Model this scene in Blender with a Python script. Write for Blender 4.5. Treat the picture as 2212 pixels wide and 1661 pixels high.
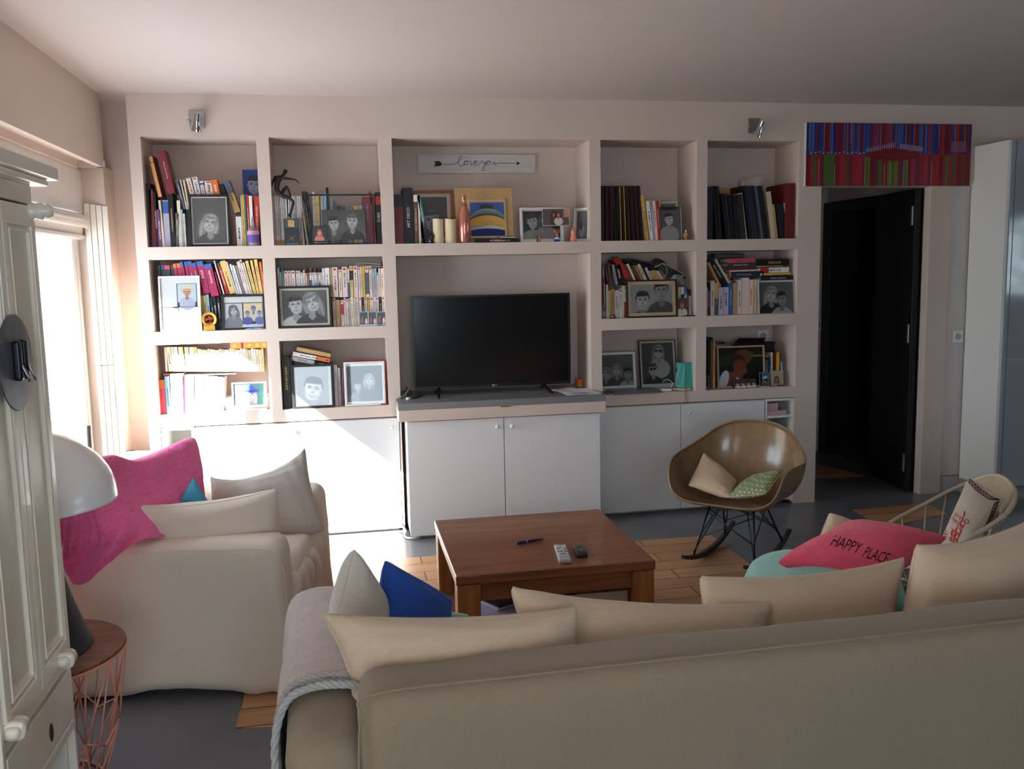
import bpy, math, random
import numpy as np
from mathutils import Vector, Matrix, noise
SC = bpy.context.scene
for o in list(bpy.data.objects): bpy.data.objects.remove(o)
COL = SC.collection
PI = math.pi
V = Vector
random.seed(7)

# ---------------------------------------------------------------- camera, sky, sun, exposure
FPX, YAW, PIT, ROL = 1951.86, 0.1847, 0.1246, -0.0197
CAM = V((1.0387, -5.3503, 1.5478))
cyw, syw = math.cos(YAW), math.sin(YAW)
FW = V((syw*math.cos(PIT), cyw*math.cos(PIT), -math.sin(PIT)))
RT0 = V((cyw, -syw, 0)); UP0 = RT0.cross(FW)
RT = RT0*math.cos(ROL) + UP0*math.sin(ROL); UP = -RT0*math.sin(ROL) + UP0*math.cos(ROL)
cam_data = bpy.data.cameras.new('camera'); cam = bpy.data.objects.new('camera', cam_data); COL.objects.link(cam)
cam_data.sensor_fit = 'HORIZONTAL'; cam_data.sensor_width = 36.0; cam_data.lens = FPX/2212*36.0
cam_data.clip_start = 0.05
M = Matrix((RT, UP, -FW)).transposed().to_4x4(); M.translation = CAM
cam.matrix_world = M
SC.camera = cam

def at(px, py, x=None, y=None, z=None):
    """the point of the plane x=, y= or z= seen at a pixel of the photograph"""
    d = FW + RT*((px-1106)/FPX) + UP*((830.5-py)/FPX)
    if x is not None: t = (x-CAM.x)/d.x
    elif y is not None: t = (y-CAM.y)/d.y
    else: t = (z-CAM.z)/d.z
    return CAM + d*t

world = bpy.data.worlds.new('sky'); SC.world = world; world.use_nodes = True
wn = world.node_tree.nodes; wl = world.node_tree.links
bg = wn['Background']; bg.inputs['Color'].default_value = (0.74, 0.87, 1.0, 1); bg.inputs['Strength'].default_value = 11.5
sun_d = bpy.data.lights.new('sun', 'SUN'); sun_d.energy = 72.0; sun_d.angle = math.radians(0.55); sun_d.color = (1.0, 0.95, 0.90)
sun = bpy.data.objects.new('sun', sun_d); COL.objects.link(sun); sun.location = (-6, -6, 6)
sun.rotation_euler = V((1.0, 1.0, -0.82)).to_track_quat('-Z', 'Y').to_euler()
def portal(name, loc, rot, sx, sy):
    d = bpy.data.lights.new(name, 'AREA'); d.shape = 'RECTANGLE'; d.size = sx; d.size_y = sy
    d.cycles.is_portal = True
    o = bpy.data.objects.new(name, d); COL.objects.link(o); o.location = loc; o.rotation_euler = rot
portal('portal_window_left', (-.46, -.92, 1.05), (0, math.radians(-90), 0), 2.1, 2.05)
portal('portal_added_window', (1.1, -7.35, 1.35), (math.radians(90), 0, 0), 1.7, 1.6)
portal('portal_window_right', (8.05, -3.4, 1.6), (0, math.radians(90), 0), 0.9, 1.3)
SC.view_settings.view_transform = 'Standard'; SC.view_settings.look = 'None'
SC.view_settings.gamma = 1.0; SC.view_settings.exposure = 0.0
SC.view_settings.use_curve_mapping = False
SC.cycles.max_bounces = 10; SC.cycles.diffuse_bounces = 6; SC.cycles.glossy_bounces = 4
SC.cycles.transmission_bounces = 6; SC.cycles.transparent_max_bounces = 12
SC.cycles.caustics_reflective = False; SC.cycles.caustics_refractive = False
SC.cycles.sample_clamp_indirect = 6.0
SC.cycles.use_denoising = True

# ---------------------------------------------------------------- materials
def lin(c):
    c = [v/255.0 for v in c[:3]]
    return tuple(v/12.92 if v <= .04045 else ((v+.055)/1.055)**2.4 for v in c)
MATS = {}
def mat(name, col, rough=.6, metal=0., spec=.5, bump=None, var=None, coat=0., trans=0., sheen=0., stretch=None, ior=1.45):
    """bump=(scale,strength[,detail]); var=(scale, colour2); stretch scales the texture space"""
    if name in MATS: return MATS[name]
    m = bpy.data.materials.new(name); m.use_nodes = True; MATS[name] = m
    nt = m.node_tree; n = nt.nodes; l = nt.links; b = n['Principled BSDF']
    c = (*lin(col), 1)
    b.inputs['Base Color'].default_value = c; b.inputs['Roughness'].default_value = rough
    b.inputs['Metallic'].default_value = metal; b.inputs['Specular IOR Level'].default_value = spec
    b.inputs['Coat Weight'].default_value = coat; b.inputs['Transmission Weight'].default_value = trans
    b.inputs['Sheen Weight'].default_value = sheen; b.inputs['IOR'].default_value = ior
    if bump or var:
        tc = n.new('ShaderNodeTexCoord'); mp = n.new('ShaderNodeMapping'); l.new(tc.outputs['Object'], mp.inputs['Vector'])
        if stretch: mp.inputs['Scale'].default_value = stretch
    if var:
        t = n.new('ShaderNodeTexNoise'); t.inputs['Scale'].default_value = var[0]; t.inputs['Detail'].default_value = 5
        l.new(mp.outputs[0], t.inputs['Vector'])
        mx = n.new('ShaderNodeMix'); mx.data_type = 'RGBA'; mx.inputs[6].default_value = c; mx.inputs[7].default_value = (*lin(var[1]), 1)
        rp = n.new('ShaderNodeValToRGB'); rp.color_ramp.elements[0].position = .38; rp.color_ramp.elements[1].position = .62
        l.new(t.outputs['Fac'], rp.inputs[0]); l.new(rp.outputs[0], mx.inputs[0]); l.new(mx.outputs[2], b.inputs['Base Color'])
    if bump:
        t2 = n.new('ShaderNodeTexNoise'); t2.inputs['Scale'].default_value = bump[0]; t2.inputs['Detail'].default_value = bump[2] if len(bump) > 2 else 4
        l.new(mp.outputs[0], t2.inputs['Vector'])
        bp = n.new('ShaderNodeBump'); bp.inputs['Strength'].default_value = bump[1]; bp.inputs['Distance'].default_value = .01
        l.new(t2.outputs['Fac'], bp.inputs['Height']); l.new(bp.outputs[0], b.inputs['Normal'])
    return m

def fabric(name, col, col2=None, weave=900, wr=.35, soft=22, rough=.95):
    """woven cloth: fine crossed threads, slubs and soft creases"""
    if name in MATS: return MATS[name]
    m = mat(name, col, rough=rough, spec=.15, sheen=.15)
    nt = m.node_tree; n = nt.nodes; l = nt.links; b = n['Principled BSDF']
    tc = n.new('ShaderNodeTexCoord')
    def ns(scale, st, det=3):
        mp = n.new('ShaderNodeMapping'); mp.inputs['Scale'].default_value = st; l.new(tc.outputs['Object'], mp.inputs['Vector'])
        t = n.new('ShaderNodeTexNoise'); t.inputs['Scale'].default_value = scale; t.inputs['Detail'].default_value = det
        l.new(mp.outputs[0], t.inputs['Vector']); return t.outputs['Fac']
    def add(a, c, op='ADD'):
        q = n.new('ShaderNodeMath'); q.operation = op
        for i, v in enumerate((a, c)):
            if isinstance(v, (int, float)): q.inputs[i].default_value = v
            else: l.new(v, q.inputs[i])
        return q.outputs[0]
    th = add(ns(weave*.5, (1, 1, .12)), ns(weave*.5, (.12, .12, 1)))
    cr = ns(soft, (1, 1, 1), 4)
    h = add(add(th, .12, 'MULTIPLY'), add(cr, wr*3, 'MULTIPLY'))
    bp = n.new('ShaderNodeBump'); bp.inputs['Strength'].default_value = .32; bp.inputs['Distance'].default_value = .005
    l.new(h, bp.inputs['Height']); l.new(bp.outputs[0], b.inputs['Normal'])
    mx = n.new('ShaderNodeMix'); mx.data_type = 'RGBA'
    mx.inputs[6].default_value = (*lin(col), 1); mx.inputs[7].default_value = (*lin(col2 or [v*.86 for v in col]), 1)
    f = add(add(th, -.72, 'ADD'), 1.6, 'MULTIPLY')
    mr = n.new('ShaderNodeClamp'); l.new(f, mr.inputs[0]); l.new(mr.outputs[0], mx.inputs[0]); l.new(mx.outputs[2], b.inputs['Base Color'])
    return m

def wood(name, c1, c2, axis='x', scale=1., rough=.4, ring=3.0, coat=0.):
    if name in MATS: return MATS[name]
    m = mat(name, c1, rough=rough, coat=coat)
    nt = m.node_tree; n = nt.nodes; l = nt.links; b = n['Principled BSDF']
    tc = n.new('ShaderNodeTexCoord'); mp = n.new('ShaderNodeMapping'); l.new(tc.outputs['Object'], mp.inputs['Vector'])
    s = [14*scale]*3; s['xyz'.index(axis)] = .9*scale; mp.inputs['Scale'].default_value = s
    t = n.new('ShaderNodeTexNoise'); t.inputs['Scale'].default_value = ring; t.inputs['Detail'].default_value = 8; t.inputs['Distortion'].default_value = .8
    l.new(mp.outputs[0], t.inputs['Vector'])
    rp = n.new('ShaderNodeValToRGB'); e = rp.color_ramp.elements
    e[0].position = .32; e[0].color = (*lin(c2), 1); e[1].position = .68; e[1].color = (*lin(c1), 1)
    l.new(t.outputs['Fac'], rp.inputs[0]); l.new(rp.outputs[0], b.inputs['Base Color'])
    bp = n.new('ShaderNodeBump'); bp.inputs['Strength'].default_value = .15; bp.inputs['Distance'].default_value = .003
    l.new(t.outputs['Fac'], bp.inputs['Height']); l.new(bp.outputs[0], b.inputs['Normal'])
    return m

def print_material():
    """printed paper: the ink colours are stored on the sheet's vertices"""
    m = mat('printed_paper', (255, 255, 255), rough=.32, spec=.4)
    n = m.node_tree.nodes; l = m.node_tree.links
    a = n.new('ShaderNodeAttribute'); a.attribute_name = 'ink'; l.new(a.outputs['Color'], n['Principled BSDF'].inputs['Base Color'])
    return m
def book_material():
    """book cover; base colour, coloured bands, emblem and printed title marks come from the object's own properties"""
    m = mat('book_cover', (255, 255, 255), rough=.42, spec=.4)
    n = m.node_tree.nodes; l = m.node_tree.links; b = n['Principled BSDF']
    def attr(nm):
        a = n.new('ShaderNodeAttribute'); a.attribute_type = 'OBJECT'; a.attribute_name = nm; return a
    def mth(op, a, c=None):
        q = n.new('ShaderNodeMath'); q.operation = op
        for i, v in enumerate((a, c)):
            if v is None: continue
            if isinstance(v, (int, float)): q.inputs[i].default_value = v
            else: l.new(v, q.inputs[i])
        return q.outputs[0]
    tc = n.new('ShaderNodeTexCoord'); sp = n.new('ShaderNodeSeparateXYZ'); l.new(tc.outputs['Generated'], sp.inputs[0])
    gx, gz = sp.outputs[0], sp.outputs[2]
    bd = attr('bands'); bs = n.new('ShaderNodeSeparateXYZ'); l.new(bd.outputs['Vector'], bs.inputs[0])
    band = mth('MULTIPLY', mth('GREATER_THAN', gz, bs.outputs[0]), mth('LESS_THAN', gz, bs.outputs[1]))
    mark = bs.outputs[2]
    ax = mth('ABSOLUTE', mth('SUBTRACT', gx, .5))
    mp = n.new('ShaderNodeMapping'); mp.inputs['Scale'].default_value = (30, 0, 400); l.new(tc.outputs['Object'], mp.inputs['Vector'])
    wv = n.new('ShaderNodeTexNoise'); wv.inputs['Scale'].default_value = 1.0; wv.inputs['Detail'].default_value = 2; l.new(mp.outputs[0], wv.inputs['Vector'])
    oi = n.new('ShaderNodeObjectInfo')
    z0 = mth('MULTIPLY', oi.outputs['Random'], .18)
    ink = mth('MULTIPLY', mth('LESS_THAN', ax, .16), mth('GREATER_THAN', wv.outputs['Fac'], .47))
    ink = mth('MULTIPLY', ink, mth('MULTIPLY', mth('GREATER_THAN', gz, mth('ADD', z0, .18)), mth('LESS_THAN', gz, mth('ADD', z0, .66))))
    ink = mth('MULTIPLY', ink, mark)
    em = attr('emblem')
    dd = mth('ADD', mth('POWER', mth('MULTIPLY', ax, 1.0), 2.0), mth('POWER', mth('MULTIPLY', mth('SUBTRACT', gz, .93), 9.0), 2.0))
    dot = mth('MULTIPLY', mth('LESS_THAN', dd, .09), em.outputs['Alpha'])
    def mix(f, a, c):
        q = n.new('ShaderNodeMix'); q.data_type = 'RGBA'; l.new(f, q.inputs[0]); l.new(a, q.inputs[6]); l.new(c, q.inputs[7]); return q.outputs[2]
    c = mix(band, oi.outputs['Color'], attr('band').outputs['Color'])
    c = mix(ink, c, attr('ink_colour').outputs['Color'])
    c = mix(dot, c, em.outputs['Color'])
    l.new(c, b.inputs['Base Color'])
    return m
M_PRINT = print_material(); M_BOOK = book_material()
M_PAGES = mat('book_pages', (206, 190, 162), rough=.9, var=(300, (205, 190, 160)), stretch=(8, .3, .3))
M_WALL = mat('wall_plaster', (212, 195, 184), rough=.75, spec=.25, bump=(60, .06), var=(1.2, (209, 191, 180)))
M_CEIL = mat('ceiling_plaster', (200, 187, 181), rough=.8, spec=.2, bump=(45, .05))
M_CAB = mat('white_lacquer', (226, 226, 228), rough=.34, spec=.5)
M_WHITE = mat('white_paint', (232, 229, 224), rough=.45)
M_CREAM = mat('cream_paint', (238, 230, 214), rough=.24, coat=.2, bump=(9, .12), var=(5, (230, 221, 203)))
M_BLACK = mat('black_lacquer', (24, 24, 26), rough=.35)
M_BLKW = mat('black_wood', (22, 21, 22), rough=.5, bump=(60, .2), stretch=(1, 1, .1))
M_STEEL = mat('brushed_steel', (170, 168, 165), rough=.35, metal=1.0)
M_CHROME = mat('chrome', (220, 220, 222), rough=.12, metal=1.0)
M_GLASS = None
def pane_material(name, tint, gloss=.07):
    m = bpy.data.materials.new(name); m.use_nodes = True; n = m.node_tree.nodes; l = m.node_tree.links
    n.remove(n['Principled BSDF']); out = n['Material Output']
    t = n.new('ShaderNodeBsdfTransparent'); t.inputs[0].default_value = (*lin(tint), 1)
    g = n.new('ShaderNodeBsdfGlossy'); g.inputs['Roughness'].default_value = .02
    lw = n.new('ShaderNodeLayerWeight'); lw.inputs['Blend'].default_value = .5
    p = n.new('ShaderNodeMath'); p.operation = 'POWER'; l.new(lw.outputs['Facing'], p.inputs[0]); p.inputs[1].default_value = 5.0
    q = n.new('ShaderNodeMath'); q.operation = 'MULTIPLY_ADD'; l.new(p.outputs[0], q.inputs[0]); q.inputs[1].default_value = .30; q.inputs[2].default_value = .03
    mx = n.new('ShaderNodeMixShader'); l.new(q.outputs[0], mx.inputs[0]); l.new(t.outputs[0], mx.inputs[1]); l.new(g.outputs[0], mx.inputs[2]); l.new(mx.outputs[0], out.inputs[0])
    MATS[name] = m; return m
M_PANE = pane_material('window_glass', (250, 252, 252))
M_GLASS = pane_material('picture_glass', (252, 253, 253))
M_BOTTLE = pane_material('bottle_glass', (226, 222, 224))

# ---------------------------------------------------------------- mesh building
MW = {}
class MB:
    def __init__(s): s.v = []; s.f = []; s.ink = None
    def add(s, vs, fs):
        k = len(s.v); s.v += [V(p) for p in vs]; s.f += [tuple(k+i for i in f) for f in fs]; return s
    def box(s, x0, x1, y0, y1, z0, z1):
        return s.add([(x0,y0,z0),(x1,y0,z0),(x1,y1,z0),(x0,y1,z0),(x0,y0,z1),(x1,y0,z1),(x1,y1,z1),(x0,y1,z1)],
                     [(3,2,1,0),(4,5,6,7),(0,1,5,4),(1,2,6,5),(2,3,7,6),(3,0,4,7)])
    def obox(s, m, sx, sy, sz, c=(.5,.5,.5)):
        """box of size sx,sy,sz placed by matrix m; c = where the matrix origin lies in it (0..1)"""
        P = [m @ V(((i-c[0])*sx, (j-c[1])*sy, (k-c[2])*sz)) for k in (0,1) for i, j in ((0,0),(1,0),(1,1),(0,1))]
        return s.add(P, [(3,2,1,0),(4,5,6,7),(0,1,5,4),(1,2,6,5),(2,3,7,6),(3,0,4,7)])
    def frame(s, m, w, h, t, bw, bot=None, top=None):
        """a rectangular frame in the xz plane of m (origin bottom centre, front at -y), as mitred bars"""
        bot = bw if bot is None else bot; top = bw if top is None else top
        o = [(-w/2,0),(w/2,0),(w/2,h),(-w/2,h)]; i = [(-w/2+bw,bot),(w/2-bw,bot),(w/2-bw,h-top),(-w/2+bw,h-top)]
        P = []
        for y in (-t/2, t/2):
            P += [m @ V((x, y, z)) for x, z in o] + [m @ V((x, y, z)) for x, z in i]
        F = []
        for k in range(4):
            j = (k+1) % 4
            F += [(k, j, 4+j, 4+k), (8+j, 8+k, 12+k, 12+j), (k, 8+k, 8+j, j), (4+k, 4+j, 12+j, 12+k)]
        return s.add(P, F)
    def tube(s, path, r, n=8, closed=False, cap=True):
        path = [V(p) for p in path]; N = len(path); rs = r if isinstance(r, (list, tuple)) else [r]*N
        T = []
        for i in range(N):
            a = path[(i-1) % N] if (closed or i > 0) else path[i]; b = path[(i+1) % N] if (closed or i < N-1) else path[i]
            t = (b-a); T.append(t.normalized() if t.length > 1e-9 else V((0,0,1)))
        u = T[0].orthogonal().normalized(); k = len(s.v)
        for i in range(N):
            u = (u - T[i]*u.dot(T[i])); u = u.normalized() if u.length > 1e-6 else T[i].orthogonal().normalized()
            w = T[i].cross(u)
            for j in range(n):
                a = 2*PI*j/n; s.v.append(path[i] + (u*math.cos(a)+w*math.sin(a))*rs[i])
        for i in range(N if closed else N-1):
            i2 = (i+1) % N
            for j in range(n): s.f.append((k+i*n+j, k+i*n+(j+1)%n, k+i2*n+(j+1)%n, k+i2*n+j))
        if cap and not closed:
            s.f.append(tuple(k+j for j in reversed(range(n)))); s.f.append(tuple(k+(N-1)*n+j for j in range(n)))
        return s
    def lathe(s, prof, c=(0,0,0), n=32, m=None):
        """prof: (r,z) list turned round the z axis at c"""
        k = len(s.v); c = V(c)
        for r, z in prof:
            for j in range(n):
                a = 2*PI*j/n; p = V((r*math.cos(a), r*math.sin(a), z)); s.v.append((m @ p) if m else p + c)
        for i in range(len(prof)-1):
            for j in range(n): s.f.append((k+i*n+j, k+i*n+(j+1)%n, k+(i+1)*n+(j+1)%n, k+(i+1)*n+j))
        if prof[0][0] > 1e-6: s.f.append(tuple(k+j for j in reversed(range(n))))
        if prof[-1][0] > 1e-6: s.f.append(tuple(k+(len(prof)-1)*n+j for j in range(n)))
        return s
    def grid(s, fn, nu, nv, flip=False, closed_u=False):
        k = len(s.v)
        for j in range(nv+1):
            for i in range(nu+1 if not closed_u else nu): s.v.append(V(fn(i/nu, j/nv)))
        w = nu+1 if not closed_u else nu
        for j in range(nv):
            for i in range(nu):
                i2 = (i+1) % w if closed_u else i+1
                q = (k+j*w+i, k+j*w+i2, k+(j+1)*w+i2, k+(j+1)*w+i); s.f.append(q[::-1] if flip else q)
        return s
    def rbox(s, x0, x1, y0, y1, z0, z1, r=.03, step=.05, disp=None, m=None):
        """soft rounded box; disp(p, n) may push the surface"""
        c = V(((x0+x1)/2, (y0+y1)/2, (z0+z1)/2)); h = V(((x1-x0)/2, (y1-y0)/2, (z1-z0)/2))
        r = min(r, *h); inn = h - V((r, r, r))
        def cut(L):
            inner = max(1, int(round(2*(L-r)/step))); a = [-L, -L+r*.12, -L+r*.35, -L+r*.65]
            a += [-(L-r)+2*(L-r)*i/inner for i in range(inner+1)] if L-r > 1e-6 else [0.]
            a += [L-r*.65, L-r*.35, L-r*.12, L]; return sorted(set(round(q, 6) for q in a))
        ax = [cut(h[i]) for i in range(3)]; idx = {}
        def vert(p):
            key = tuple(round(q, 5) for q in p)
            if key in idx: return idx[key]
            p = V(p); q = V([max(-inn[i], min(inn[i], p[i])) for i in range(3)]); d = p-q
            nrm = d.normalized() if d.length > 1e-9 else V((0, 0, 1)); pt = q + nrm*r + c
            if disp: pt = pt + disp(pt, nrm)
            if m: pt = m @ pt
            s.v.append(pt); idx[key] = len(s.v)-1; return idx[key]
        for a in range(3):
            b, d = (a+1) % 3, (a+2) % 3
            for sg in (-1, 1):
                for i in range(len(ax[b])-1):
                    for j in range(len(ax[d])-1):
                        q = []
                        for bi, dj in ((i, j), (i+1, j), (i+1, j+1), (i, j+1)):
                            p = [0, 0, 0]; p[a] = sg*h[a]; p[b] = ax[b][bi]; p[d] = ax[d][dj]; q.append(vert(p))
                        s.f.append(tuple(q) if sg > 0 else tuple(reversed(q)))
        return s
    def build(s, name, m, parent=None, smooth=False, bevel=0., origin=None, local=False, color=None, autosm=False):
        if parent is not None:
            W = MW[parent.name]
            vs = s.v if local else [W.inverted() @ p for p in s.v]
        else:
            W = Matrix.Translation(V(origin)) if origin is not None else Matrix.Identity(4)
            vs = s.v if local else [W.inverted() @ p for p in s.v]
        me = bpy.data.meshes.new(name); me.from_pydata([tuple(p) for p in vs], [], s.f); me.update()
        if smooth: me.shade_smooth()
        me.materials.append(m); o = bpy.data.objects.new(name, me); COL.objects.link(o)
        if parent is not None: o.parent = parent; MW[o.name] = W
        else: o.matrix_world = W; MW[o.name] = W
        if bevel:
            b = o.modifiers.new('bevel', 'BEVEL'); b.width = bevel; b.segments = 2; b.limit_method = 'ANGLE'; b.angle_limit = math.radians(40)
        if autosm:
            me.shade_smooth(); e = o.modifiers.new('split', 'EDGE_SPLIT'); e.split_angle = math.radians(38)
        if color is not None: o.color = (*lin(color), 1)
        return o
    def sub(s, name, m, part, **kw):
        """sub-part: a mesh under a part, sharing the thing's frame"""
        MW[part.name] = MW.get(part.name, MW[part.parent.name] if part.parent else Matrix.Identity(4))
        return s.build(name, m, part, **kw)

def thing(name, label, cat, loc=(0,0,0), rotz=0., group=None):
    o = bpy.data.objects.new(name, None); COL.objects.link(o); o.empty_display_size = .05
    W = Matrix.Translation(V(loc)) @ Matrix.Rotation(rotz, 4, 'Z')
    o.location = loc; o.rotation_euler = (0, 0, rotz); MW[o.name] = W
    return tag(o, label, cat, group)
def tag(o, label, cat, group=None):
    o['label'] = label; o['category'] = cat
    if group: o['group'] = group
    return o
def struct(o): o['kind'] = 'structure'; return o
def nz(p, s=1., o=0.): return noise.noise(V((p[0]*s+o, p[1]*s+o*1.7, p[2]*s-o)))
def lerp(a, b, t): return a + (b-a)*t
def catmull(P, t):
    n = len(P)-1; x = min(max(t, 0), 1)*n; i = min(int(x), n-1); f = x-i
    p0 = P[max(i-1, 0)]; p1 = P[i]; p2 = P[i+1]; p3 = P[min(i+2, n)]
    return .5*((2*p1) + (p2-p0)*f + (2*p0-5*p1+4*p2-p3)*f*f + (3*p1-3*p2+p3-p0)*f*f*f)
def smooth_path(P, n, closed=False):
    P = [V(p) for p in P]
    if closed:
        Q = [P[-1]] + P + [P[0], P[1]]; out = []
        for k in range(n):
            x = k/n*len(P); i = int(x); f = x-i; p0, p1, p2, p3 = Q[i], Q[i+1], Q[i+2], Q[(i+3) if i+3 < len(Q) else -1]
            out.append(.5*((2*p1)+(p2-p0)*f+(2*p0-5*p1+4*p2-p3)*f*f+(3*p1-3*p2+p3-p0)*f*f*f))
        return out
    return [catmull(P, i/(n-1)) for i in range(n)]
def sheet(rows, nu, nv, thick=.004, wob=None):
    """a cloth laid through rows of control points"""
    rows = [[V(p) for p in r] for r in rows]; mb = MB(); pts = []
    for j in range(nv+1):
        line = []
        for i in range(nu+1):
            col = [catmull(r, i/nu) for r in rows]; p = catmull(col, j/nv)
            if wob: p = p + wob(i/nu, j/nv, p)
            line.append(p)
        pts.append(line)
    def nrm(i, j):
        a = pts[j][min(i+1, nu)]-pts[j][max(i-1, 0)]; b = pts[min(j+1, nv)][i]-pts[max(j-1, 0)][i]; c = a.cross(b)
        return c.normalized() if c.length > 1e-9 else V((0, 0, 1))
    W = nu+1; k = W*(nv+1)
    for sg in (0, 1):
        for j in range(nv+1):
            for i in range(W): mb.v.append(pts[j][i] + nrm(i, j)*(thick*sg))
    for j in range(nv):
        for i in range(nu):
            a = j*W+i; mb.f.append((a, a+W, a+W+1, a+1)); mb.f.append((k+a, k+a+1, k+a+W+1, k+a+W))
    for i in range(nu):
        mb.f.append((i, i+1, k+i+1, k+i)); a = nv*W+i; mb.f.append((a+1, a, k+a, k+a+1))
    for j in range(nv):
        a = j*W; mb.f.append((a+W, a, k+a, k+a+W)); a = j*W+nu; mb.f.append((a, a+W, k+a+W, k+a))
    return mb
def pillow(c, t, sag=(.06,.04,.03,.04), n=34, seed=0., wr=.006, power=.43, fold=None, rnd=.05):
    """stuffed cushion through four corners (top-left, top-right, bottom-right, bottom-left seen from its face)"""
    TL, TR, BR, BL = [V(p) for p in c]; mb = MB()
    w = ((TR-TL).length+(BR-BL).length)/2; h = ((TL-BL).length+(TR-BR).length)/2
    ex = ((TR-TL)+(BR-BL)).normalized(); ez = ((TL-BL)+(TR-BR)).normalized(); nn = ex.cross(ez).normalized(); ctr = (TL+TR+BR+BL)/4
    def mid(u, v):
        p = lerp(lerp(BL, BR, u), lerp(TL, TR, u), v)
        bu = (4*u*(1-u))**.8; bv = (4*v*(1-v))**.8
        cr = (abs(2*u-1)**9)*(abs(2*v-1)**9)*rnd
        p = p + (ctr-p)*cr
        return p - ez*h*sag[0]*bu*v*v - ex*w*sag[1]*bv*u*u + ez*h*sag[2]*bu*(1-v)**2 + ex*w*sag[3]*bv*(1-u)**2
    for sg in (1, -1):
        k = len(mb.v)
        for j in range(n+1):
            for i in range(n+1):
                # closer spacing towards the seam
                u = .5-.5*math.cos(PI*i/n); v = .5-.5*math.cos(PI*j/n); p = mid(u, v)
                a = max(0, 4*u*(1-u)); b = max(0, 4*v*(1-v)); T = t/2*(a*b)**power*(1.0)
                e = (a*b)**.3
                q = nz(p*7, 1, seed+sg)*wr*1.6*e + nz(V((u*3, v*14, seed)), 1, 0)*wr*(1-b)*e*1.5 + nz(V((u*14, v*3, seed+9)), 1, 0)*wr*(1-a)*e*1.5
                if fold: q += fold(u, v, sg)
                mb.v.append(p + nn*(sg*T+q))
        for j in range(n):
            for i in range(n):
                a0 = k+j*(n+1)+i; f = (a0, a0+1, a0+n+2, a0+n+1); mb.f.append(f if sg < 0 else f[::-1])
    loop = [mid(i/30, 0) for i in range(30)] + [mid(1, i/20) for i in range(20)] + [mid(1-i/30, 1) for i in range(30)] + [mid(0, 1-i/20) for i in range(20)]
    mb.seam = loop
    return mb
def cushion(name, label, c, t, m, sm=None, group=None, seam=.0022, **kw):
    mb = pillow(c, t, **kw); o0 = (V(c[2])+V(c[3]))/2
    th = thing(name, label, 'cushion', o0, 0, group)
    o = mb.build('cushion_cover', m, th, smooth=True)
    if seam: MB().tube(mb.seam, seam, 6, closed=True).build('piping_seam', sm or m, th, smooth=True)
    return th, o

# ---------------------------------------------------------------- printed pictures
def painted(mt, w, h, shapes, bgc, res=.0018, name='photograph', parent=None, mb_off=0., grad=None, mono=False, cap=190):
    """a printed sheet in the xz plane of mt (origin bottom centre, facing -y); shapes in 0..1 across and 0..1*h/w up"""
    nx = max(8, min(cap, int(w/res))); ny = max(8, min(cap, int(h/res)))
    A = h/w; X, Z = np.meshgrid(np.linspace(0, 1, nx+1), np.linspace(0, A, ny+1))
    C = np.zeros((ny+1, nx+1, 3)); c0 = np.array(bgc, float)/255
    C[:] = c0
    if grad is not None:
        g = np.array(grad, float)/255; C += (g-c0)*(Z/A)[..., None]
    for sh in shapes:
        k = sh[0]; col = np.array(sh[-2], float)/255; soft = sh[-1]
        if k == 'e':
            _, cx, cz, rx, rz, a = sh[:6]; ca, sa = math.cos(a), math.sin(a); dx, dz = X-cx, Z-cz
            d = np.sqrt(((dx*ca+dz*sa)/rx)**2 + ((-dx*sa+dz*ca)/rz)**2); al = np.clip((1-d)/max(soft, 1e-3)+.5, 0, 1)
        elif k == 'r':
            _, x0, x1, z0, z1 = sh[:5]; s_ = max(soft, 1e-3)
            al = np.clip((X-x0)/s_+.5, 0, 1)*np.clip((x1-X)/s_+.5, 0, 1)*np.clip((Z-z0)/s_+.5, 0, 1)*np.clip((z1-Z)/s_+.5, 0, 1)
        elif k == 'n':   # mottled tone
            _, sc, amt = sh[:3]; rs = np.random.RandomState(int(sc*97) % 1000); q = rs.rand(int(sc)+3, int(sc)+3)
            xi = X*sc; zi = Z/A*sc; i0 = xi.astype(int); j0 = zi.astype(int); fx, fz = xi-i0, zi-j0
            al = ((q[j0, i0]*(1-fx)+q[j0, i0+1]*fx)*(1-fz) + (q[j0+1, i0]*(1-fx)+q[j0+1, i0+1]*fx)*fz)*amt
        C = C*(1-al[..., None]) + col*al[..., None]
    if mono:
        L = C @ np.array([.3, .59, .11]); C = np.stack([L*1.0, L*.975, L*.97], -1)
    C = np.clip(C, 0, 1); C = np.where(C <= .04045, C/12.92, ((C+.055)/1.055)**2.4)
    mb = MB(); xs = np.linspace(-w/2, w/2, nx+1); zs = np.linspace(0, h, ny+1)
    mb.v = [mt @ V((x, -mb_off, z)) for z in zs for x in xs]; W = nx+1
    mb.f = [(j*W+i, j*W+i+1, (j+1)*W+i+1, (j+1)*W+i) for j in range(ny) for i in range(nx)]
    o = mb.build(name, M_PRINT, parent)
    at_ = o.data.color_attributes.new('ink', 'FLOAT_COLOR', 'POINT')
    buf = np.ones((C.shape[0]*C.shape[1], 4), dtype=np.float32); buf[:, :3] = C.reshape(-1, 3); at_.data.foreach_set('color', buf.ravel())
    return o
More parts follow.
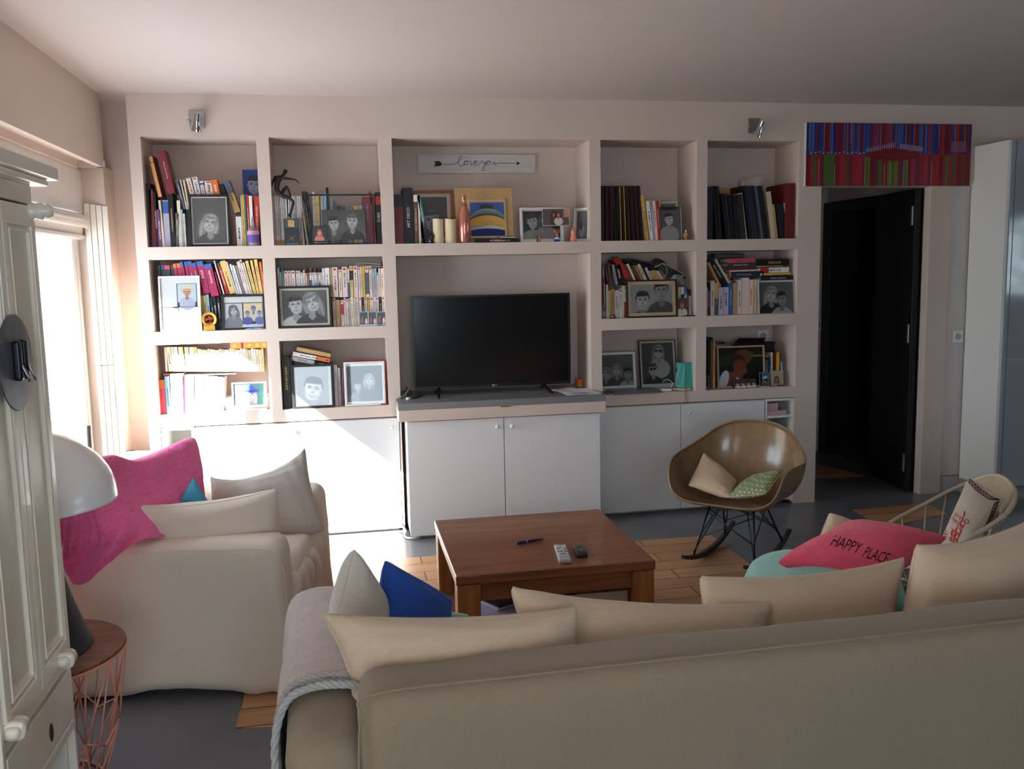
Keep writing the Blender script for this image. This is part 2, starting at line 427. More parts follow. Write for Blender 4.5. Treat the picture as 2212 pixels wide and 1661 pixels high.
def face(cx, cz, s, tilt=0., skin=(200, 190, 185), hair=(60, 52, 50), long=False, top=(90, 86, 88), hat=None, glasses=False, lip=None):
    """a smiling head and shoulders, s = face height in picture widths"""
    s = s*1.12; tn = lambda c, f: tuple(max(0, min(255, v*f)) for v in c)
    R = lambda x, z: (cx + (x*math.cos(tilt)-z*math.sin(tilt))*s, cz + (x*math.sin(tilt)+z*math.cos(tilt))*s)
    sh, dk = tn(skin, .80), tn(skin, .58); lip = lip or tn(skin, .62); hl = tn(hair, 1.25); L = []
    def E(x, z, rx, rz, col, soft=.25, a=0.): px_, pz_ = R(x, z); L.append(('e', px_, pz_, rx*s, rz*s, tilt+a, col, soft))
    if long:
        E(0, .02, .50, .60, hair, .12); E(-.36, -.45, .22, .58, hair, .25, .1); E(.36, -.45, .22, .58, hair, .25, -.1); E(-.40, -.5, .06, .5, hl, .8, .12); E(.42, -.45, .06, .5, hl, .8, -.12)
    else: E(0, .14, .45, .47, hair, .10)
    L.append(('e', cx, cz-1.42*s, .95*s, .80*s, 0, top, .06)); L.append(('e', cx, cz-.66*s, .17*s, .34*s, 0, sh, .15)); L.append(('e', cx, cz-.80*s, .22*s, .10*s, 0, sh, .3))
    if not long: E(-.39, -.02, .055, .11, sh, .2); E(.39, -.02, .055, .11, sh, .2)
    E(0, .06, .375, .40, skin, .07); E(0, -.18, .325, .34, skin, .07)
    E(.22, -.05, .15, .36, tn(skin, .93), .9); E(-.15, .25, .2, .14, tn(skin, 1.07), .9)
    for sx in (-1, 1): E(sx*.18, -.15, .09, .08, tn(skin, 1.06), .9); E(sx*.16, .08, .12, .07, sh, .9)
    if long: E(-.05, .40, .36, .17, hair, .2, .1); E(-.33, .16, .07, .30, hair, .3, .2); E(.33, .16, .08, .30, hair, .3, -.2); E(.05, .47, .22, .06, hl, .8)
    else: E(0, .42, .38, .17, hair, .15); E(-.20, .33, .17, .08, hair, .25, .4); E(.16, .36, .18, .07, hair, .25, -.3); E(.05, .5, .2, .06, hl, .8)
    if glasses: E(-.17, .05, .15, .12, (18, 18, 20), .08); E(.17, .05, .15, .12, (18, 18, 20), .08); E(0, .09, .1, .018, (18, 18, 20), .2)
    else:
        for sx in (-1, 1):
            E(sx*.155, .065, .072, .030, tn(skin, .55), .5); E(sx*.155, .06, .030, .030, tn(skin, .22), .3); E(sx*.16, .15, .095, .020, tn(skin, .62), .7)
    E(.02, -.04, .035, .12, tn(skin, .90), .8); E(0, -.14, .07, .025, dk, .8)
    E(0, -.285, .155, .060, lip, .3); E(0, -.272, .120, .028, tn(skin, 1.18), .3); E(0, -.385, .09, .02, sh, .9)
    if hat:
        E(0, .34, .78, .19, hat, .06); E(0, .52, .40, .30, tn(hat, 1.08), .08); E(0, .33, .42, .07, tn(hat, .7), .2)
    return L
# ---------------------------------------------------------------- the room
YB, ZC, XR = .331, 2.5486, 8.0       # niche back plane, ceiling, right wall
FY = -7.4                              # rear wall
# floor and its inlaid boards
M_FLOOR = mat('grey_resin_floor', (108, 109, 113), rough=.26, spec=.5, bump=(14, .02), var=(3, (100, 101, 106)))
struct(MB().box(-.6, XR+.1, FY-.1, 2.1, -.1, 0).build('floor', M_FLOOR))
def boards_material():
    m = mat('floor_boards', (190, 150, 108), rough=.36, spec=.45)
    n = m.node_tree.nodes; l = m.node_tree.links; b = n['Principled BSDF']
    tc = n.new('ShaderNodeTexCoord'); br = n.new('ShaderNodeTexBrick'); l.new(tc.outputs['Object'], br.inputs['Vector'])
    br.inputs['Scale'].default_value = 1.0; br.inputs['Brick Width'].default_value = 1.25; br.inputs['Row Height'].default_value = .135
    br.inputs['Mortar Size'].default_value = .0035; br.inputs['Mortar Smooth'].default_value = .1; br.offset = .37
    br.inputs['Color1'].default_value = (*lin((196, 152, 108)), 1); br.inputs['Color2'].default_value = (*lin((176, 130, 90)), 1); br.inputs['Mortar'].default_value = (*lin((84, 54, 36)), 1)
    mp = n.new('ShaderNodeMapping'); mp.inputs['Scale'].default_value = (1.2, 16, 1); l.new(tc.outputs['Object'], mp.inputs['Vector'])
    t = n.new('ShaderNodeTexNoise'); t.inputs['Scale'].default_value = 3; t.inputs['Detail'].default_value = 7; t.inputs['Distortion'].default_value = 1.2; l.new(mp.outputs[0], t.inputs['Vector'])
    mx = n.new('ShaderNodeMix'); mx.data_type = 'RGBA'; mx.blend_type = 'MULTIPLY'; mx.inputs[0].default_value = .6
    rp = n.new('ShaderNodeValToRGB'); rp.color_ramp.elements[0].position = .3; rp.color_ramp.elements[0].color = (.62, .52, .44, 1); rp.color_ramp.elements[1].position = .6
    l.new(t.outputs['Fac'], rp.inputs[0]); l.new(br.outputs['Color'], mx.inputs[6]); l.new(rp.outputs[0], mx.inputs[7]); l.new(mx.outputs[2], b.inputs['Base Color'])
    return m
M_BOARD = boards_material()
def inlay(name, P):
    c = V((*P[0], 0)); mb = MB(); mb.add([(x, y, .0025) for x, y in P] + [(x, y, -.01) for x, y in P],
        [tuple(range(len(P)))] + [(i, len(P)+i, len(P)+(i+1) % len(P), (i+1) % len(P)) for i in range(len(P))])
    return struct(mb.build(name, M_BOARD, origin=c))
inlay('floor_boards_inlay', [(.62, -2.27), (3.06, -2.6), (3.10, -.545), (.62, -.52)])
inlay('floor_boards_inlay', [(4.13, -.645), (4.68, -.48), (4.72, -.22), (4.182, -.251)])
inlay('floor_boards_inlay', [(4.12, .58), (4.78, .585), (4.66, 1.03), (4.12, 1.05)])

# shelving wall: masonry grid with niches
NX = [-.062, 0, .6107, .6798, 1.2919, 1.3634, 2.5366, 2.6056, 3.2183, 3.2866, 3.8979, 4.0516]
NZ = [.705, .7747, 1.1754, 1.2462, 1.6493, 1.7194, 2.3184, ZC]
mb = MB()
cols = [(NX[i], NX[i+1]) for i in range(11)]
for ci, (a, b) in enumerate(cols):
    for zi in range(7):
        z0, z1 = NZ[zi], NZ[zi+1]
        solid = (ci in (0, 10)) or ci % 2 == 0 or zi % 2 == 0
        if ci == 5 and zi in (0, 1, 2, 3): continue       # television niche is open down to the worktop
        if not solid: continue
        mb.box(a, b, 0, YB+.03, z0, z1)
mb.box(NX[0], NX[11], YB, YB+.03, 0, ZC)
mb.box(NX[0], NX[1], 0, YB+.03, 0, .705); mb.box(3.9033, NX[11], 0, YB+.03, 0, .705)
mb.box(1.352, 1.3634, .0, YB, 0, .705); mb.box(2.5366, 2.548, .0, YB, 0, .705)
struct(mb.build('wall_back_shelving', M_WALL))
# wall over the doorway, right pier, wall left of the shelving
mb = MB()
mb.box(NX[11], XR, 0, .07, 2.32, ZC); mb.box(NX[11], 5.13, 0, .07, 2.04, 2.32)
struct(mb.build('wall_back_upper', M_WALL)); mb = MB(); mb.box(5.13, XR, .005, .07, 0, 2.32)
struct(mb.build('wall_back_kitchen', M_WALL)); mb = MB(); mb.box(4.825, 4.972, 0, .07, 0, 2.04)
struct(mb.build('wall_back_right', M_WALL))
mb = MB(); mb.box(4.975, 5.125, .018, .07, .115, 2.30)
struct(mb.build('wall_back_panel', mat('grey_panel', (205, 199, 196), rough=.5)))
struct(MB().box(4.975, 5.125, .012, .07, 0, .11).build('baseboard_back', mat('grey_baseboard', (188, 184, 182), rough=.45)))
struct(MB().box(-.5, NX[0], YB, YB+.06, 0, ZC).build('wall_back_left', M_WALL))
# left wall with its window bay; boxed soffit above it
mb = MB()
mb.box(-.62, -.42, .1, YB+.06, 0, ZC); mb.box(-.62, -.42, -1.98, .1, 2.1, ZC)
mb.box(-.62, -.42, -2.36, -1.98, 0, ZC); mb.box(-.62, -.2, -4.3, -2.36, 0, ZC); mb.box(-.62, -.2, -5.9, -4.3, 0, .7); mb.box(-.62, -.2, -5.9, -4.3, 2.05, ZC); mb.box(-.62, -.2, FY, -5.9, 0, ZC)
struct(mb.build('wall_left', M_WALL))
mb = MB(); mb.box(-.42, -.207, -2.36, .05, 2.19, ZC); mb.box(-.24, -.207, -2.36, .05, 2.157, 2.19); mb.box(-.36, -.33, -2.36, .0, 2.15, 2.19)
mb.box(-.42, -.2, .02, .05, 2.157, 2.19)
struct(mb.build('trim_soffit_box', M_WALL))
# window reveal: jamb face with folded shutter panels
mb = MB(); mb.box(-.42, -.226, .1, .14, 0, 2.17); mb.box(-.24, -.226, .14, YB, 0, 2.17)
struct(mb.build('wall_window_jamb', M_WALL))
mb = MB()
for i in range(4):
    x0 = -.335 + i*.03; mb.box(x0, x0+.028, .072+i*.006, .1, .02, 1.0625); mb.box(x0, x0+.028, .072+i*.006, .1, 1.066, 1.965-.004*i)
mb.box(-.232, -.222, .075, .1, .82, .94)
struct(mb.build('trim_folded_shutter', mat('ivory_shutter', (231, 223, 209), rough=.5), bevel=.002))
M_FR = mat('window_frame_paint', (214, 210, 206), rough=.4)
mb = MB()
mb.box(-.44, -.38, .03, .1, 0, 2.1); mb.box(-.44, -.38, -1.98, -1.91, 0, 2.1); mb.box(-.44, -.38, -1.98, .1, 2.03, 2.1); mb.box(-.44, -.38, -1.98, .1, 0, .06)
struct(mb.build('window_1_frame', M_FR, bevel=.004))
def casement(name, y0, y1):
    mb = MB(); a, b = -.425, -.385
    mb.box(a, b, y0, y0+.055, .06, 2.03); mb.box(a, b, y1-.055, y1, .06, 2.03)
    mb.box(a, b, y0+.055, y1-.055, .745, .845); mb.box(a, b, y0+.055, y1-.055, .06, .14); mb.box(a, b, y0+.055, y1-.055, 1.96, 2.03)
    mb.box(b, b+.012, y0+.05, y1-.05, .84, .86)
    o = struct(mb.build(name, M_FR, bevel=.003))
    MB().box(-.408, -.402, y0+.05, y1-.05, .14, .745).box(-.408, -.402, y0+.05, y1-.05, .845, 1.96).sub('glass_pane', M_PANE, o)
    return o
w1 = casement('window_1_casement', -.941, .03); w3 = casement('window_1_casement', -1.91, -1.037)
MB().box(-.408, -.402, -1.037, -.941, .06, 2.03).sub('glass_strip', M_PANE, w1)
MB().tube([(-.375, -.03, .55), (-.37, -.03, .74)], .010, 8).sub('window_handle', mat('dark_metal', (40, 42, 46), rough=.4, metal=.6), w1)
# what lies outside the window: pale rendered wall, leaning shutter and a rail
struct(MB().box(-3.2, -3.0, -3.2, 4.0, -1, .75).build('outside_parapet', mat('pale_render', (222, 214, 200), rough=.9)))
mb = MB(); mb.box(-.62, -.60, -.36, -.30, 0, 2.1); mb.box(-.7, -.62, -.30, -.28, 0, 2.1)
struct(mb.build('outside_shutter_leaf', mat('aged_shutter', (206, 188, 160), rough=.7)))
# rear wall with unseen window added for fill light; right wall's small window
mb = MB()
mb.box(-.62, .3, FY-.12, FY, 0, ZC); mb.box(1.9, XR+.12, FY-.12, FY, 0, ZC); mb.box(.3, 1.9, FY-.12, FY, 0, .6); mb.box(.3, 1.9, FY-.12, FY, 2.1, ZC)
M_FAR = mat('darkened_wall', (120, 112, 106), rough=.8)  # unseen walls, darkened so the light falls off to the right
struct(mb.build('wall_rear', M_FAR))
mb = MB()
for x in (.3, 1.07, 1.84): mb.box(x, x+.06, FY-.08, FY-.02, .6, 2.1)
mb.box(.3, 1.9, FY-.08, FY-.02, .6, .66); mb.box(.3, 1.9, FY-.08, FY-.02, 2.04, 2.1)
o = struct(mb.build('added_window_4', mat('window_frame_paint', (214, 210, 206), rough=.4))); MB().box(.3, 1.9, FY-.055, FY-.05, .66, 2.04).sub('glass_pane', M_PANE, o)
mb = MB(); mb.box(XR, XR+.12, FY, -4.1, 0, ZC); mb.box(XR, XR+.12, -2.7, .3, 0, ZC); mb.box(XR, XR+.12, -4.1, -2.7, 0, 1.15); mb.box(XR, XR+.12, -4.1, -2.7, 2.05, ZC)
struct(mb.build('wall_right', M_FAR))
mb = MB()
for y in (-5.9, -5.13, -4.36): mb.box(-.50, -.44, y, y+.06, .7, 2.05)
mb.box(-.50, -.44, -5.9, -4.3, .7, .77); mb.box(-.50, -.44, -5.9, -4.3, 1.98, 2.05)
o = struct(mb.build('window_2', M_FR)); MB().box(-.475, -.47, -5.9, -4.3, .77, 1.98).sub('glass_pane', M_PANE, o)
SH = bpy.data.materials.new('diffuser_cloth'); SH.use_nodes = True; n_ = SH.node_tree.nodes; l_ = SH.node_tree.links; n_.remove(n_['Principled BSDF'])
tr = n_.new('ShaderNodeBsdfTranslucent'); tr.inputs[0].default_value = (.44, .43, .42, 1); df = n_.new('ShaderNodeBsdfDiffuse'); df.inputs[0].default_value = (.8, .78, .74, 1)
mx_ = n_.new('ShaderNodeMixShader'); mx_.inputs[0].default_value = .5; l_.new(tr.outputs[0], mx_.inputs[1]); l_.new(df.outputs[0], mx_.inputs[2]); l_.new(mx_.outputs[0], n_['Material Output'].inputs[0])
rows = [[(-.29+.004*math.sin(k*1.9), -5.93+1.66*k/14, z) for k in range(15)] for z in (2.08, 1.6, 1.1, .66)]  # unseen blind, added to turn the sun here into soft light
tag(sheet(rows, 60, 8, .0).build('diffuser_blind', SH, smooth=True, origin=(-.29, -5.1, 2.08)), 'unseen translucent blind added to diffuse the sun behind the cabinet', 'blind')
mb = MB()
for y in (-4.1, -3.43, -2.76): mb.box(XR+.02, XR+.08, y, y+.06, 1.15, 2.05)
mb.box(XR+.02, XR+.08, -4.1, -2.7, 1.15, 1.21); mb.box(XR+.02, XR+.08, -4.1, -2.7, 1.99, 2.05)
o = struct(mb.build('window_3', M_FR)); MB().box(XR+.045, XR+.05, -4.1, -2.7, 1.21, 1.99).sub('glass_pane', M_PANE, o)
struct(MB().box(-.62, XR+.12, FY-.12, 2.1, ZC, ZC+.15).build('ceiling', M_CEIL))
# corridor behind the doorway and the dark washroom beyond
mb = MB(); mb.box(4.0516, 4.12, YB+.03, 1.56, 0, ZC); mb.box(4.0516, 5.0, 1.5, 1.56, 0, ZC); mb.box(4.95, 5.02, .07, .70, 0, ZC); mb.box(4.95, 5.02, .70, 1.5, 2.05, ZC)
mb.box(4.0516, 5.0, .07, .09, 2.04, ZC)
struct(mb.build('wall_corridor', M_WALL))
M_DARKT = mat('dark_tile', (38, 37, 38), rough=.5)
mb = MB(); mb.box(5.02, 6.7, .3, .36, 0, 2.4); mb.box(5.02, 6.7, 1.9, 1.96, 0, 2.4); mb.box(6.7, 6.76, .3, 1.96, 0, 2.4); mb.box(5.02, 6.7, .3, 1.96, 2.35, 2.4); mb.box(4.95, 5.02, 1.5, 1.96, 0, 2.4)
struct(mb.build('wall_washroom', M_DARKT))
mb = MB(); mb.box(4.915, 5.02, 1.38, 1.495, 0, 2.045); mb.box(4.915, 5.02, .70, .775, 0, 2.045); mb.box(4.915, 5.02, .775, 1.38, 1.96, 2.045)
struct(mb.build('door_1_frame', M_BLKW, bevel=.004))
struct(MB().box(4.95, 5.0, .78, 1.38, 0, .012).build('trim_threshold', M_STEEL))
# open door leaf
a = V((4.815, .085, 0)); b = V((4.885, .62, 0)); d = (b-a); L = d.length; ang = math.atan2(d.y, d.x)
MX = Matrix.Translation(a) @ Matrix.Rotation(ang, 4, 'Z')
o = struct(MB().obox(MX, L, .04, 2.035, (0, .0, 0)).build('door_1', M_BLKW, bevel=.003, origin=a))
for z in (.2, 1.08, 1.86): MB().obox(MX @ Matrix.Translation((.035, .044, z)), .03, .006, .13).tube([MX @ V((.012, .05, z-.06)), MX @ V((.012, .05, z+.06))], .007, 8).sub('door_hinge', M_STEEL, o)
mb = MB(); mb.box(-.62, -.2, FY, -2.2, 0, .001)
# kitchen tall units
M_GGREY = mat('gloss_grey_front', (150, 156, 164), rough=.08, spec=.6)
t = thing('tall_cabinet', 'tall glossy grey kitchen cabinet beyond the doorway, white side panel', 'cabinet', (5.14, -.33, 0))
MB().box(5.115, 5.137, -.325, .0, .1, 2.29).build('side_panel', M_WHITE, t)
MB().box(5.14, 6.6, -.31, -.002, .1, 2.29).build('carcass', M_WHITE, t)
MB().box(5.168, 5.86, -.332, -.312, .935, 2.285).build('upper_door', M_GGREY, t, bevel=.001)
MB().box(5.168, 5.86, -.332, -.312, .105, .929).build('lower_door', M_GGREY, t, bevel=.001)
MB().box(5.866, 6.6, -.332, -.312, .935, 2.285).build('upper_door', M_GGREY, t, bevel=.001)
MB().box(5.866, 6.6, -.332, -.312, .105, .929).build('lower_door', M_GGREY, t, bevel=.001)
MB().box(5.14, 5.162, -.332, -.31, .1, 2.29).build('filler_strip', M_GGREY, t)
MB().box(5.115, 6.6, -.27, -.01, 0, .1).build('plinth', mat('plinth_grey', (150, 148, 147), rough=.4), t)
# foliage outside the right window, seen in the gloss of the cabinet
rnd = random.Random(3); mb = MB()
for i in range(1500):
    c = V((10.2+rnd.uniform(-.5, .5), -4.6+rnd.uniform(-1.9, 1.9), 1.9+rnd.uniform(-1.4, 1.5))); s_ = rnd.uniform(.04, .11)
    if nz(c, 1.6, 3) < -.12: continue
    u = V((rnd.uniform(-1,1), rnd.uniform(-1,1), rnd.uniform(-1,1))).normalized()*s_; w = u.orthogonal().normalized()*s_*.6
    mb.add([c-u, c+w, c+u, c-w], [(0, 1, 2, 3)])
mb.tube([(10.2, -4.6, -.5), (10.2, -4.5, 1.0), (10.1, -4.7, 2.6)], .05, 7)
tag(mb.build('garden_tree', mat('leaf_green', (84, 110, 52), rough=.6), origin=(10.2, -4.6, -.5)), 'leafy green tree outside the right hand window', 'tree')

# wall spotlights
def spot(x, z, label, tw):
    t = thing('wall_spotlight', label, 'spotlight', (x, 0, z), 0, 'halogen spotlights over the shelving')
    MB().box(x-.04, x+.04, -.012, 0, z-.045, z+.045).build('wall_plate', M_STEEL, t, bevel=.002)
    MB().tube([(x+tw*.02, -.012, z+.01), (x+tw*.02, -.05, z+.0)], .007, 8).tube([(x-.045, -.03, z-.01), (x-.03, -.03, z-.01)], .006, 8).build('arm', M_STEEL, t, smooth=True)
    m = Matrix.Translation((x+tw*.012, -.055, z-.02)) @ Matrix.Rotation(.25*tw, 4, 'Y') @ Matrix.Rotation(.35, 4, 'X')
    MB().lathe([(.0, .045), (.016, .045), (.018, .03), (.019, -.01), (.03, -.035), (.033, -.05), (.030, -.05), (.027, -.036), (.0, -.02)], n=24, m=m).build('lamp_head', M_CHROME, t, autosm=True)
    MB().lathe([(.0, -.046), (.028, -.046)], n=20, m=m).build('reflector_glass', M_GLASS, t)
spot(.302, 2.412, 'small square steel spotlight above the top far left niche', .6)
spot(3.588, 2.408, 'small square steel spotlight above the top far right niche', 1.)
# roman blind
t = thing('roman_blind', 'raised off-white roman blind in the window under the soffit', 'blind', (-.34, -1.0, 2.15))
bl = fabric('blind_cloth', (236, 229, 222), weave=700, wr=.15)
rows = [[(-.342+.004*math.sin(k*2.3), -2.15+2.30*k/12, z) for k in range(13)] for z in (2.16, 2.05, 1.95, 1.905)]
sheet(rows, 60, 10, .003).build('upper_cloth', bl, t, smooth=True)
rows = [[(x, -2.15+2.31*k/8, z) for k in range(9)] for x, z in ((-.335, 1.905), (-.318, 1.895), (-.312, 1.86), (-.322, 1.83), (-.345, 1.84))]
sheet(rows, 30, 16, .003).build('folded_roll', bl, t, smooth=True)
rows = [[(x, -2.15+2.28*k/8, z) for k in range(9)] for x, z in ((-.345, 1.86), (-.35, 1.80), (-.352, 1.775))]
sheet(rows, 30, 6, .003).build('hanging_flap', bl, t, smooth=True)
mb = MB()
for k in range(4): mb.box(-.362+.006*k, -.358+.006*k, -2.14, .115-.012*k, 1.766+.003*k, 1.79)
mb.build('hem_folds', bl, t)
MB().tube([(-.325, -2.16, 1.87), (-.325, .19, 1.87)], .016, 12).build('roller_bar', M_WHITE, t, smooth=True)
MB().lathe([(0, 0), (.03, 0), (.032, .01), (.0, .012)], n=20, m=Matrix.Translation((-.325, .185, 1.87)) @ Matrix.Rotation(PI/2, 4, 'X')).build('bar_end_cap', M_WHITE, t)
# ---------------------------------------------------------------- built-in cabinets, worktop, television
def knob(x, y, z, part, m=None):
    MB().lathe([(0, 0), (.006, 0), (.006, .012), (.012, .016), (.0135, .022), (.011, .028), (0, .031)], n=16,
        m=Matrix.Translation((x, y, z)) @ Matrix.Rotation(PI/2, 4, 'X')).sub('door_knob', m or M_WHITE, part, smooth=True)
def low_cabinet(label, x0, x1, yf, doors, knobs, z1=.700, side_open=None):
    t = thing('low_cabinet', label, 'cabinet', ((x0+x1)/2, yf+.1, 0))
    mb = MB(); mb.box(x0+.004, x1-.004, yf+.021, YB-.012, .03, z1-.004)
    mb.box(x0+.02, x1-.02, yf+.05, yf+.07, 0, .03)
    mb.build('carcass', M_WHITE, t)
    for (a, b), k in zip(doors, knobs):
        d = MB().box(a, b, yf, yf+.019, .022, z1-.006).build('door', M_CAB, t, bevel=.0015)
        if k: knob(k[0], yf, k[1], d)
    return t
low_cabinet('white built-in cabinet under the left niches, partly in bright sun', .185, 1.350, .001, [(.187, .770), (.774, 1.348)], [(.735, .652), (1.305, .640)])
low_cabinet('white double-door cabinet under the television, standing proud of the wall', 1.380, 2.534, -.2, [(1.382, 1.946), (1.951, 2.532)], [(1.905, .650), (1.992, .650)], .704)
low_cabinet('white built-in cabinet under the right niches, behind the shell chair', 2.550, 3.690, .001, [(2.552, 3.119), (3.123, 3.688)], [None, (3.170, .640)])
def open_unit(label, x0, x1, zs, name='open_shelf_unit'):
    t = thing(name, label, 'shelves', ((x0+x1)/2, .1, 0))
    mb = MB(); mb.box(x0, x0+.015, .004, YB-.01, .02, .700); mb.box(x1-.015, x1, .004, YB-.01, .02, .700); mb.box(x0+.015, x1-.015, YB-.02, YB-.01, .02, .700); mb.box(x0+.015, x1-.015, .004, YB-.02, .685, .700)
    mb.build('side_panels', M_WHITE, t)
    for z in zs: MB().box(x0+.015, x1-.015, .004, YB-.02, z, z+.016).build('shelf_board', M_WHITE, t)
open_unit('narrow white open shelf unit at the left end under the niches', .003, .182, (.03, .30, .505))
open_unit('narrow white open shelf unit right of the low cabinets, beside the doorway', 3.694, 3.900, (.03, .165, .305, .445, .575))
t = thing('worktop', 'thick worktop under the television, grey top with chipped white front edge', 'worktop', (1.945, .04, .705))
MB().box(1.335, 2.557, -.24, -.222, .708, .7735).box(1.335, 1.352, -.222, -.003, .708, .7735).box(2.549, 2.557, -.222, -.003, .708, .7735).box(1.365, 2.535, -.222, YB-.004, .708, .7735).build('white_edge', M_WALL, t, bevel=.002)
MB().box(1.333, 2.559, -.242, -.003, .7735, .812).box(1.366, 2.534, -.003, YB-.004, .7735, .812).build('grey_top', mat('grey_worktop', (128, 127, 128), rough=.35, var=(3, (120, 119, 121))), t, bevel=.0015)
MB().box(1.925, 1.985, -.2432, -.2405, .767, .7745).build('chipped_edge', mat('raw_chipboard', (150, 98, 60), rough=.9, bump=(200, .5)), t)

M_SCREEN = mat('tv_screen', (16, 16, 17), rough=.16, spec=.55)
M_TVB = mat('tv_plastic', (15, 15, 16), rough=.3)
tx0, tx1, tz0, tz1, ty = 1.4532, 2.4202, .8500, 1.4106, .06
t = thing('television', 'large flat black television with two feet on the grey worktop', 'television', (1.937, .07, .812))
MB().box(tx0, tx1, ty, ty+.03, tz0, tz1).box(tx0+.15, tx1-.15, ty+.03, ty+.065, tz0+.03, tz0+.36).build('casing', M_TVB, t, bevel=.003)
M0 = Matrix.Translation(((tx0+tx1)/2, ty-.003, tz0))
MB().frame(M0, tx1-tx0, tz1-tz0, .008, .011, bot=.02).build('bezel', M_TVB, t, bevel=.0015)
MB().box(tx0+.011, tx1-.011, ty-.002, ty, tz0+.02, tz1-.011).build('screen', M_SCREEN, t)
for xc in (1.60, 2.245):
    sg = -1 if xc < 2 else 1
    mb = MB()
    for y0, xo, y1 in ((ty+.014, .0, -.105), (ty+.014, .0, .15)):
        a = V((xc, y0, tz0+.008)); b = V((xc+sg*.02+(.0 if y1 < 0 else -.01*sg), y1, .819)); mb.tube([a, lerp(a, b, .3)+V((0, 0, -.006)), b], [.012, .011, .0075], 8)
    mb.build('foot', M_TVB, t, bevel=.001)
def text(name, s, size, m, loc, rot, parent, ext=.0004, align='CENTER', sx=1.):
    cu = bpy.data.curves.new('tmp', 'FONT'); cu.body = s; cu.size = size; cu.extrude = ext; cu.align_x = align; cu.align_y = 'CENTER'; cu.resolution_u = 2
    ob = bpy.data.objects.new('tmp', cu); COL.objects.link(ob); bpy.context.view_layer.update()
    me = bpy.data.meshes.new_from_object(ob.evaluated_get(bpy.context.evaluated_depsgraph_get())); bpy.data.objects.remove(ob); me.name = name; me.materials.clear(); me.materials.append(m)
    o = bpy.data.objects.new(name, me); COL.objects.link(o)
    W = Matrix.Translation(V(loc)) @ rot.to_4x4() @ Matrix.Diagonal((sx, 1, 1, 1)); o.parent = parent; o.matrix_local = MW[parent.name].inverted() @ W; return o
R_FRONT = Matrix.Rotation(PI/2, 3, 'X')              # text upright facing -y
text('maker_mark', 'LG', .014, mat('logo_grey', (190, 190, 190), rough=.4), (1.947, ty-.0085, tz0+.0105), R_FRONT, t)
MB().lathe([(.0045, 0), (.0062, 0), (.0062, .0008), (.0045, .0008)], n=18, m=Matrix.Translation((1.931, ty-.0075, tz0+.0105)) @ Matrix.Rotation(PI/2, 4, 'X')).build('maker_emblem', MATS['logo_grey'], t)
MB().box(1.936, 1.940, ty-.008, ty-.0065, tz0+.002, tz0+.004).build('standby_light', mat('red_led', (200, 40, 20), rough=.4), t)

# cables
M_WIRE = mat('grey_cable', (170, 168, 172), rough=.5); M_WIREW = mat('white_cable', (224, 222, 218), rough=.5); M_WIREB = mat('black_cable', (22, 22, 24), rough=.5)
P = [(1.47, .12, .93), (1.42, .05, .865), (1.385, -.02, .83), (1.345, -.04, .822), (1.318, -.03, .79), (1.31, -.012, .74), (1.315, -.008, .707)]
tag(MB().tube(smooth_path(P, 30), .0035, 7).build('antenna_cable', M_WIRE, smooth=True, origin=P[3]), 'pale grey cable dropping off the left end of the worktop', 'cable')
P = [(1.33, .022, .06), (1.345, -.03, .04), (1.362, -.06, .02), (1.350, -.115, .009), (1.365, -.17, .007), (1.40, -.185, .008), (1.44, -.17, .008), (1.46, -.12, .012)]
tag(MB().tube(smooth_path(P, 40), .006, 8).build('floor_cable', M_WIREW, smooth=True, origin=P[4]), 'white cable curling on the floor at the central cabinet corner', 'cable')
P = [(1.40, .26, .818), (1.42, .2, .84), (1.405, .15, .86), (1.44, .12, .83), (1.41, .1, .818), (1.45, .05, .817)]
tag(MB().tube(smooth_path(P, 40), .002, 6).build('thin_cable', M_WIREB, smooth=True, origin=P[5]), 'thin black cable tangled behind the television on the left', 'cable')
t = thing('cable_box', 'slim dark box lying on the worktop left of the television', 'box', (1.42, .0, .812))
m = Matrix.Translation((1.445, .0, .812)) @ Matrix.Rotation(1.0, 4, 'Z')
MB().obox(m, .12, .045, .012, (.5, .5, 0)).build('case', mat('dark_grey_plastic', (62, 62, 66), rough=.4), t, bevel=.002)
MB().obox(m @ Matrix.Translation((-.075, -.0, 0)), .03, .018, .012, (.5, .5, 0)).build('white_plug', M_WHITE, t, bevel=.002)
# papers and a little tub at the right end of the worktop
def sheet_of_paper(c, w, h, ang, z, name, label, marks=0, m=None):
    mb = MB(); R = Matrix.Translation((c[0], c[1], z)) @ Matrix.Rotation(ang, 4, 'Z')
    mb.grid(lambda u, v: R @ V(((u-.5)*w, (v-.5)*h, .0016+.0015*math.sin(u*5+v*3))), 8, 8)
    k = len(mb.v); mb.grid(lambda u, v: R @ V(((u-.5)*w, (v-.5)*h, .0004)), 1, 1, flip=True)
    o = mb.build(name, m or mat('paper_white', (236, 235, 238), rough=.7), origin=(c[0], c[1], z)); tag(o, label, 'paper')
    if marks:
        mm = MB(); r = random.Random(marks)
        for i in range(marks):
            v = -.42+.84*i/marks; mm.obox(R @ Matrix.Translation((r.uniform(-.05, .05)*w, v*h, .0036)), w*r.uniform(.4, .8), h*.008, .0003)
        mm.sub('printed_lines', mat('print_grey', (150, 150, 165), rough=.8), o)
    return o
sheet_of_paper((2.43, -.075), .215, .27, .06, .812, 'paper_sheet', 'white printed sheet lying on the worktop right of the television', 9)
sheet_of_paper((2.385, -.03), .17, .24, .28, .8155, 'paper_sheet', 'second printed sheet under the first at the right worktop end', 6)
t = thing('supplement_tub', 'small round tub with orange and green label behind the papers', 'tub', (2.507, .17, .812))
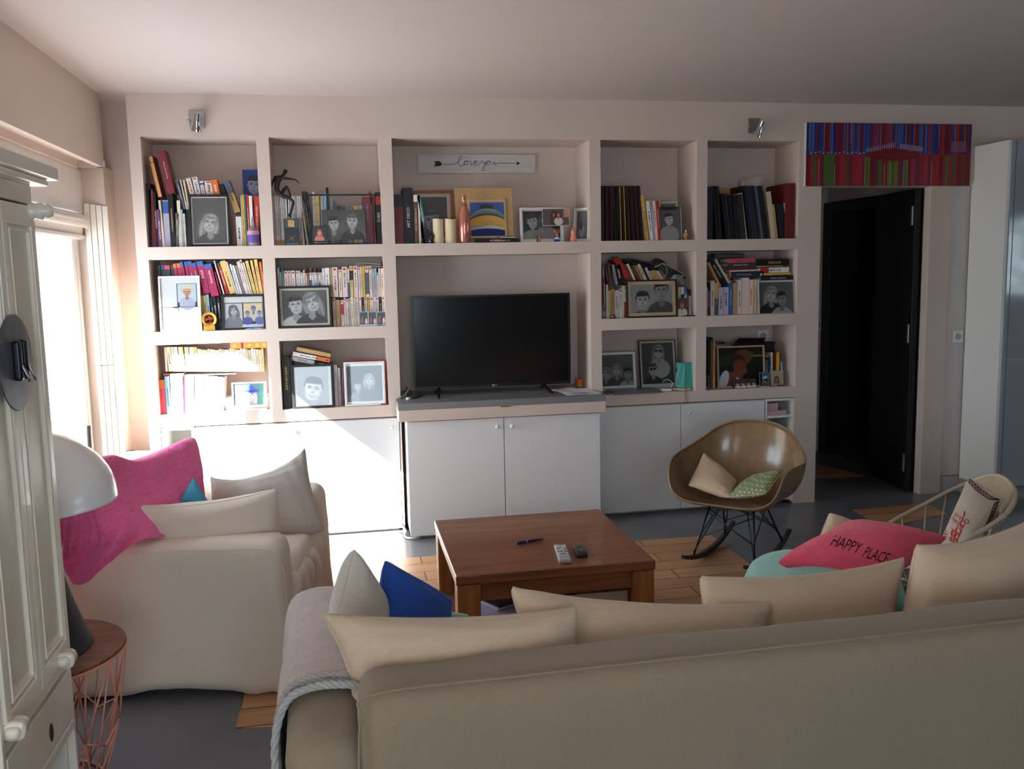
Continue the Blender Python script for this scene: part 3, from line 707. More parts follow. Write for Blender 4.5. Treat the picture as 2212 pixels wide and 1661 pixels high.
MB().lathe([(.0, 0), (.022, 0), (.023, .004), (.023, .032), (0, .032)], c=(2.507, .17, .812), n=24).build('tub_body', mat('orange_label', (214, 92, 30), rough=.4), t, autosm=True)
MB().lathe([(.0234, .006), (.0234, .017)], c=(2.507, .17, .812), n=24).build('green_label', mat('green_label', (120, 160, 60), rough=.5), t)
MB().lathe([(.0235, .032), (.024, .033), (.024, .046), (.022, .048), (0, .048)], c=(2.507, .17, .812), n=24).build('orange_lid', mat('orange_lid', (222, 96, 30), rough=.4), t, autosm=True)

# ---------------------------------------------------------------- coffee table
M_TOP = wood('brown_wood_top', (146, 92, 60), (112, 66, 42), 'x', 1., .33, 3.0, .25)
M_LEG = wood('amber_wood', (176, 118, 68), (140, 88, 48), 'z', 1., .42)
M_APR = wood('brown_wood_apron', (140, 88, 56), (110, 66, 42), 'x', 1., .42)
x0, x1, y0, y1 = 1.425, 2.222, -2.045, -1.238
t = thing('coffee_table', 'square reddish brown wooden coffee table with lower shelf', 'table', ((x0+x1)/2, (y0+y1)/2, 0))
MB().box(x0, x1, y0, y1, .362, .400).build('tabletop', M_TOP, t, bevel=.004)
for xa in (x0+.004, x1-.094):
    for ya in (y0+.004, y1-.094): MB().box(xa, xa+.09, ya, ya+.09, 0.0, .359).build('leg', M_LEG, t, bevel=.004)
MB().box(x0+.094, x1-.094, y0+.012, y0+.034, .29, .361).build('apron', M_APR, t, bevel=.002)
MB().box(x0+.094, x1-.094, y1-.034, y1-.012, .29, .361).build('apron', M_APR, t, bevel=.002)
MB().box(x0+.012, x0+.034, y0+.094, y1-.094, .32, .361).build('apron', M_APR, t, bevel=.002)
MB().box(x1-.034, x1-.012, y0+.094, y1-.094, .29, .361).build('apron', M_APR, t, bevel=.002)
MB().box(x0+.03, x1-.03, y0+.03, y1-.03, .055, .08).build('lower_shelf', M_APR, t, bevel=.003)
# on and in the table
M_BLUEP = mat('navy_plastic', (26, 34, 74), rough=.3)
a, b = at(1116, 1174, z=.408), at(1172, 1164, z=.408); dv = (b-a).normalized()
t = thing('ballpoint_pen', 'dark blue pen lying near the back of the coffee table', 'pen', (a+b)/2)
MB().tube([a, a+dv*.004, a+dv*.085, b-dv*.0], [.003, .0062, .0066, .0045], 10).build('barrel', M_BLUEP, t, smooth=True)
MB().tube([a+dv*.045, a+dv*.05], [.0069, .0069], 10).build('grip_ring', M_STEEL, t, smooth=True)
def remote(name, label, pts, L, W, body, H=.018, light=False):
    c = V((0, 0, 0))
    for p in pts: c += at(*p, z=.402)
    c /= 4; e = (at(*pts[3], z=.402)+at(*pts[2], z=.402)-at(*pts[0], z=.402)-at(*pts[1], z=.402)).normalized()
    m = Matrix.Translation((c.x, c.y, .4003)) @ Matrix.Rotation(math.atan2(-e.y, -e.x)-PI/2, 4, 'Z')   # +y = far end
    t = thing(name, label, 'remote control', (c.x, c.y, .4))
    MB().rbox(-W/2, W/2, -L/2, L/2, 0, H, r=.006, step=.02, m=m).build('body', body, t, smooth=True)
    cols = {'r': (190, 40, 30), 'g': (50, 140, 70), 'y': (210, 180, 40), 'b': (50, 100, 190), 'w': (236, 234, 230), 'k': (150, 148, 148)}
    rows_ = ['w..w', 'wwww', 'wrww', 'bwwb', 'wwww', 'rgyb', 'wwww', 'wrrw', 'wwww'] if light else ['rkkk', 'kkkk', 'kkkk', 'kkkk', 'k..k', 'kkkk', 'rgyb', 'kkkk']
    by = {}
    for r, row in enumerate(rows_):
        for q, ch in enumerate(row):
            if ch != '.': by.setdefault(ch, []).append(((q-1.5)*W*.22, L*.44-(r+.3)*L*.72/len(rows_)))
    n = 0
    for ch, ps in by.items():
        for (bx, by_) in ps:
            MB().obox(m @ Matrix.Translation((bx, by_, H)), W*.14, L*.028, .0022, (.5, .5, 0)).build('button', mat('button_'+{'r':'red','g':'green','y':'yellow','b':'blue','w':'white','k':'grey'}[ch], cols[ch], rough=.5), t)
remote('remote_control', 'light grey remote control with white and coloured buttons', [(1196, 1181), (1220, 1178), (1236, 1220), (1210, 1224)], .205, .05, mat('silver_plastic', (160, 160, 162), rough=.4), light=True)
remote('remote_control', 'smaller black remote control beside the light grey one', [(1234, 1180), (1258, 1177), (1270, 1205), (1248, 1209)], .155, .045, mat('black_plastic', (30, 30, 32), rough=.35))
t = thing('storage_box', 'lilac box on the lower shelf of the coffee table', 'box', (1.63, -1.86, .08))
M_LIL = mat('lilac_card', (186, 172, 204), rough=.6)
MB().box(1.535, 1.78, -2.0, -1.70, .08, .17).build('box_body', M_LIL, t, bevel=.002); MB().box(1.531, 1.784, -2.004, -1.696, .172, .205).build('box_lid', M_LIL, t, bevel=.002)
t = thing('notebook', 'small black notebook tilted on top of the lilac box', 'notebook', (1.62, -1.9, .205))
m = Matrix.Translation((1.61, -1.85, .208)) @ Matrix.Rotation(.5, 4, 'Z')
MB().obox(m, .10, .145, .008, (.5, .5, 0)).build('page_block', mat('lilac_pages', (210, 204, 224), rough=.8), t)
MB().obox(m @ Matrix.Translation((.012, .004, .0085)), .105, .148, .003, (.5, .5, 0)).build('cover', M_BLACK, t, bevel=.001)
MB().obox(m @ Matrix.Translation((.012, .004, .0118)), .035, .003, .0003, (.5, .5, 0)).build('gold_print', mat('gold_foil', (190, 140, 50), rough=.4, metal=.5), t)
t = thing('storage_box', 'large beige box filling the right side of the table shelf', 'box', (1.96, -1.8, .08))
MB().box(1.80, 2.12, -2.005, -1.45, .081, .272).build('box_body', mat('beige_card', (176, 162, 142), rough=.8), t, bevel=.003)
for i, (xx, yy) in enumerate(((1.86, -1.95), (1.95, -1.9), (2.03, -1.93))):
    tag(MB().obox(Matrix.Translation((xx, yy, .274+.0)) @ Matrix.Rotation(.3*i, 4, 'Z'), .09, .12, .008, (.5, .5, 0)).build('small_pouch', mat('dark_leather', (40, 36, 36), rough=.5), origin=(xx, yy, .274)),
        ['dark flat pouch at the left on the beige box', 'dark flat pouch in the middle on the beige box', 'dark flat pouch at the right on the beige box'][i], 'pouch')

# ---------------------------------------------------------------- sofa in the foreground
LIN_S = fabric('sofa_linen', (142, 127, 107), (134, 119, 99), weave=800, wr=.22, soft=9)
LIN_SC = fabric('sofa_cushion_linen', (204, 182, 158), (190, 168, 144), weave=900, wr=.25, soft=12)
sr = 0.018
T_SOFA = t = thing('sofa', 'large beige linen sofa seen from behind in the foreground', 'sofa', (.885, -3.60, 0), sr)
def wob(a, s, o=0.):
    return lambda p, n: n*(nz(p, s, o)*a + nz(p, s*3.1, o+4)*a*.35)
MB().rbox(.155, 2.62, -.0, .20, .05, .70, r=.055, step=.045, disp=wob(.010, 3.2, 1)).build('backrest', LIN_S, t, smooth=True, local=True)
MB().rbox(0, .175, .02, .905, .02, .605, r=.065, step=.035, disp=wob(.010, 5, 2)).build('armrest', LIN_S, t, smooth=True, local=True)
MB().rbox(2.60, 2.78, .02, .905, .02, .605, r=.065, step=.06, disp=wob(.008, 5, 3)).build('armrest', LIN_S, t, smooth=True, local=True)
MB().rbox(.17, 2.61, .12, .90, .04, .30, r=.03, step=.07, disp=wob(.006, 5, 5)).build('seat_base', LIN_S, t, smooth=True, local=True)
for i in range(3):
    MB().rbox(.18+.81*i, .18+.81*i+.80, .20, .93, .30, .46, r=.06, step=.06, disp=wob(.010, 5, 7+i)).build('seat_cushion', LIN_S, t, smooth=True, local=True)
# wrinkled side of the arm cover near the back
LL = smooth_path([(.150, -.004, .06), (.147, -.012, .3), (.150, -.012, .55), (.158, -.004, .66), (.185, .01, .702), (.5, .012, .706), (1.2, .012, .706), (2.0, .012, .706), (2.6, .01, .704)], 60)
MB().tube(LL, .0028, 6).build('piping_seam', LIN_S, t, smooth=True, local=True)

# wool throw with twisted rope edge over the sofa arm
M_WOOL = fabric('wool_throw', (196, 184, 178), (176, 164, 162), weave=420, wr=.35, soft=160, rough=1.)
M_ROPE = fabric('rope_cord', (176, 174, 170), (150, 148, 146), weave=600, wr=.3)
th = thing('wool_throw', 'heathered grey wool throw with rope edging over the sofa arm', 'throw', (.93, -3.0, .61))
prof = [(-.042, .02), (-.030, .20), (-.020, .40), (-.018, .53), (.002, .60), (.05, .626), (.11, .628), (.165, .612), (.192, .55), (.196, .47), (.23, .466)]
RS = Matrix.Translation((.885, -3.60, 0)) @ Matrix.Rotation(sr, 4, 'Z')
rows = []
for yy in (.245, .30, .5, .7, .86, .915, .93):
    f = 0 if yy < .87 else (.02 if yy < .92 else .09)
    rows.append([RS @ V((x-f*.1, yy, z-f*1.1 if z > .3 else z)) for x, z in prof])
sheet(rows, 60, 50, .006, wob=lambda u, v, p: V((nz(p, 5, 2)*.008-.004, nz(p, 6, 5)*.006, nz(p, 7, 8)*.005+.003))).build('woven_cloth', M_WOOL, th, smooth=True)
for off in (0, .05):
    pth = smooth_path([RS @ V((x + (-.008 if x < 0 else .0), .255-off*(1.0 if x > -.01 else 1.1), z+.014 if .55 < z else z)) for x, z in prof[:9]], 70)
    mb = MB()
    for k in range(3):      # three twisted strands
        q = []
        for i, p in enumerate(pth):
            tt = (pth[min(i+1, 69)]-pth[max(i-1, 0)]).normalized(); u = tt.cross(V((0, 1, 0))).normalized(); w = tt.cross(u); a = i*.9+k*2*PI/3
            q.append(p + (u*math.cos(a)+w*math.sin(a))*.0045)
        mb.tube(q, .0058, 6)
    mb.build('rope_edging', M_ROPE, th, smooth=True)

# cushions along the sofa back
G = 'long beige linen cushions along the sofa back'
def px4(*a): return [at(p[0], p[1], y=p[2]) for p in a]
cushion('back_cushion', 'long beige cushion at the left end of the sofa back', px4((684, 1320, -3.30), (1253, 1306, -3.26), (1262, 1500, -3.36), (758, 1565, -3.38)), .17, LIN_SC, sag=(.10, .03, .0, .05), seed=1, n=44, wr=.007, group=G)
cushion('back_cushion', 'long beige cushion behind the first, right of the black notebook', px4((1094, 1262, -3.14), (1674, 1296, -3.12), (1640, 1480, -3.28), (1130, 1500, -3.30)), .17, LIN_SC, sag=(.13, .03, .0, .03), seed=2, n=44, wr=.007, group=G)
cushion('back_cushion', 'long beige cushion in front of the pink one, third along the sofa', px4((1506, 1240, -2.98), (1962, 1198, -2.98), (1925, 1440, -3.16), (1520, 1440, -3.16)), .17, LIN_SC, sag=(.12, .03, .0, .02), seed=3, n=44, wr=.007, group=G)
cushion('back_cushion', 'big square beige cushion at the right edge of the picture', px4((1975, 1172, -3.06), (2245, 1108, -3.02), (2240, 1400, -3.2), (1935, 1410, -3.2)), .20, LIN_SC, sag=(.10, .03, .0, .03), seed=4, n=40, wr=.008, group=G)
PALE = fabric('pale_linen', (206, 198, 188), (188, 180, 170), weave=900, wr=.25)
cushion('scatter_cushion', 'pale linen cushion on its point beside the blue cushion', [at(764, 1180, y=-2.92), at(848, 1350, y=-2.78), at(790, 1480, y=-2.9), at(722, 1345, y=-3.05)], .15, PALE, sag=(.03, .03, .0, .02), seed=5, n=30, wr=.005)
BLUE = fabric('cobalt_linen', (44, 84, 168), (34, 66, 140), weave=900, wr=.3)
_, oc = cushion('scatter_cushion', 'cobalt blue cushion on its point on the sofa', [at(829, 1206, y=-2.86), at(978, 1292, y=-2.76), at(945, 1450, y=-2.86), at(800, 1440, y=-2.98)], .15, BLUE, sag=(.02, .04, .0, .03), seed=6, n=34, wr=.007)
MINT = fabric('mint_linen', (150, 196, 184), (130, 178, 168), weave=900, wr=.3)
cushion('scatter_cushion', 'mint cushion showing a sliver right of the blue cushion', [at(915, 1322, y=-2.74), at(1012, 1328, y=-2.70), at(1010, 1410, y=-2.8), at(915, 1410, y=-2.84)], .14, MINT, seed=8, n=24)
cushion('scatter_cushion', 'big rounded mint green cushion beneath the pink cushion', [at(1640, 1205, z=.50), at(1945, 1235, z=.55), at(1985, 1360, z=.50), at(1600, 1350, z=.48)], .16, MINT, sag=(-.10, .02, .02, -.06), seed=9, n=36, wr=.010, power=.4)
cushion('scatter_cushion', 'cream cushion whose corner pokes up behind the pink one', [at(1790, 1106, y=-2.42), at(1900, 1150, y=-2.45), at(1890, 1250, y=-2.55), at(1735, 1215, y=-2.5)], .12, LIN_SC, sag=(.0, .05, .0, .05), seed=10, n=24)
CORAL = fabric('coral_linen', (238, 98, 124), (222, 82, 108), weave=900, wr=.3)
hc = [at(1838, 1128, y=-2.46), at(2052, 1162, y=-2.62), at(1905, 1268, y=-2.90), at(1672, 1216, y=-2.72)]
th, oc = cushion('scatter_cushion', 'coral pink cushion with HAPPY PLACE printed on it', hc, .15, CORAL, sag=(.03, .06, .04, .03), seed=11, n=40, wr=.008)
def text_px(s, x0, y0, x1, y1, hpx, obj, name, m, off=.0015, slant=0.):
    cu = bpy.data.curves.new('tmp', 'FONT'); cu.body = s; cu.size = 1; cu.resolution_u = 2
    ob = bpy.data.objects.new('tmp', cu); COL.objects.link(ob); bpy.context.view_layer.update(); me = bpy.data.meshes.new_from_object(ob.evaluated_get(bpy.context.evaluated_depsgraph_get())); bpy.data.objects.remove(ob)
    xs = [v.co.x for v in me.vertices]; a, b = min(xs), max(xs); W = MW[obj.name]
    from mathutils.bvhtree import BVHTree
    bv = BVHTree.FromPolygons([W @ v.co for v in obj.data.vertices], [tuple(p.vertices) for p in obj.data.polygons]); mb = MB()
    L = math.hypot(x1-x0, y1-y0); ux, uy = (x1-x0)/L, (y1-y0)/L
    for v in me.vertices:
        f = (v.co.x-a)/(b-a)*L; g = v.co.y/.72*hpx; px, py = x0+ux*f+uy*g+slant*g, y0+uy*f-ux*g
        d = (at(px, py, y=0)-CAM).normalized(); h = bv.ray_cast(CAM, d); mb.v.append(h[0]-d*off if h[0] is not None else at(px, py, y=-2.6))
    mb.f = [tuple(p.vertices) for p in me.polygons]; bpy.data.meshes.remove(me)
    return mb.sub(name, m, obj)
text_px('HAPPY', 1793, 1177, 1853, 1196, 24, oc, 'printed_words', mat('black_ink', (40, 20, 28), rough=.9), slant=.25)
text_px('PLACE', 1862, 1202, 1912, 1218, 24, oc, 'printed_words', MATS['black_ink'], slant=.25)

# ---------------------------------------------------------------- slip-covered armchair
LIN_A = fabric('armchair_linen', (226, 213, 196), (218, 205, 188), weave=800, wr=.28, soft=10)
LIN_G = fabric('greyer_linen', (202, 194, 186), (184, 176, 168), weave=850, wr=.3, soft=12)
ar = math.radians(-8.7); ya = V((.152, .988, 0)); xa = V((.988, -.152, 0)); OA = V((.80, -2.075, 0)) + ya*.52 - xa*.45
t = thing('armchair', 'wide armchair in a loose oatmeal linen slipcover, seen from the side', 'armchair', OA, ar)
def skirt(p, n):       # cloth that hangs, pleats and flares towards the floor
    f = max(0, min(1, (.5-p.z)/.5)); s = (abs(n.x)+abs(n.y))
    q = n*(nz(p, 4, 3)*.010 + nz(p, 13, 6)*.003 + f*f*.030*s + f*f*s*.006*math.sin((p.x*1.1+p.y)*27+nz(p, 3, 1)*4))
    if p.z < .06: q += V((0, 0, .012*math.sin((p.x+p.y)*11)+.008))
    return q
MB().rbox(-.50, .43, -.50, -.30, .015, .580, r=.055, step=.03, disp=skirt).build('armrest', LIN_A, t, smooth=True, local=True)
MB().rbox(-.50, .43, .30, .50, .015, .580, r=.055, step=.035, disp=skirt).build('armrest', LIN_A, t, smooth=True, local=True)
MB().rbox(-.52, -.32, -.50, .50, .015, .76, r=.06, step=.05, disp=skirt).build('backrest', LIN_A, t, smooth=True, local=True)
MB().rbox(-.34, .44, -.31, .31, .27, .45, r=.06, step=.03, disp=lambda p, n: n*(nz(p, 9, 2)*.012+nz(p, 22, 5)*.006)).build('seat_cushion', LIN_A, t, smooth=True, local=True)
def front(p, n): return n*(nz(V((p.x, p.y*3.2, p.z*.6)), 6, 8)*.030 + .018*math.sin(p.y*55+nz(p, 5, 1)*5)*min(1, max(0, (.5-p.z)*3)))
MB().rbox(.34, .455, -.30, .33, .02, .40, r=.04, step=.014, disp=front).build('skirt_front', LIN_A, t, smooth=True, local=True)
MB().tube(smooth_path([(-.50, -.492, .545), (-.2, -.500, .560), (.2, -.500, .562), (.38, -.496, .556), (.43, -.49, .50), (.445, -.5, .3), (.46, -.515, .05)], 50), .0022, 6).build('piping_seam', LIN_A, t, smooth=True, local=True)
cushion('back_cushion', 'plump cream back cushion of the armchair, mostly under the pink throw', [V((.10, -1.84, .83)), V((.36, -1.24, .84)), V((.40, -1.36, .46)), V((.16, -1.90, .46))], .09, LIN_A, sag=(.05, .02, 0, .02), seed=20, n=28, wr=.008)
cushion('lumbar_cushion', 'long oatmeal cushion along the near arm of the armchair', [at(283, 1090, y=-1.86), at(602, 1050, y=-1.84), at(614, 1215, y=-1.76), at(320, 1215, y=-1.74)], .17, LIN_A, sag=(.12, .02, .0, .04), seed=21, n=40, wr=.008)
cushion('scatter_cushion', 'large pale linen cushion leaning on the far arm of the armchair', [at(450, 1026, y=-1.26), at(662, 962, y=-1.22), at(706, 1150, y=-1.44), at(440, 1165, y=-1.50)], .19, LIN_G, sag=(.24, .05, .0, .05), seed=22, n=44, wr=.012)
SKY = fabric('turquoise_linen', (86, 176, 206), (66, 154, 186), weave=900, wr=.3)
cushion('scatter_cushion', 'small turquoise cushion with one corner peeping out on the armchair', [at(418, 1030, y=-1.62), at(470, 1110, y=-1.60), at(415, 1160, y=-1.62), at(366, 1110, y=-1.64)], .10, SKY, sag=(.04, .04, .04, .04), seed=23, n=24, wr=.004)
PINK = fabric('pink_gauze', (240, 118, 168), (228, 96, 150), weave=260, wr=.9, soft=60)
T = lambda a: [at(x, y, y=d) for x, y, d in a]
rows = [[V((-.10, -2.0, .60)), V((-.02, -1.86, .78)), V((.08, -1.62, .80)), V((.20, -1.24, .74))],
        T([(100, 1040, -2.04), (226, 984, -1.87), (305, 992, -1.66), (412, 944, -1.32)]),
        T([(105, 1100, -2.08), (222, 1050, -1.95), (318, 1050, -1.74), (436, 1000, -1.40)]),
        T([(110, 1150, -2.12), (228, 1120, -2.02), (330, 1100, -1.82), (442, 1062, -1.47)]),
        T([(120, 1190, -2.16), (232, 1168, -2.10), (338, 1140, -1.88), (450, 1130, -1.52)]),
        T([(138, 1224, -2.165), (178, 1262, -2.165), (306, 1166, -2.0), (460, 1160, -1.56)])]
def gauze(u, v, p):
    return V((0, -1, .3)).normalized()*(.006*math.sin(u*34+v*6)*(.3+v) + nz(p, 9, 3)*.018 + nz(p, 30, 1)*.006)
tp = thing('pink_throw', 'bright pink crinkled cotton throw over the armchair back and near arm', 'throw', (.2, -1.7, .8))
sheet(rows, 110, 90, .003, wob=gauze).build('draped_cloth', PINK, tp, smooth=True)
rows = [T([(128, 1120, -2.175), (165, 1090, -2.17), (200, 1080, -2.15)]), T([(128, 1165, -2.19), (175, 1150, -2.19), (228, 1160, -2.18)]), T([(130, 1215, -2.20), (180, 1190, -2.205), (238, 1172, -2.19)])]
sheet(rows, 50, 40, .003, wob=gauze).build('folded_corner', PINK, tp, smooth=True)

# ---------------------------------------------------------------- wire table with lamp
t = thing('wire_basket_table', 'round side table, walnut top on a salmon pink wire basket', 'table', (.093, -2.543, 0))
c = V((.093, -2.543, 0))
MB().lathe([(0, .436), (.250, .436), (.253, .439), (.253, .448), (.250, .450), (0, .450)], c=c, n=64).build('tabletop', wood('walnut', (132, 84, 54), (100, 60, 38), 'x', 1., .38), t, autosm=True)
SAL = mat('salmon_wire', (222, 148, 126), rough=.45)
mb = MB(); ring = lambda r, z, n=48, ph=0.: [c+V((r*math.cos(2*PI*i/n+ph), r*math.sin(2*PI*i/n+ph), z)) for i in range(n)]
mb.tube(ring(.256, .438), .0035, 8, closed=True); mb.tube(ring(.165, .006), .004, 8, closed=True); mb.tube(ring(.10, .006), .003, 6, closed=True)
N = 9
for k in range(N):
    a = 2*PI*k/N+.30; h = PI/N; P_ = lambda r, a_, z: c+V((r*math.cos(a_), r*math.sin(a_), z))
    top0, top1 = P_(.255, a, .436), P_(.255, a+2*h, .436); node = P_(.228, a+h, .215); b0, b1 = P_(.165, a, .006), P_(.165, a+2*h, .006)
    for q in ((top0, b0), (top0, node), (top1, node), (node, b0), (node, b1), (P_(.255, a+h, .436), node), (node, P_(.165, a+h, .006)), (P_(.218, a, .17), node), (P_(.218, a+2*h, .17), node), (b0, c+V((0, 0, .006)))): mb.tube(q, .0028, 6)
mb.build('wire_basket', SAL, t, smooth=True)
t = thing('table_lamp', 'table lamp with white dome shade and dark conical base', 'lamp', (.093, -2.543, .45))
MB().lathe([(0, 0), (.160, 0), (.163, .004), (.158, .012), (.120, .13), (.085, .26), (.060, .36), (.03, .42), (0, .42)], c=c+V((0, 0, .451)), n=48).build('conical_base', mat('charcoal_lacquer', (52, 54, 56), rough=.4), t, autosm=True)
prof = [(.262*math.cos(a), .262*math.sin(a)*.80) for a in [PI/2*i/20 for i in range(21)]]
prof2 = [(r*.985, z*.98-.002) for r, z in reversed(prof)]
MB().lathe([(.264, -.006)]+prof[:-1]+[(0, prof[-1][1])]+[(0, prof2[0][1])]+prof2[1:]+[(.258, -.006)], c=c+V((0, 0, .905)), n=64).build('dome_shade', mat('opal_white', (236, 234, 232), rough=.18, spec=.5), t, smooth=True)

# ---------------------------------------------------------------- old white cabinet at the left edge
xf, ya_, yb_ = .300, -3.385, -2.895; ym = (ya_+yb_)/2
t = thing('antique_cabinet', 'tall cream painted antique wedding cabinet at the left edge', 'cabinet', (.05, ym, 0))
mb = MB(); mb.box(-.19, xf-.022, ya_, ya_+.03, .0, 1.78); mb.box(-.19, xf-.022, yb_-.03, yb_, .0, 1.78); mb.box(-.19, -.17, ya_, yb_, .35, 1.78); mb.box(-.19, xf-.03, ya_, yb_, .40, .42); mb.box(-.19, xf-.03, ya_, yb_, .56, .58); mb.box(-.19, xf-.022, ya_, yb_, 1.76, 1.78)
mb.build('case', M_CREAM, t, bevel=.002)
MB().box(-.20, xf+.055, ya_-.03, yb_+.035, 1.795, 1.830).box(-.20, xf+.035, ya_-.02, yb_+.020, 1.780, 1.795).build('cornice', M_CREAM, t, bevel=.005)
MB().box(xf-.022, xf-.002, ya_, yb_, 1.735, 1.78).box(xf-.022, xf-.002, ya_, ya_+.016, .0, 1.735).box(xf-.022, xf-.002, yb_-.016, yb_, 0, 1.735).box(xf-.022, xf-.004, ya_+.016, yb_-.016, .545, .572).box(xf-.022, xf, ya_+.016, yb_-.016, .375, .40).build('face_frame', M_CREAM, t, bevel=.002)
def cab_door(a, b):
    d = MB().box(xf-.016, xf-.002, a, b, .580, 1.728).build('door', M_CREAM, t, bevel=.0015)
    m = Matrix.Translation((xf-.002, (a+b)/2, .580)) @ Matrix.Rotation(PI/2, 4, 'Z')
    MB().frame(m, b-a, 1.148, .016, .030, bot=.05, top=.05).sub('door_frame_rails', M_CREAM, d, bevel=.003)
    MB().frame(m @ Matrix.Translation((0, -.004, .060)), b-a-.085, 1.03, .010, .006).sub('panel_moulding', M_CREAM, d, bevel=.002)
    w = MB().box(xf-.0022, xf-.0012, a+.058, b-.058, .66, 1.65).sub('panel_field', mat('cream_panel', (220, 213, 195), rough=.32, var=(4, (206, 197, 178))), d)
cab_door(ym+.002, yb_-.017); cab_door(ya_+.017, ym-.002)
MB().box(xf-.016, xf-.001, ya_+.020, yb_-.020, .405, .535).build('drawer', M_CREAM, t, bevel=.002).name
dr = [o for o in bpy.data.objects if o.name == 'drawer'][0]
MB().lathe([(0, 0), (.012, 0), (.012, .002), (0, .002)], n=20, m=Matrix.Translation((xf-.0005, -3.09, .453)) @ Matrix.Rotation(PI/2, 4, 'Y') @ Matrix.Diagonal((1.9, 1, 1, 1))).sub('keyhole', mat('old_bronze', (74, 60, 44), rough=.5, metal=.6), dr)
# pivot knobs and carved paws
for y in (yb_-.045, ya_+.05):
    m = Matrix.Translation((xf+.004, y, 1.715)) @ Matrix.Rotation(PI/2, 4, 'Y')
    MB().lathe([(0, 0), (.020, 0), (.022, .008), (.016, .014), (.021, .022), (.021, .030), (.014, .036), (.018, .044), (.013, .052), (0, .056)], n=20, m=m).build('turned_pivot_knob', M_CREAM, t, smooth=True)
for y in (yb_-.10, ya_+.03):
    mb = MB(); cc = V((xf+.010, y, .602))
    mb.rbox(xf-.004, xf+.040, y-.026, y+.026, .578, .618, r=.018, step=.008, disp=lambda p, n: n*(.004*math.sin((p.y-y)*420)+nz(p, 60, 2)*.002))
    mb.build('carved_paw', M_CREAM, t, smooth=True)
M_IRON = mat('old_iron', (112, 116, 126), rough=.45, metal=.55, var=(20, (86, 90, 100)))
MB().lathe([(0, 0), (.108, 0), (.110, .0015), (.108, .004), (0, .007)], n=56, m=Matrix.Translation((xf+.008, ym, 1.365)) @ Matrix.Rotation(PI/2, 4, 'Y')).build('lock_plate', M_IRON, t, autosm=True)
for sg in (-1, 1):
    y = ym+sg*.020
    MB().rbox(xf+.012, xf+.030, y-.010, y+.010, 1.325, 1.415, r=.006, step=.01).build('lock_tab', mat('dark_iron', (42, 42, 50), rough=.35, metal=.6), t, smooth=True)
    MB().tube(smooth_path([(xf+.032, y-.009, 1.36), (xf+.043, y-.006, 1.33), (xf+.040, y+.006, 1.325), (xf+.032, y+.009, 1.35)], 14), .003, 6).build('ring_pull', M_STEEL, t, smooth=True)

# ---------------------------------------------------------------- rocking shell chair
t = thing('rocking_chair', 'tan moulded shell rocking chair on black wire legs and dark rockers', 'chair', (3.075, -.965, 0), math.radians(-44.0))
half = [(0, -.285, .352), (.10, -.292, .354), (.19, -.294, .364), (.255, -.285, .400), (.285, -.262, .460), (.298, -.225, .520), (.310, -.16, .545), (.326, -.07, .548), (.332, .01, .552), (.312, .085, .570), (.262, .155, .612), (.195, .215, .668), (.110, .252, .700), (0, .262, .708)]
rim = [V(p) for p in half] + [V((-p[0], p[1], p[2])) for p in reversed(half[1:-1])]
R_ = smooth_path(rim, 96, closed=True); seat_c = V((0, -.03, .328))
def shell(u, s, off=0.):
    r = R_[int(round(u*96)) % 96]; a = s*PI/2
    f = math.sin(a)**.72; g = (1-math.cos(a))**1.25
    x, y = lerp(seat_c.x, r.x, f), lerp(seat_c.y, r.y, f); z = seat_c.z + .012*f*0 + (r.z-seat_c.z)*g
    d = V((x-seat_c.x, y-seat_c.y, 0)); d = d.normalized() if d.length > 1e-6 else V((0, 0, 0))
    k = min(1, g*2.2); nrm = (V((0, 0, -1))*(1-k) + d*k).normalized() if off else V((0, 0, 0))
    return V((x, y, z)) + nrm*off
mb = MB(); mb.grid(lambda u, v: shell(u, max(v, .001)), 96, 30, closed_u=True); k1 = len(mb.v)
mb.grid(lambda u, v: shell(u, max(v, .001), .006), 96, 30, flip=True, closed_u=True)
for i in range(96): j = (i+1) % 96; mb.f.append((30*96+i, k1+30*96+i, k1+30*96+j, 30*96+j))
TAN = mat('tan_fibreglass', (140, 112, 82), rough=.22, spec=.5, coat=.2, var=(30, (132, 104, 76)))
mb.build('shell_seat', TAN, t, smooth=True, local=True)
MB().tube([shell(i/96, 1, .003) for i in range(96)], .0048, 8, closed=True).build('rolled_rim', TAN, t, smooth=True, local=True)
BW = mat('black_wire', (20, 20, 21), rough=.4)
RK = wood('dark_rocker_wood', (54, 38, 32), (38, 27, 24), 'y', 1., .4)
for sx in (-1, 1):
    X = sx*.162
    pts = [(X, -.37+.74*i/24) for i in range(25)]; mb = MB()
    zc = lambda y: .034 + 1.10-math.sqrt(1.10**2-y*y) if abs(y) < 1.1 else 0
    path = [V((X, y, zc(y)-.016)) for _, y in pts]; vs = []
    for p in path:
        w = .012; h = .018*(1.0-.35*abs(p.y)/.37); vs += [p+V((-w, 0, -h+.004)), p+V((w, 0, -h+.004)), p+V((w, 0, h)), p+V((-w, 0, h))]
    fs = [(4*i+j, 4*i+(j+1) % 4, 4*i+4+(j+1) % 4, 4*i+4+j) for i in range(24) for j in range(4)] + [(3, 2, 1, 0), (96, 97, 98, 99)]
    mb.add(vs, fs).build('rocker', RK, t, local=True, bevel=.003)
S = {}
for sx in (-1, 1):
    for sy in (-1, 1): S[(sx, sy)] = (V((sx*.115, sy*.085-.03, .318)), V((sx*.162, sy*.235, .052)), V((sx*.04, sy*.09-.03, .318)))
for (sx, sy), (a, b, c2) in S.items():
    MB().tube([a, b], .0055, 8).build('leg', BW, t, smooth=True, local=True)
    MB().tube([c2+V((sx*.02, -sy*.05, 0)), b+V((0, 0, .02))], .0035, 6).build('brace', BW, t, smooth=True, local=True)
mb = MB()
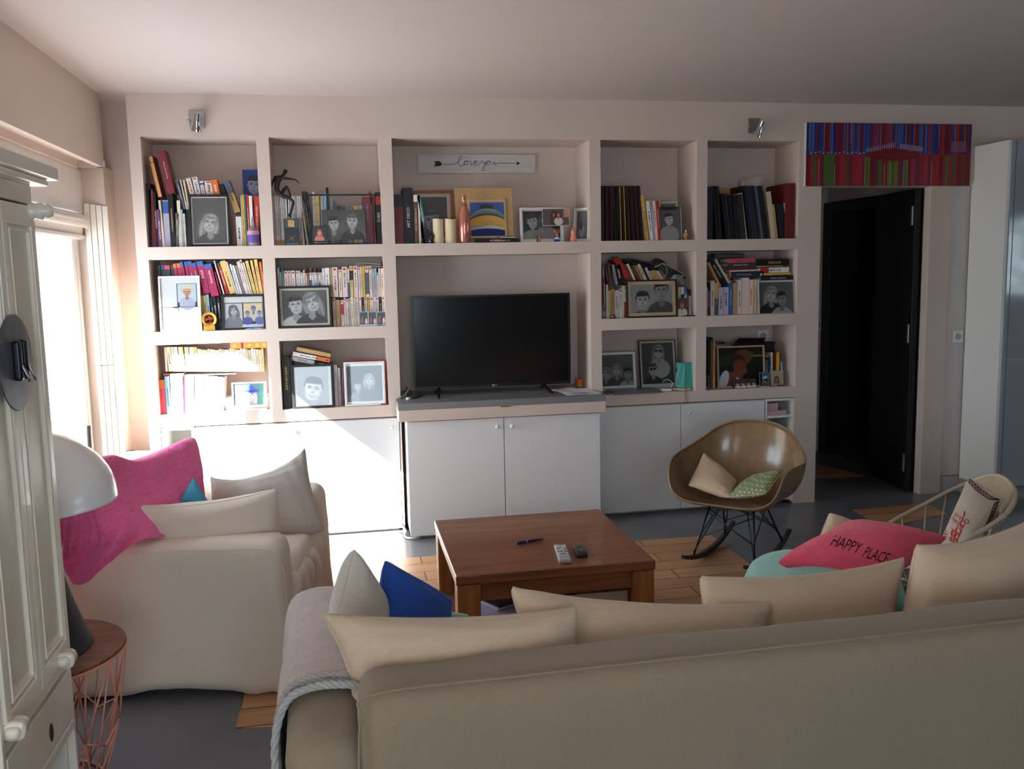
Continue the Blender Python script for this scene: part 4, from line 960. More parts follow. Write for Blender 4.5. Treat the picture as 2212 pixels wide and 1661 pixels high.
q = lambda s, f: lerp(S[s][0], S[s][1], f)
for sx in (-1, 1):
    mb.tube([q((sx, -1), .12), q((sx, 1), .62)], .003, 6); mb.tube([q((sx, 1), .12), q((sx, -1), .62)], .003, 6)
for sy in (-1, 1):
    mb.tube([q((-1, sy), .12), V((0, sy*.05-.03, .292)), q((1, sy), .12)], .003, 6); mb.tube([q((-1, sy), .18), q((1, sy), .66)], .003, 6); mb.tube([q((1, sy), .18), q((-1, sy), .66)], .003, 6)
mb.build('wire_struts', BW, t, smooth=True, local=True)
for sx, sy in ((1, 1), (-1, 1), (1, -1), (-1, -1)): MB().lathe([(0, 0), (.018, 0), (.018, .02), (0, .02)], n=14, c=(sx*.085, sy*.075-.03, .304)).build('mount', mat('black_rubber', (26, 26, 26), rough=.7), t, local=True)
WM = MW[t.name]
cot = fabric('sand_cotton', (214, 190, 160), (198, 172, 142), weave=900, wr=.3)
cushion('patchwork_cushion', 'sand coloured half of the cushion pair in the shell chair', [WM @ V(p) for p in ((-.225, .06, .545), (-.02, .02, .415), (.02, -.20, .375), (-.21, -.20, .415))], .085, cot, sag=(.05, .02, .02, .02), seed=30, n=34, wr=.008)
pat = mat('green_print_cotton', (148, 158, 120), rough=.9, spec=.15)
n_ = pat.node_tree.nodes; l_ = pat.node_tree.links
tcx = n_.new('ShaderNodeTexCoord'); vo = n_.new('ShaderNodeTexVoronoi'); vo.inputs['Scale'].default_value = 62; vo.inputs['Randomness'].default_value = .1; l_.new(tcx.outputs['Object'], vo.inputs['Vector'])
rp_ = n_.new('ShaderNodeValToRGB'); rp_.color_ramp.elements[0].position = .26; rp_.color_ramp.elements[0].color = (*lin((222, 212, 176)), 1); rp_.color_ramp.elements[1].position = .34; rp_.color_ramp.elements[1].color = (*lin((136, 150, 112)), 1)
l_.new(vo.outputs['Distance'], rp_.inputs[0]); l_.new(rp_.outputs[0], n_['Principled BSDF'].inputs['Base Color'])
cushion('patchwork_cushion', 'green patterned cushion in the shell chair, against the right side', [WM @ V(p) for p in ((.02, .10, .42), (.225, .03, .50), (.20, -.19, .415), (.0, -.20, .375))], .075, pat, sm=cot, sag=(.03, .02, .02, .02), seed=31, n=30, wr=.006)

# ---------------------------------------------------------------- round wire chair with woven back
RP = [(1905,1142,-1.6),(2000,1087,-1.5),(2085,1045,-1.48),(2150,1026,-1.6),(2190,1056,-1.78),(2178,1104,-1.98),(2112,1152,-2.1),(2040,1196,-2.12),(1950,1225,-2.0),(1890,1192,-1.8)]
hoop = smooth_path([at(a, b, y=c_) for a, b, c_ in RP], 80, closed=True); hc_ = sum(hoop, V())/80
t = thing('wire_chair', 'round cream wire chair with woven back, right of the sofa cushions', 'chair', (hc_.x, hc_.y, 0))
CRM = mat('cream_enamel', (206, 190, 166), rough=.4)
MB().tube(hoop, .0095, 10, closed=True).build('hoop_rim', CRM, t, smooth=True)
lowc = V((hc_.x-.05, hc_.y+.02, .15)); low = [lowc+V((.17*math.cos(2*PI*i/40), .17*math.sin(2*PI*i/40), .02*math.cos(2*PI*i/40))) for i in range(40)]
MB().tube(low, .006, 8, closed=True).build('seat_ring', CRM, t, smooth=True)
for i in range(0, 80, 4):
    p = hoop[i]; d = p-hc_; a_ = math.atan2(d.y, d.x) % (2*PI); q_ = low[int(a_/(2*PI)*40) % 40]
    mid_ = lerp(p, q_, .55) + V((0, 0, -.03))
    MB().tube(smooth_path([p, mid_, q_], 8), .0034, 6).build('spoke', CRM, t, smooth=True)
base = [V((lowc.x+.20*math.cos(2*PI*i/40), lowc.y+.20*math.sin(2*PI*i/40), .007)) for i in range(40)]
MB().tube(base, .007, 8, closed=True).build('foot_ring', CRM, t, smooth=True)
for k in range(4):
    MB().tube([base[k*10+3], low[k*10+3]], .006, 8).build('leg', CRM, t, smooth=True)
mb = MB(); WKM = mat('woven_cane', (196, 178, 150), rough=.8); dk = MB()
for k in range(17):
    f = .02+.022*k; arc = []
    for i in range(18, 46):
        p = hoop[i]; q_ = lowc+V((.2, 0, .1)); arc.append(lerp(p, q_, f) + (p-hc_).normalized()*.018*math.sin(f*8))
    mb.tube(smooth_path(arc, 60), .0042, 6)
mb.build('woven_back', WKM, t, smooth=True)
mb = MB()
for i in range(18, 46):
    p = hoop[i]; mb.tube([p+V((0, 0, .006)), p+V((.012, 0, -.004)), p+V((.006, 0, -.012))], .0055, 6)
mb.build('wrapped_binding', WKM, t, smooth=True)
CAN = fabric('canvas_cotton', (208, 196, 178), (196, 184, 166), weave=800, wr=.15)
cc4 = [at(2092, 1030, y=-1.72), at(2172, 1076, y=-1.86), at(2098, 1196, y=-2.06), at(2016, 1204, y=-1.92)]
th, oc = cushion('scatter_cushion', 'canvas cushion with red print and braided border in the wire chair', cc4, .10, CAN, sag=(.02, .02, .02, .02), seed=40, n=34, wr=.004)
REDI = mat('red_ink', (214, 44, 54), rough=.9)
text_px('Jorge', 2060, 1112, 2080, 1124, 9, oc, 'printed_words', REDI)
text_px('Amado', 2054, 1122, 2074, 1136, 10, oc, 'printed_words', REDI)
from mathutils.bvhtree import BVHTree
def drape(strokes, r, obj, name, m, off=.002):
    W = MW[obj.name]; bv = BVHTree.FromPolygons([W @ v.co for v in obj.data.vertices], [tuple(p.vertices) for p in obj.data.polygons]); mb = MB()
    for st in strokes:
        q = []
        for px, py in st:
            d = (at(px, py, y=0)-CAM).normalized(); h = bv.ray_cast(CAM, d)
            if h[0] is not None: q.append(h[0]-d*off)
        if len(q) > 1: mb.tube(q, r, 5)
    return mb.sub(name, m, obj)
st = []
def ring_px(cx, cy, rx, ry, a=0.):
    return [(cx+rx*math.cos(k*PI/6)*math.cos(a)-ry*math.sin(k*PI/6)*math.sin(a), cy+rx*math.cos(k*PI/6)*math.sin(a)+ry*math.sin(k*PI/6)*math.cos(a)) for k in range(13)]
for q_ in ((2079, 1131, 5, 6), (2088, 1126, 4, 5), (2077, 1137, 3, 3), (2060, 1152, 6, 7), (2060, 1152, 3, 4), (2070, 1146, 5, 6), (2057, 1164, 6, 6), (2066, 1158, 4, 7), (2057, 1164, 3, 3), (2064, 1170, 4, 5)): st.append(ring_px(*q_))
st += [[(2083, 1104), (2082, 1110), (2079, 1120), (2076, 1128)], [(2082, 1104), (2084, 1108), (2083, 1112)], [(2070, 1132), (2066, 1142), (2056, 1148)], [(2078, 1142), (2074, 1152), (2068, 1164), (2062, 1178)], [(2055, 1140), (2060, 1146)]]
for k in range(6): st.append([(2043+k*.3-k*1.2, 1128+k*6), (2052-k*1.2, 1134+k*5.2)]); st.append([(2047-k*1.4, 1126+k*6), (2049-k*1.4, 1131+k*6)])
drape(st, .0016, oc, 'printed_drawing', REDI)
brd = [[(2088+k*1.05, 1035+k*1.0+2.2*math.sin(k*1.6)) for k in range(46)]] + [[(2154-k*.75+1.6*math.sin(k*1.7), 1082+k*1.35) for k in range(44)]]
edge = [[(2088, 1037), (2110, 1060), (2136, 1078), (2150, 1080)], [(2092, 1032), (2115, 1053), (2140, 1072), (2160, 1079)], [(2149, 1085), (2140, 1110), (2132, 1128), (2122, 1144)], [(2158, 1082), (2150, 1106), (2141, 1126), (2130, 1146)]]
drape([[tuple(V((a[0], a[1], 0)).lerp(V((b[0], b[1], 0)), k/6)[:2]) for a, b in zip(e[:-1], e[1:]) for k in range(7)] for e in edge], .0018, oc, 'border_edge', mat('maroon_braid', (122, 44, 54), rough=.9))
zig = []
for e0, e1 in ((edge[0], edge[1]), (edge[2], edge[3])):
    A_ = [V((*p, 0)) for p in e0]; B_ = [V((*p, 0)) for p in e1]; zig.append([tuple((catmull(A_, k/26) if k % 2 else catmull(B_, k/26))[:2]) for k in range(27)])
drape(zig, .0022, oc, 'border_braid', mat('dark_braid', (60, 40, 44), rough=.9))
# ---------------------------------------------------------------- things on the shelves
Z = {'11': (290,280,6.153), '12': (570,280,6.154), '13': (840,290,4.9156), '14': (1280,290,6.921), '15': (1510,290,6.922), '21': (310,540,7.9), '22': (580,540,8.193),
     '31': (320,720,7.9), '32': (590,720,8.193), '24': (1285,530,9.413), '25': (1510,530,9.617), '34': (1285,700,9.413), '35': (1510,700,9.617)}
FL = {'1': NZ[5], '2': NZ[3], '3': NZ[1]}
PLACE = {'11': 'top far left niche', '12': 'top second niche', '13': 'top centre niche', '14': 'top fourth niche', '15': 'top far right niche', '21': 'middle far left niche',
         '22': 'middle second niche', '24': 'middle fourth niche', '25': 'middle far right niche', '31': 'bottom far left niche', '32': 'bottom second niche', '34': 'bottom fourth niche', '35': 'bottom far right niche'}
def P_(n, x, y, Y): a, b, s = Z[n]; return at(a+x/s, b+y/s, y=Y)
CN = dict(black=(26,26,28), dark=(44,42,46), navy=(40,44,66), grey=(128,126,134), slate=(84,92,110), lgrey=(176,172,172), white=(226,222,218), cream=(222,206,180), beige=(204,184,152), tan=(182,146,98),
          pinkish=(222,198,188), pale=(214,206,204), red=(176,44,36), dred=(110,34,34), burg=(122,48,56), brown=(104,70,50), orange=(216,110,52), yellow=(212,170,50), pyellow=(216,184,112), teal=(58,128,142),
          blue=(60,94,160), lblue=(130,180,206), purple=(126,70,120), lav=(168,162,184), green=(52,72,52), dgreen=(34,48,44), mag=(160,40,84), blk2=(34,26,28), pink=(206,70,96), lilac=(190,180,200), dteal=(36,64,70))
ORD = ['first','second','third','fourth','fifth','sixth','seventh','eighth','ninth','tenth','eleventh','twelfth','thirteenth','fourteenth','fifteenth','sixteenth','seventeenth','eighteenth','nineteenth','twentieth',
       'twenty-first','twenty-second','twenty-third','twenty-fourth','twenty-fifth','twenty-sixth','twenty-seventh','twenty-eighth','twenty-ninth','thirtieth']
def book_at(m, w, H, D, col, label, opt, group=None, flat=False):
    b = min(.0022, w*.16); mb = MB()
    mb.box(0, w, 0, b, 0, H); mb.box(0, b, b, D, 0, H); mb.box(w-b, w, b, D, 0, H)
    me_ = mb.build('book', M_BOOK, local=True); me_.matrix_world = m; MW[me_.name] = m; tag(me_, label, 'book', group)
    c = CN[col]; me_.color = (*lin(c), 1); L = sum(c)/3
    bd = opt.get('band'); me_['band'] = tuple(lin(CN[bd[0]] if bd else c)); me_['bands'] = (float(bd[1]) if bd else 2., float(bd[2]) if bd else 3., 0. if opt.get('plain') or opt.get('title') else 1.)
    ik = CN[opt['ink']] if 'ink' in opt else ((92, 74, 74) if L > 120 else (196, 186, 164)); me_['ink_colour'] = tuple(lin(ik))
    e = opt.get('em'); me_['emblem'] = (*lin(CN[e] if e else c), 1. if e else 0.)
    pm = MB().box(b, w-b, b, D-.003, .0025, H-.0025).build('page_block', opt.get('pages', M_PAGES), me_, local=True)
    if opt.get('title'):
        s_, sz, tc, pos = opt['title'][:4]; rot = Matrix.Rotation(PI/2, 3, 'Y') if not opt.get('up', True) else Matrix.Rotation(-PI/2, 3, 'Y')
        R = (m.to_3x3() @ rot @ R_FRONT); o = text('spine_title', s_, sz, mat('title_'+tc, CN[tc], rough=.5), m @ V((w*.5, -.0006, H*pos)), R, me_, sx=opt['title'][4] if len(opt['title']) > 4 else 1.)
    return me_
def shelf_row(n, yb, where, E, Y=.05, D=.14, base=None, group=None):
    seen = {}; tot = {}
    for e in E: tot[e[5]] = tot.get(e[5], 0)+1
    for e in E:
        xbl, xbr, xtl, yt, col, desc = e[:6]; opt = dict(e[6]) if len(e) > 6 else {}
        Yb = Y+opt.get('dy', 0); y_b = opt.get('yb', yb)
        A, B, T_ = P_(n, xbl, y_b, Yb), P_(n, xbr, y_b, Yb), P_(n, xtl, yt, Yb)
        if base == 'floor': A.z = FL[n[0]]+.0006
        a = math.atan2(T_.x-A.x, T_.z-A.z)
        if abs(a) < .022: a = 0.
        w = max(.004, (B.x-A.x)*math.cos(a)-.0010); H = (T_-A).length
        if a > 0: A.z += w*math.sin(a)
        seen[desc] = seen.get(desc, 0)+1
        nm = desc if tot[desc] == 1 else f'{ORD[seen[desc]-1]} {desc} from left'
        lab = f'{nm}, {where}, {PLACE[n]}' if where else f'{nm} in {PLACE[n]}'
        book_at(Matrix.Translation(A) @ Matrix.Rotation(a, 4, 'Y'), w, H, opt.get('D', D), col, lab, opt, group or f'books in the {PLACE[n]}')
def flat_row(n, E, Y=.05, D=.13):
    """books lying flat or sloping: x0,x1,yl(bottom at left),yr(bottom at right),th(px),col,label"""
    for x0, x1, yl, yr, th, col, lab, *o in E:
        opt = dict(o[0]) if o else {}; A, B, T_ = P_(n, x0, yl, Y), P_(n, x1, yr, Y), P_(n, x0, yl-th, Y)
        a = math.atan2(B.z-A.z, B.x-A.x); H = (B-A).length; w = T_.z-A.z
        # the spine runs left to right: book z axis -> along, book x axis -> downwards
        m = Matrix.Translation(A) @ Matrix.Rotation(-a, 4, 'Y') @ Matrix.Translation((0, opt.get('dy', 0), w)) @ Matrix.Rotation(PI/2, 4, 'Y')
        book_at(m, w-.0008, H, D, col, f'{lab}, {PLACE[n]}', opt, f'books in the {PLACE[n]}')
def pframe(n, x0, x1, yb, yt, label, fr, fw, mw, picture, Y=.012, t=.016, matc=(222, 216, 208), mono=False, bgc=(120, 116, 116), yaw=0., tilt=5., floor=True, grad=None, mwt=None, glass=True, cat='picture frame', frname='frame', xoff=0., mwb=None):
    A, B, T_ = P_(n, x0, yb, Y), P_(n, x1, yb, Y), P_(n, x0, yt, Y); w = (B.x-A.x)/math.cos(yaw); z0 = FL[n[0]]+.0008 if floor else A.z; h = (T_.z-z0)/math.cos(math.radians(tilt))
    c = V(((A.x+B.x)/2, Y+.002+t/2, z0)); m = Matrix.Translation(c) @ Matrix.Rotation(yaw, 4, 'Z') @ Matrix.Rotation(math.radians(-tilt), 4, 'X')
    th = thing('picture_frame', label, cat, c)
    if fw: MB().frame(m, w, h, t, fw).build(frname, fr, th, bevel=.0012)
    mwt = mw if mwt is None else mwt; mwb = mwt if mwb is None else mwb
    MB().obox(m @ Matrix.Translation((0, t*.25, fw*.6)), w-fw*1.2, .003, h-fw*1.2, (.5, .5, 0)).build('mount_board', mat('mount_%d_%d_%d' % matc, matc, rough=.85), th)
    pw, ph = w-2*(fw+mw), h-2*fw-mwt-mwb
    painted(m @ Matrix.Translation((xoff, t*.25-.0022, fw+mwb)), pw, ph, picture, bgc, parent=th, mono=mono, grad=grad)
    if glass: MB().obox(m @ Matrix.Translation((0, -t*.12, fw*.8)), w-fw*1.6, .0016, h-fw*1.6, (.5, .5, 0)).build('glass_pane', M_GLASS, th)
    if tilt: MB().obox(m @ Matrix.Translation((0, t*.5, h*.02)) @ Matrix.Rotation(math.radians(-10 if tilt < 12 else 5), 4, 'X'), .03, .003, h*.6, (.5, 0, 0)).build('easel_back', M_BLACK, th)
    return th, m, w, h
FB = mat('frame_black', (24, 24, 27), rough=.4); FWH = mat('frame_white', (226, 222, 218), rough=.4)
def snapshot(n, x0, x1, yb, yt, label, pic, bgc=(90, 90, 100), Y=.004, border=(.003, .003, .012, .003), tilt=6., floor=True, roll=0., paper=(228, 228, 228), mono=False, cat='photo'):
    A, B, T_ = P_(n, x0, yb, Y), P_(n, x1, yb, Y), P_(n, x0, yt, Y); w = B.x-A.x; z0 = FL[n[0]]+.0006 if floor else A.z; h = T_.z-z0; c = V(((A.x+B.x)/2, Y, z0))
    m = Matrix.Translation(c) @ Matrix.Rotation(roll, 4, 'Y') @ Matrix.Rotation(math.radians(-tilt), 4, 'X'); th = thing('photo_print', label, cat, c)
    MB().obox(m, w, .0008, h, (.5, .5, 0)).build('photo_paper', mat('paper_%d_%d_%d' % paper, paper, rough=.4), th); l, r, b, t_ = border
    painted(m @ Matrix.Translation(((l-r)/2, -.0006, b)), w-l-r, h-b-t_, pic, bgc, parent=th, res=.0012, mono=mono); return th

# --- top far left niche
shelf_row('11', 1560, 'lower row', [
 (172, 240, 150, 715, 'black', 'tall black book', {'plain': 1}), (243, 297, 195, 790, 'burg', 'burgundy book', {'plain': 1}), (297, 327, 246, 830, 'black', 'black book with pale title', {'title': ('Les grandes vacances', .011, 'white', .5)}),
 (327, 380, 292, 1062, 'purple', 'short purple book', {'ink': 'pinkish'}), (380, 412, 318, 940, 'cream', 'cream book', {'plain': 1}), (412, 490, 364, 940, 'lav', 'blue and white marbled book', {'band': ('blue', .72, .98), 'plain': 1}),
 (492, 556, 441, 810, 'black', 'black art book with gold title', {'title': ('Le Post-Impressionnisme', .0125, 'pyellow', .48), 'plain': 1}), (556, 600, 546, 1105, 'slate', 'slate grey book'), (602, 648, 564, 940, 'cream', 'cream book with orange title', {'ink': 'orange'}),
 (650, 672, 626, 1060, 'lblue', 'thin pale blue book'), (674, 700, 650, 1115, 'cream', 'thin ivory book'), (703, 748, 692, 1065, 'black', 'black book beside the frame', {'plain': 1}),
 (1302, 1362, 1290, 1165, 'brown', 'dark brown book right of the frame', {'plain': 1, 'yb': 1545}), (1368, 1444, 1340, 1155, 'white', 'white book with black print', {'ink': 'black', 'yb': 1545}), (1448, 1462, 1415, 880, 'cream', 'thin white booklet', {'plain': 1, 'yb': 1545}),
 (1466, 1492, 1432, 860, 'yellow', 'thin yellow book', {'yb': 1545}), (1494, 1512, 1456, 862, 'teal', 'thin teal book', {'yb': 1545, 'plain': 1}), (1520, 1552, 1488, 864, 'red', 'thin red book', {'yb': 1545}), (1556, 1600, 1522, 880, 'white', 'white book behind the bottle', {'yb': 1545, 'plain': 1}), (1606, 1672, 1590, 888, 'red', 'wide red book behind the bottle', {'yb': 1545})], base='floor')
M_GILT = mat('gilt_page_edges', (216, 178, 108), rough=.5, var=(90, (198, 150, 84)))
A = P_('11', 318, 905, .05); T_ = P_('11', 185, 350, .05); an = math.atan2(T_.x-A.x, T_.z-A.z)
m = Matrix.Translation(A) @ Matrix.Rotation(an, 4, 'Y') @ Matrix.Translation((.019, .14, 0)) @ Matrix.Rotation(PI, 4, 'Z')
m = Matrix.Translation(A) @ Matrix.Rotation(an, 4, 'Y'); H = (T_-A).length
t = thing('book', 'thick red book showing speckled gilt page edges, leaning at the left of the top far left niche', 'book', A, 0, 'books in the top far left niche')
t['label'] = 'thick leaning red book showing speckled gilt page edges, top far left niche'
MB().obox(m, .002, .14, H, (0, 0, 0)).obox(m @ Matrix.Translation((.020, 0, 0)), .002, .14, H, (0, 0, 0)).obox(m @ Matrix.Translation((0, .138, 0)), .022, .002, H, (0, 0, 0)).build('cover', mat('red_binding', (140, 36, 34), rough=.5), t)
MB().obox(m @ Matrix.Translation((.002, .003, .004)), .018, .134, H-.008, (0, 0, 0)).build('page_block', M_GILT, t)
MB().obox(m @ Matrix.Translation((.002, .0015, H*.83)), .018, .002, .004, (0, 0, 0)).build('ribbon', MATS['red_binding'], t)
shelf_row('11', 860, 'leaning on the upper row', [(446, 548, 300, 284, 'burg', 'brick red French grammar book', {'title': ('français sans fautes', .0125, 'pinkish', .55), 'band': ('dred', .0, .06), 'plain': 1})], Y=.045)
shelf_row('11', 1062, 'upper row', [
 (652, 692, 540, 668, 'slate', 'slate blue leaning paperback'), (694, 712, 602, 668, 'cream', 'cream leaning paperback'), (716, 738, 646, 668, 'cream', 'cream leaning paperback'),
 (760, 826, 684, 650, 'pinkish', 'pinkish white leaning paperback', {'yb': 930}), (832, 905, 764, 636, 'pale', 'white leaning paperback', {'em': 'red', 'yb': 930}), (908, 958, 866, 685, 'pale', 'white leaning paperback', {'band': ('blue', .78, .9), 'yb': 930}),
 (962, 1066, 930, 686, 'pinkish', 'pinkish white leaning paperback', {'em': 'red', 'yb': 930}), (1072, 1160, 1010, 672, 'orange', 'bright orange paperback', {'yb': 930, 'ink': 'cream'}), (1180, 1245, 1122, 728, 'black', 'black paperback', {'yb': 930, 'plain': 1}),
 (1338, 1422, 1180, 690, 'tan', 'thick patterned paperback', {'yb': 1112, 'band': ('slate', .6, 1.)})], Y=.06, D=.11)
pframe('11', 746, 1284, 1545, 857, 'black frame with a smiling girl, top far left niche', FB, .012, .007, face(.5, .62, .46, -.25, (196, 188, 184), (150, 140, 134), long=True, top=(98, 90, 92)), mono=True, bgc=(104, 96, 98))
A = P_('11', 1530, 1000, .20)
th = thing('poster_card', 'large blue card with a man\'s face behind the bottle', 'poster', V((.58, .20, FL['1'])))
m = Matrix.Translation((.5575, .215, FL['1']+.001)); MB().obox(m, .10, .004, .444, (.5, .5, 0)).build('card', mat('card_navy', (34, 44, 84), rough=.5), th)
painted(m @ Matrix.Translation((0, -.003, .0)), .10, .444, face(.62, 3.55, .85, -.1, (150, 152, 178), (34, 36, 54), top=(48, 56, 92)) + [('r', 0, .3, 4.1, 4.25, (40, 66, 150), .02), ('r', 0, .3, 3.7, 3.85, (40, 66, 150), .02)], (44, 62, 130), parent=th, res=.0018)
def bottle(name, label, c, prof, m, parts, cat='bottle', n=28):
    t = thing(name, label, cat, c); MB().lathe(prof, c=c, n=n).build('bottle_body', m, t, smooth=True)
    for nm, pr, mm in parts: MB().lathe(pr, c=c, n=n).build(nm, mm, t, autosm=True)
    return t
c = P_('11', 1592, 1545, .035); c.z = FL['1']+.001
bottle('glass_bottle', 'clear glass bottle with cork and purple striped label', c, [(0, 0), (.032, 0), (.034, .004), (.034, .072), (.030, .088), (.014, .105), (.0085, .118), (.0075, .15), (0, .15)], mat('frosted_glass', (206, 198, 200), rough=.15, trans=.6, ior=1.2),
       [('paper_label', [(.0345, .018), (.0345, .062)], mat('label_purple', (96, 76, 150), rough=.6, var=(1, (90, 70, 150)))), ('pink_label', [(.0346, .062), (.0346, .072), (.032, .084)], mat('label_pink', (200, 140, 160), rough=.6)), ('cork', [(0, .150), (.0068, .150), (.0068, .162), (0, .162)], mat('cork', (192, 130, 76), rough=.9))])
# --- top second niche
E = []; xs = [132 + i*22.5 for i in range(18)]
for i in range(17):
    x = xs[i]; E.append((x, x+21.5, x-28+i*1.2, 885-(i % 3)*4, ['pale', 'lgrey', 'white'][i % 3], 'thin white magazine', {'band': ('tan', 0, .12)}))
shelf_row('12', 1532, '', E, base='floor', D=.2, Y=.06)
shelf_row('12', 1525, '', [(520, 548, 456, 890, 'white', 'white softcover beside the magazines'), (572, 596, 480, 895, 'cream', 'cream softcover beside the magazines', {}), (598, 616, 500, 822, 'dgreen', 'dark green leaning book', {}), (616, 640, 524, 818, 'dgreen', 'dark gilt leaning book', {'ink': 'tan'}), (642, 668, 560, 830, 'black', 'black leaning book', {}),
 (672, 704, 652, 828, 'white', 'white book behind the glass frame', {}), (706, 760, 690, 855, 'pyellow', 'pale yellow book behind the glass frame'), (764, 800, 752, 870, 'lgrey', 'grey book behind the glass frame'), (804, 850, 796, 838, 'lblue', 'light blue book behind the glass frame'), (856, 892, 832, 770, 'black', 'tall black book behind the glass frame', {'plain': 1}),
 (896, 940, 884, 905, 'grey', 'short grey book behind the glass frame'), (944, 990, 930, 950, 'slate', 'short slate book behind the glass frame'), (996, 1050, 985, 1010, 'dark', 'short dark book behind the glass frame'), (1056, 1110, 1045, 1020, 'brown', 'short brown book behind the glass frame'),
 (1116, 1190, 1110, 1010, 'grey', 'second short grey book behind the glass frame'), (1196, 1258, 1190, 1015, 'yellow', 'short yellow book behind the glass frame'), (1264, 1320, 1256, 1010, 'lgrey', 'pale short book behind the glass frame'),
 (1336, 1456, 1322, 892, 'burg', 'wide mauve book behind the glass frame', {'title': ('STEFAN ZWEIG', .014, 'lgrey', .68), 'plain': 1}), (1478, 1502, 1402, 818, 'red', 'red book right of the glass frame', {'yb': 1518}), (1506, 1578, 1484, 832, 'black', 'thick black CUBA book', {'yb': 1518, 'title': ('CUBA', .022, 'white', .52), 'band': ('red', .76, .92), 'plain': 1})], base='floor', Y=.07, D=.15)
A, B, T_ = P_('12', 612, 1522, .02), P_('12', 1478, 1510, .02), P_('12', 605, 855, .02); w = B.x-A.x; h = T_.z-FL['1']; c = V(((A.x+B.x)/2, .03, FL['1']+.001)); m = Matrix.Translation(c) @ Matrix.Rotation(math.radians(-4), 4, 'X')
t = thing('picture_frame', 'wide black glass frame with two children floating over the books behind', 'picture frame', c)
MB().frame(m, w, h, .014, .008).build('frame', FB, t, bevel=.001); MB().obox(m @ Matrix.Translation((0, -.003, .006)), w-.012, .0016, h-.012, (.5, .5, 0)).build('glass_pane', M_GLASS, t)
s_ = (1/6.154)/FPX*5.4
painted(m @ Matrix.Translation((.010, .002, .027)), w*.665, h*.60, face(.27, .38, .26, .05, (190, 180, 178), (60, 54, 54)) + face(.70, .43, .27, -.05, (194, 186, 182), (104, 94, 90), top=(62, 58, 60)), (112, 102, 104), parent=t, mono=True, grad=(84, 76, 78))
snapshot('12', 652, 840, 1492, 1280, 'small print of a red-haired girl stuck on the wide glass frame', face(.48, .62, .34, .1, (210, 160, 140), (150, 80, 50), long=True, top=(200, 120, 110)), (60, 64, 70), Y=.016, floor=False, border=(.001, .001, .006, .004), paper=(30, 30, 34), tilt=4)
# bronze dancer on a painted plinth
def skinned(name, nodes, edges, m, parent, sub=2):
    me = bpy.data.meshes.new(name); W = MW[parent.name].inverted(); me.from_pydata([tuple(W @ V(p)) for p, r in nodes], edges, []); o = bpy.data.objects.new(name, me); COL.objects.link(o); o.parent = parent; MW[o.name] = MW[parent.name]; me.materials.append(m)
    md = o.modifiers.new('skin', 'SKIN'); md.use_smooth_shade = True
    for i, (p, r) in enumerate(nodes): me.skin_vertices[0].data[i].radius = (r, r)
    me.skin_vertices[0].data[0].use_root = True
    s = o.modifiers.new('sub', 'SUBSURF'); s.levels = sub; s.render_levels = sub; return o
N_ = lambda x, y, d=0.: P_('12', x, y, .035+d)
BRZ = mat('dark_bronze', (44, 38, 36), rough=.38, metal=.5)
c = P_('12', 372, 1530, .03); c.z = FL['1']+.001
t = thing('statuette', 'dark bronze dancing figure balanced on a painted block', 'statuette', c)
nodes = [(N_(205, 865), 0.0167), (N_(170, 790), 0.0138), (N_(175, 705), 0.0167), (N_(200, 640), 0.0152), (N_(250, 612), 0.0072), (N_(285, 560), 0.0130), (N_(296, 528), 0.0138),
 (N_(255, 645, -.008), 0.0087), (N_(350, 655, -.012), 0.0061), (N_(425, 668, -.012), 0.0046), (N_(468, 712, -.012), 0.0043), (N_(150, 632, .008), 0.0087), (N_(118, 700, .01), 0.0065), (N_(88, 775, .01), 0.0055),
 (N_(240, 880, -.006), 0.0130), (N_(330, 905, -.006), 0.0109), (N_(395, 955, -.004), 0.0087), (N_(375, 1050), 0.0072), (N_(348, 1130), 0.0051), (N_(350, 1172), 0.0051), (N_(318, 1140, -.002), 0.0041),
 (N_(235, 850, .008), 0.0116), (N_(300, 750, .008), 0.0090), (N_(335, 830, .008), 0.0065), (N_(362, 900, .008), 0.0046)]
skinned('bronze_figure', nodes, [(0,1),(1,2),(2,3),(3,4),(4,5),(5,6),(3,7),(7,8),(8,9),(9,10),(3,11),(11,12),(12,13),(0,14),(14,15),(15,16),(16,17),(17,18),(18,19),(18,20),(0,21),(21,22),(22,23),(23,24)], BRZ, t)
A, B = P_('12', 280, 1525, .03), P_('12', 475, 1525, .03); h = P_('12', 350, 1187, .03).z-c.z
MB().box(A.x, B.x, .018, .048, c.z, c.z+h).build('plinth_block', mat('plinth_dark', (36, 38, 38), rough=.5), t, bevel=.001)
painted(Matrix.Translation(((A.x+B.x)/2, .0172, c.z)), B.x-A.x, h, [('r', .06, .94, 1.2, 1.8, (50, 74, 66), .03)] + [('r', .28+.11*i, .38+.11*i, 1.27+.12*j, 1.37+.12*j, (214, 184, 90) if (i+j) % 2 else (214, 140, 60), .02) for i in range(4) for j in range(4)] + [('e', .5, .5, .4, .03, .6, (120, 96, 60), .5), ('e', .5, .45, .3, .03, -.7, (120, 96, 60), .5), ('r', .1, .9, .06, .14, (50, 110, 120), .03)], (34, 36, 38), parent=t, name='painted_motif', res=.0014)
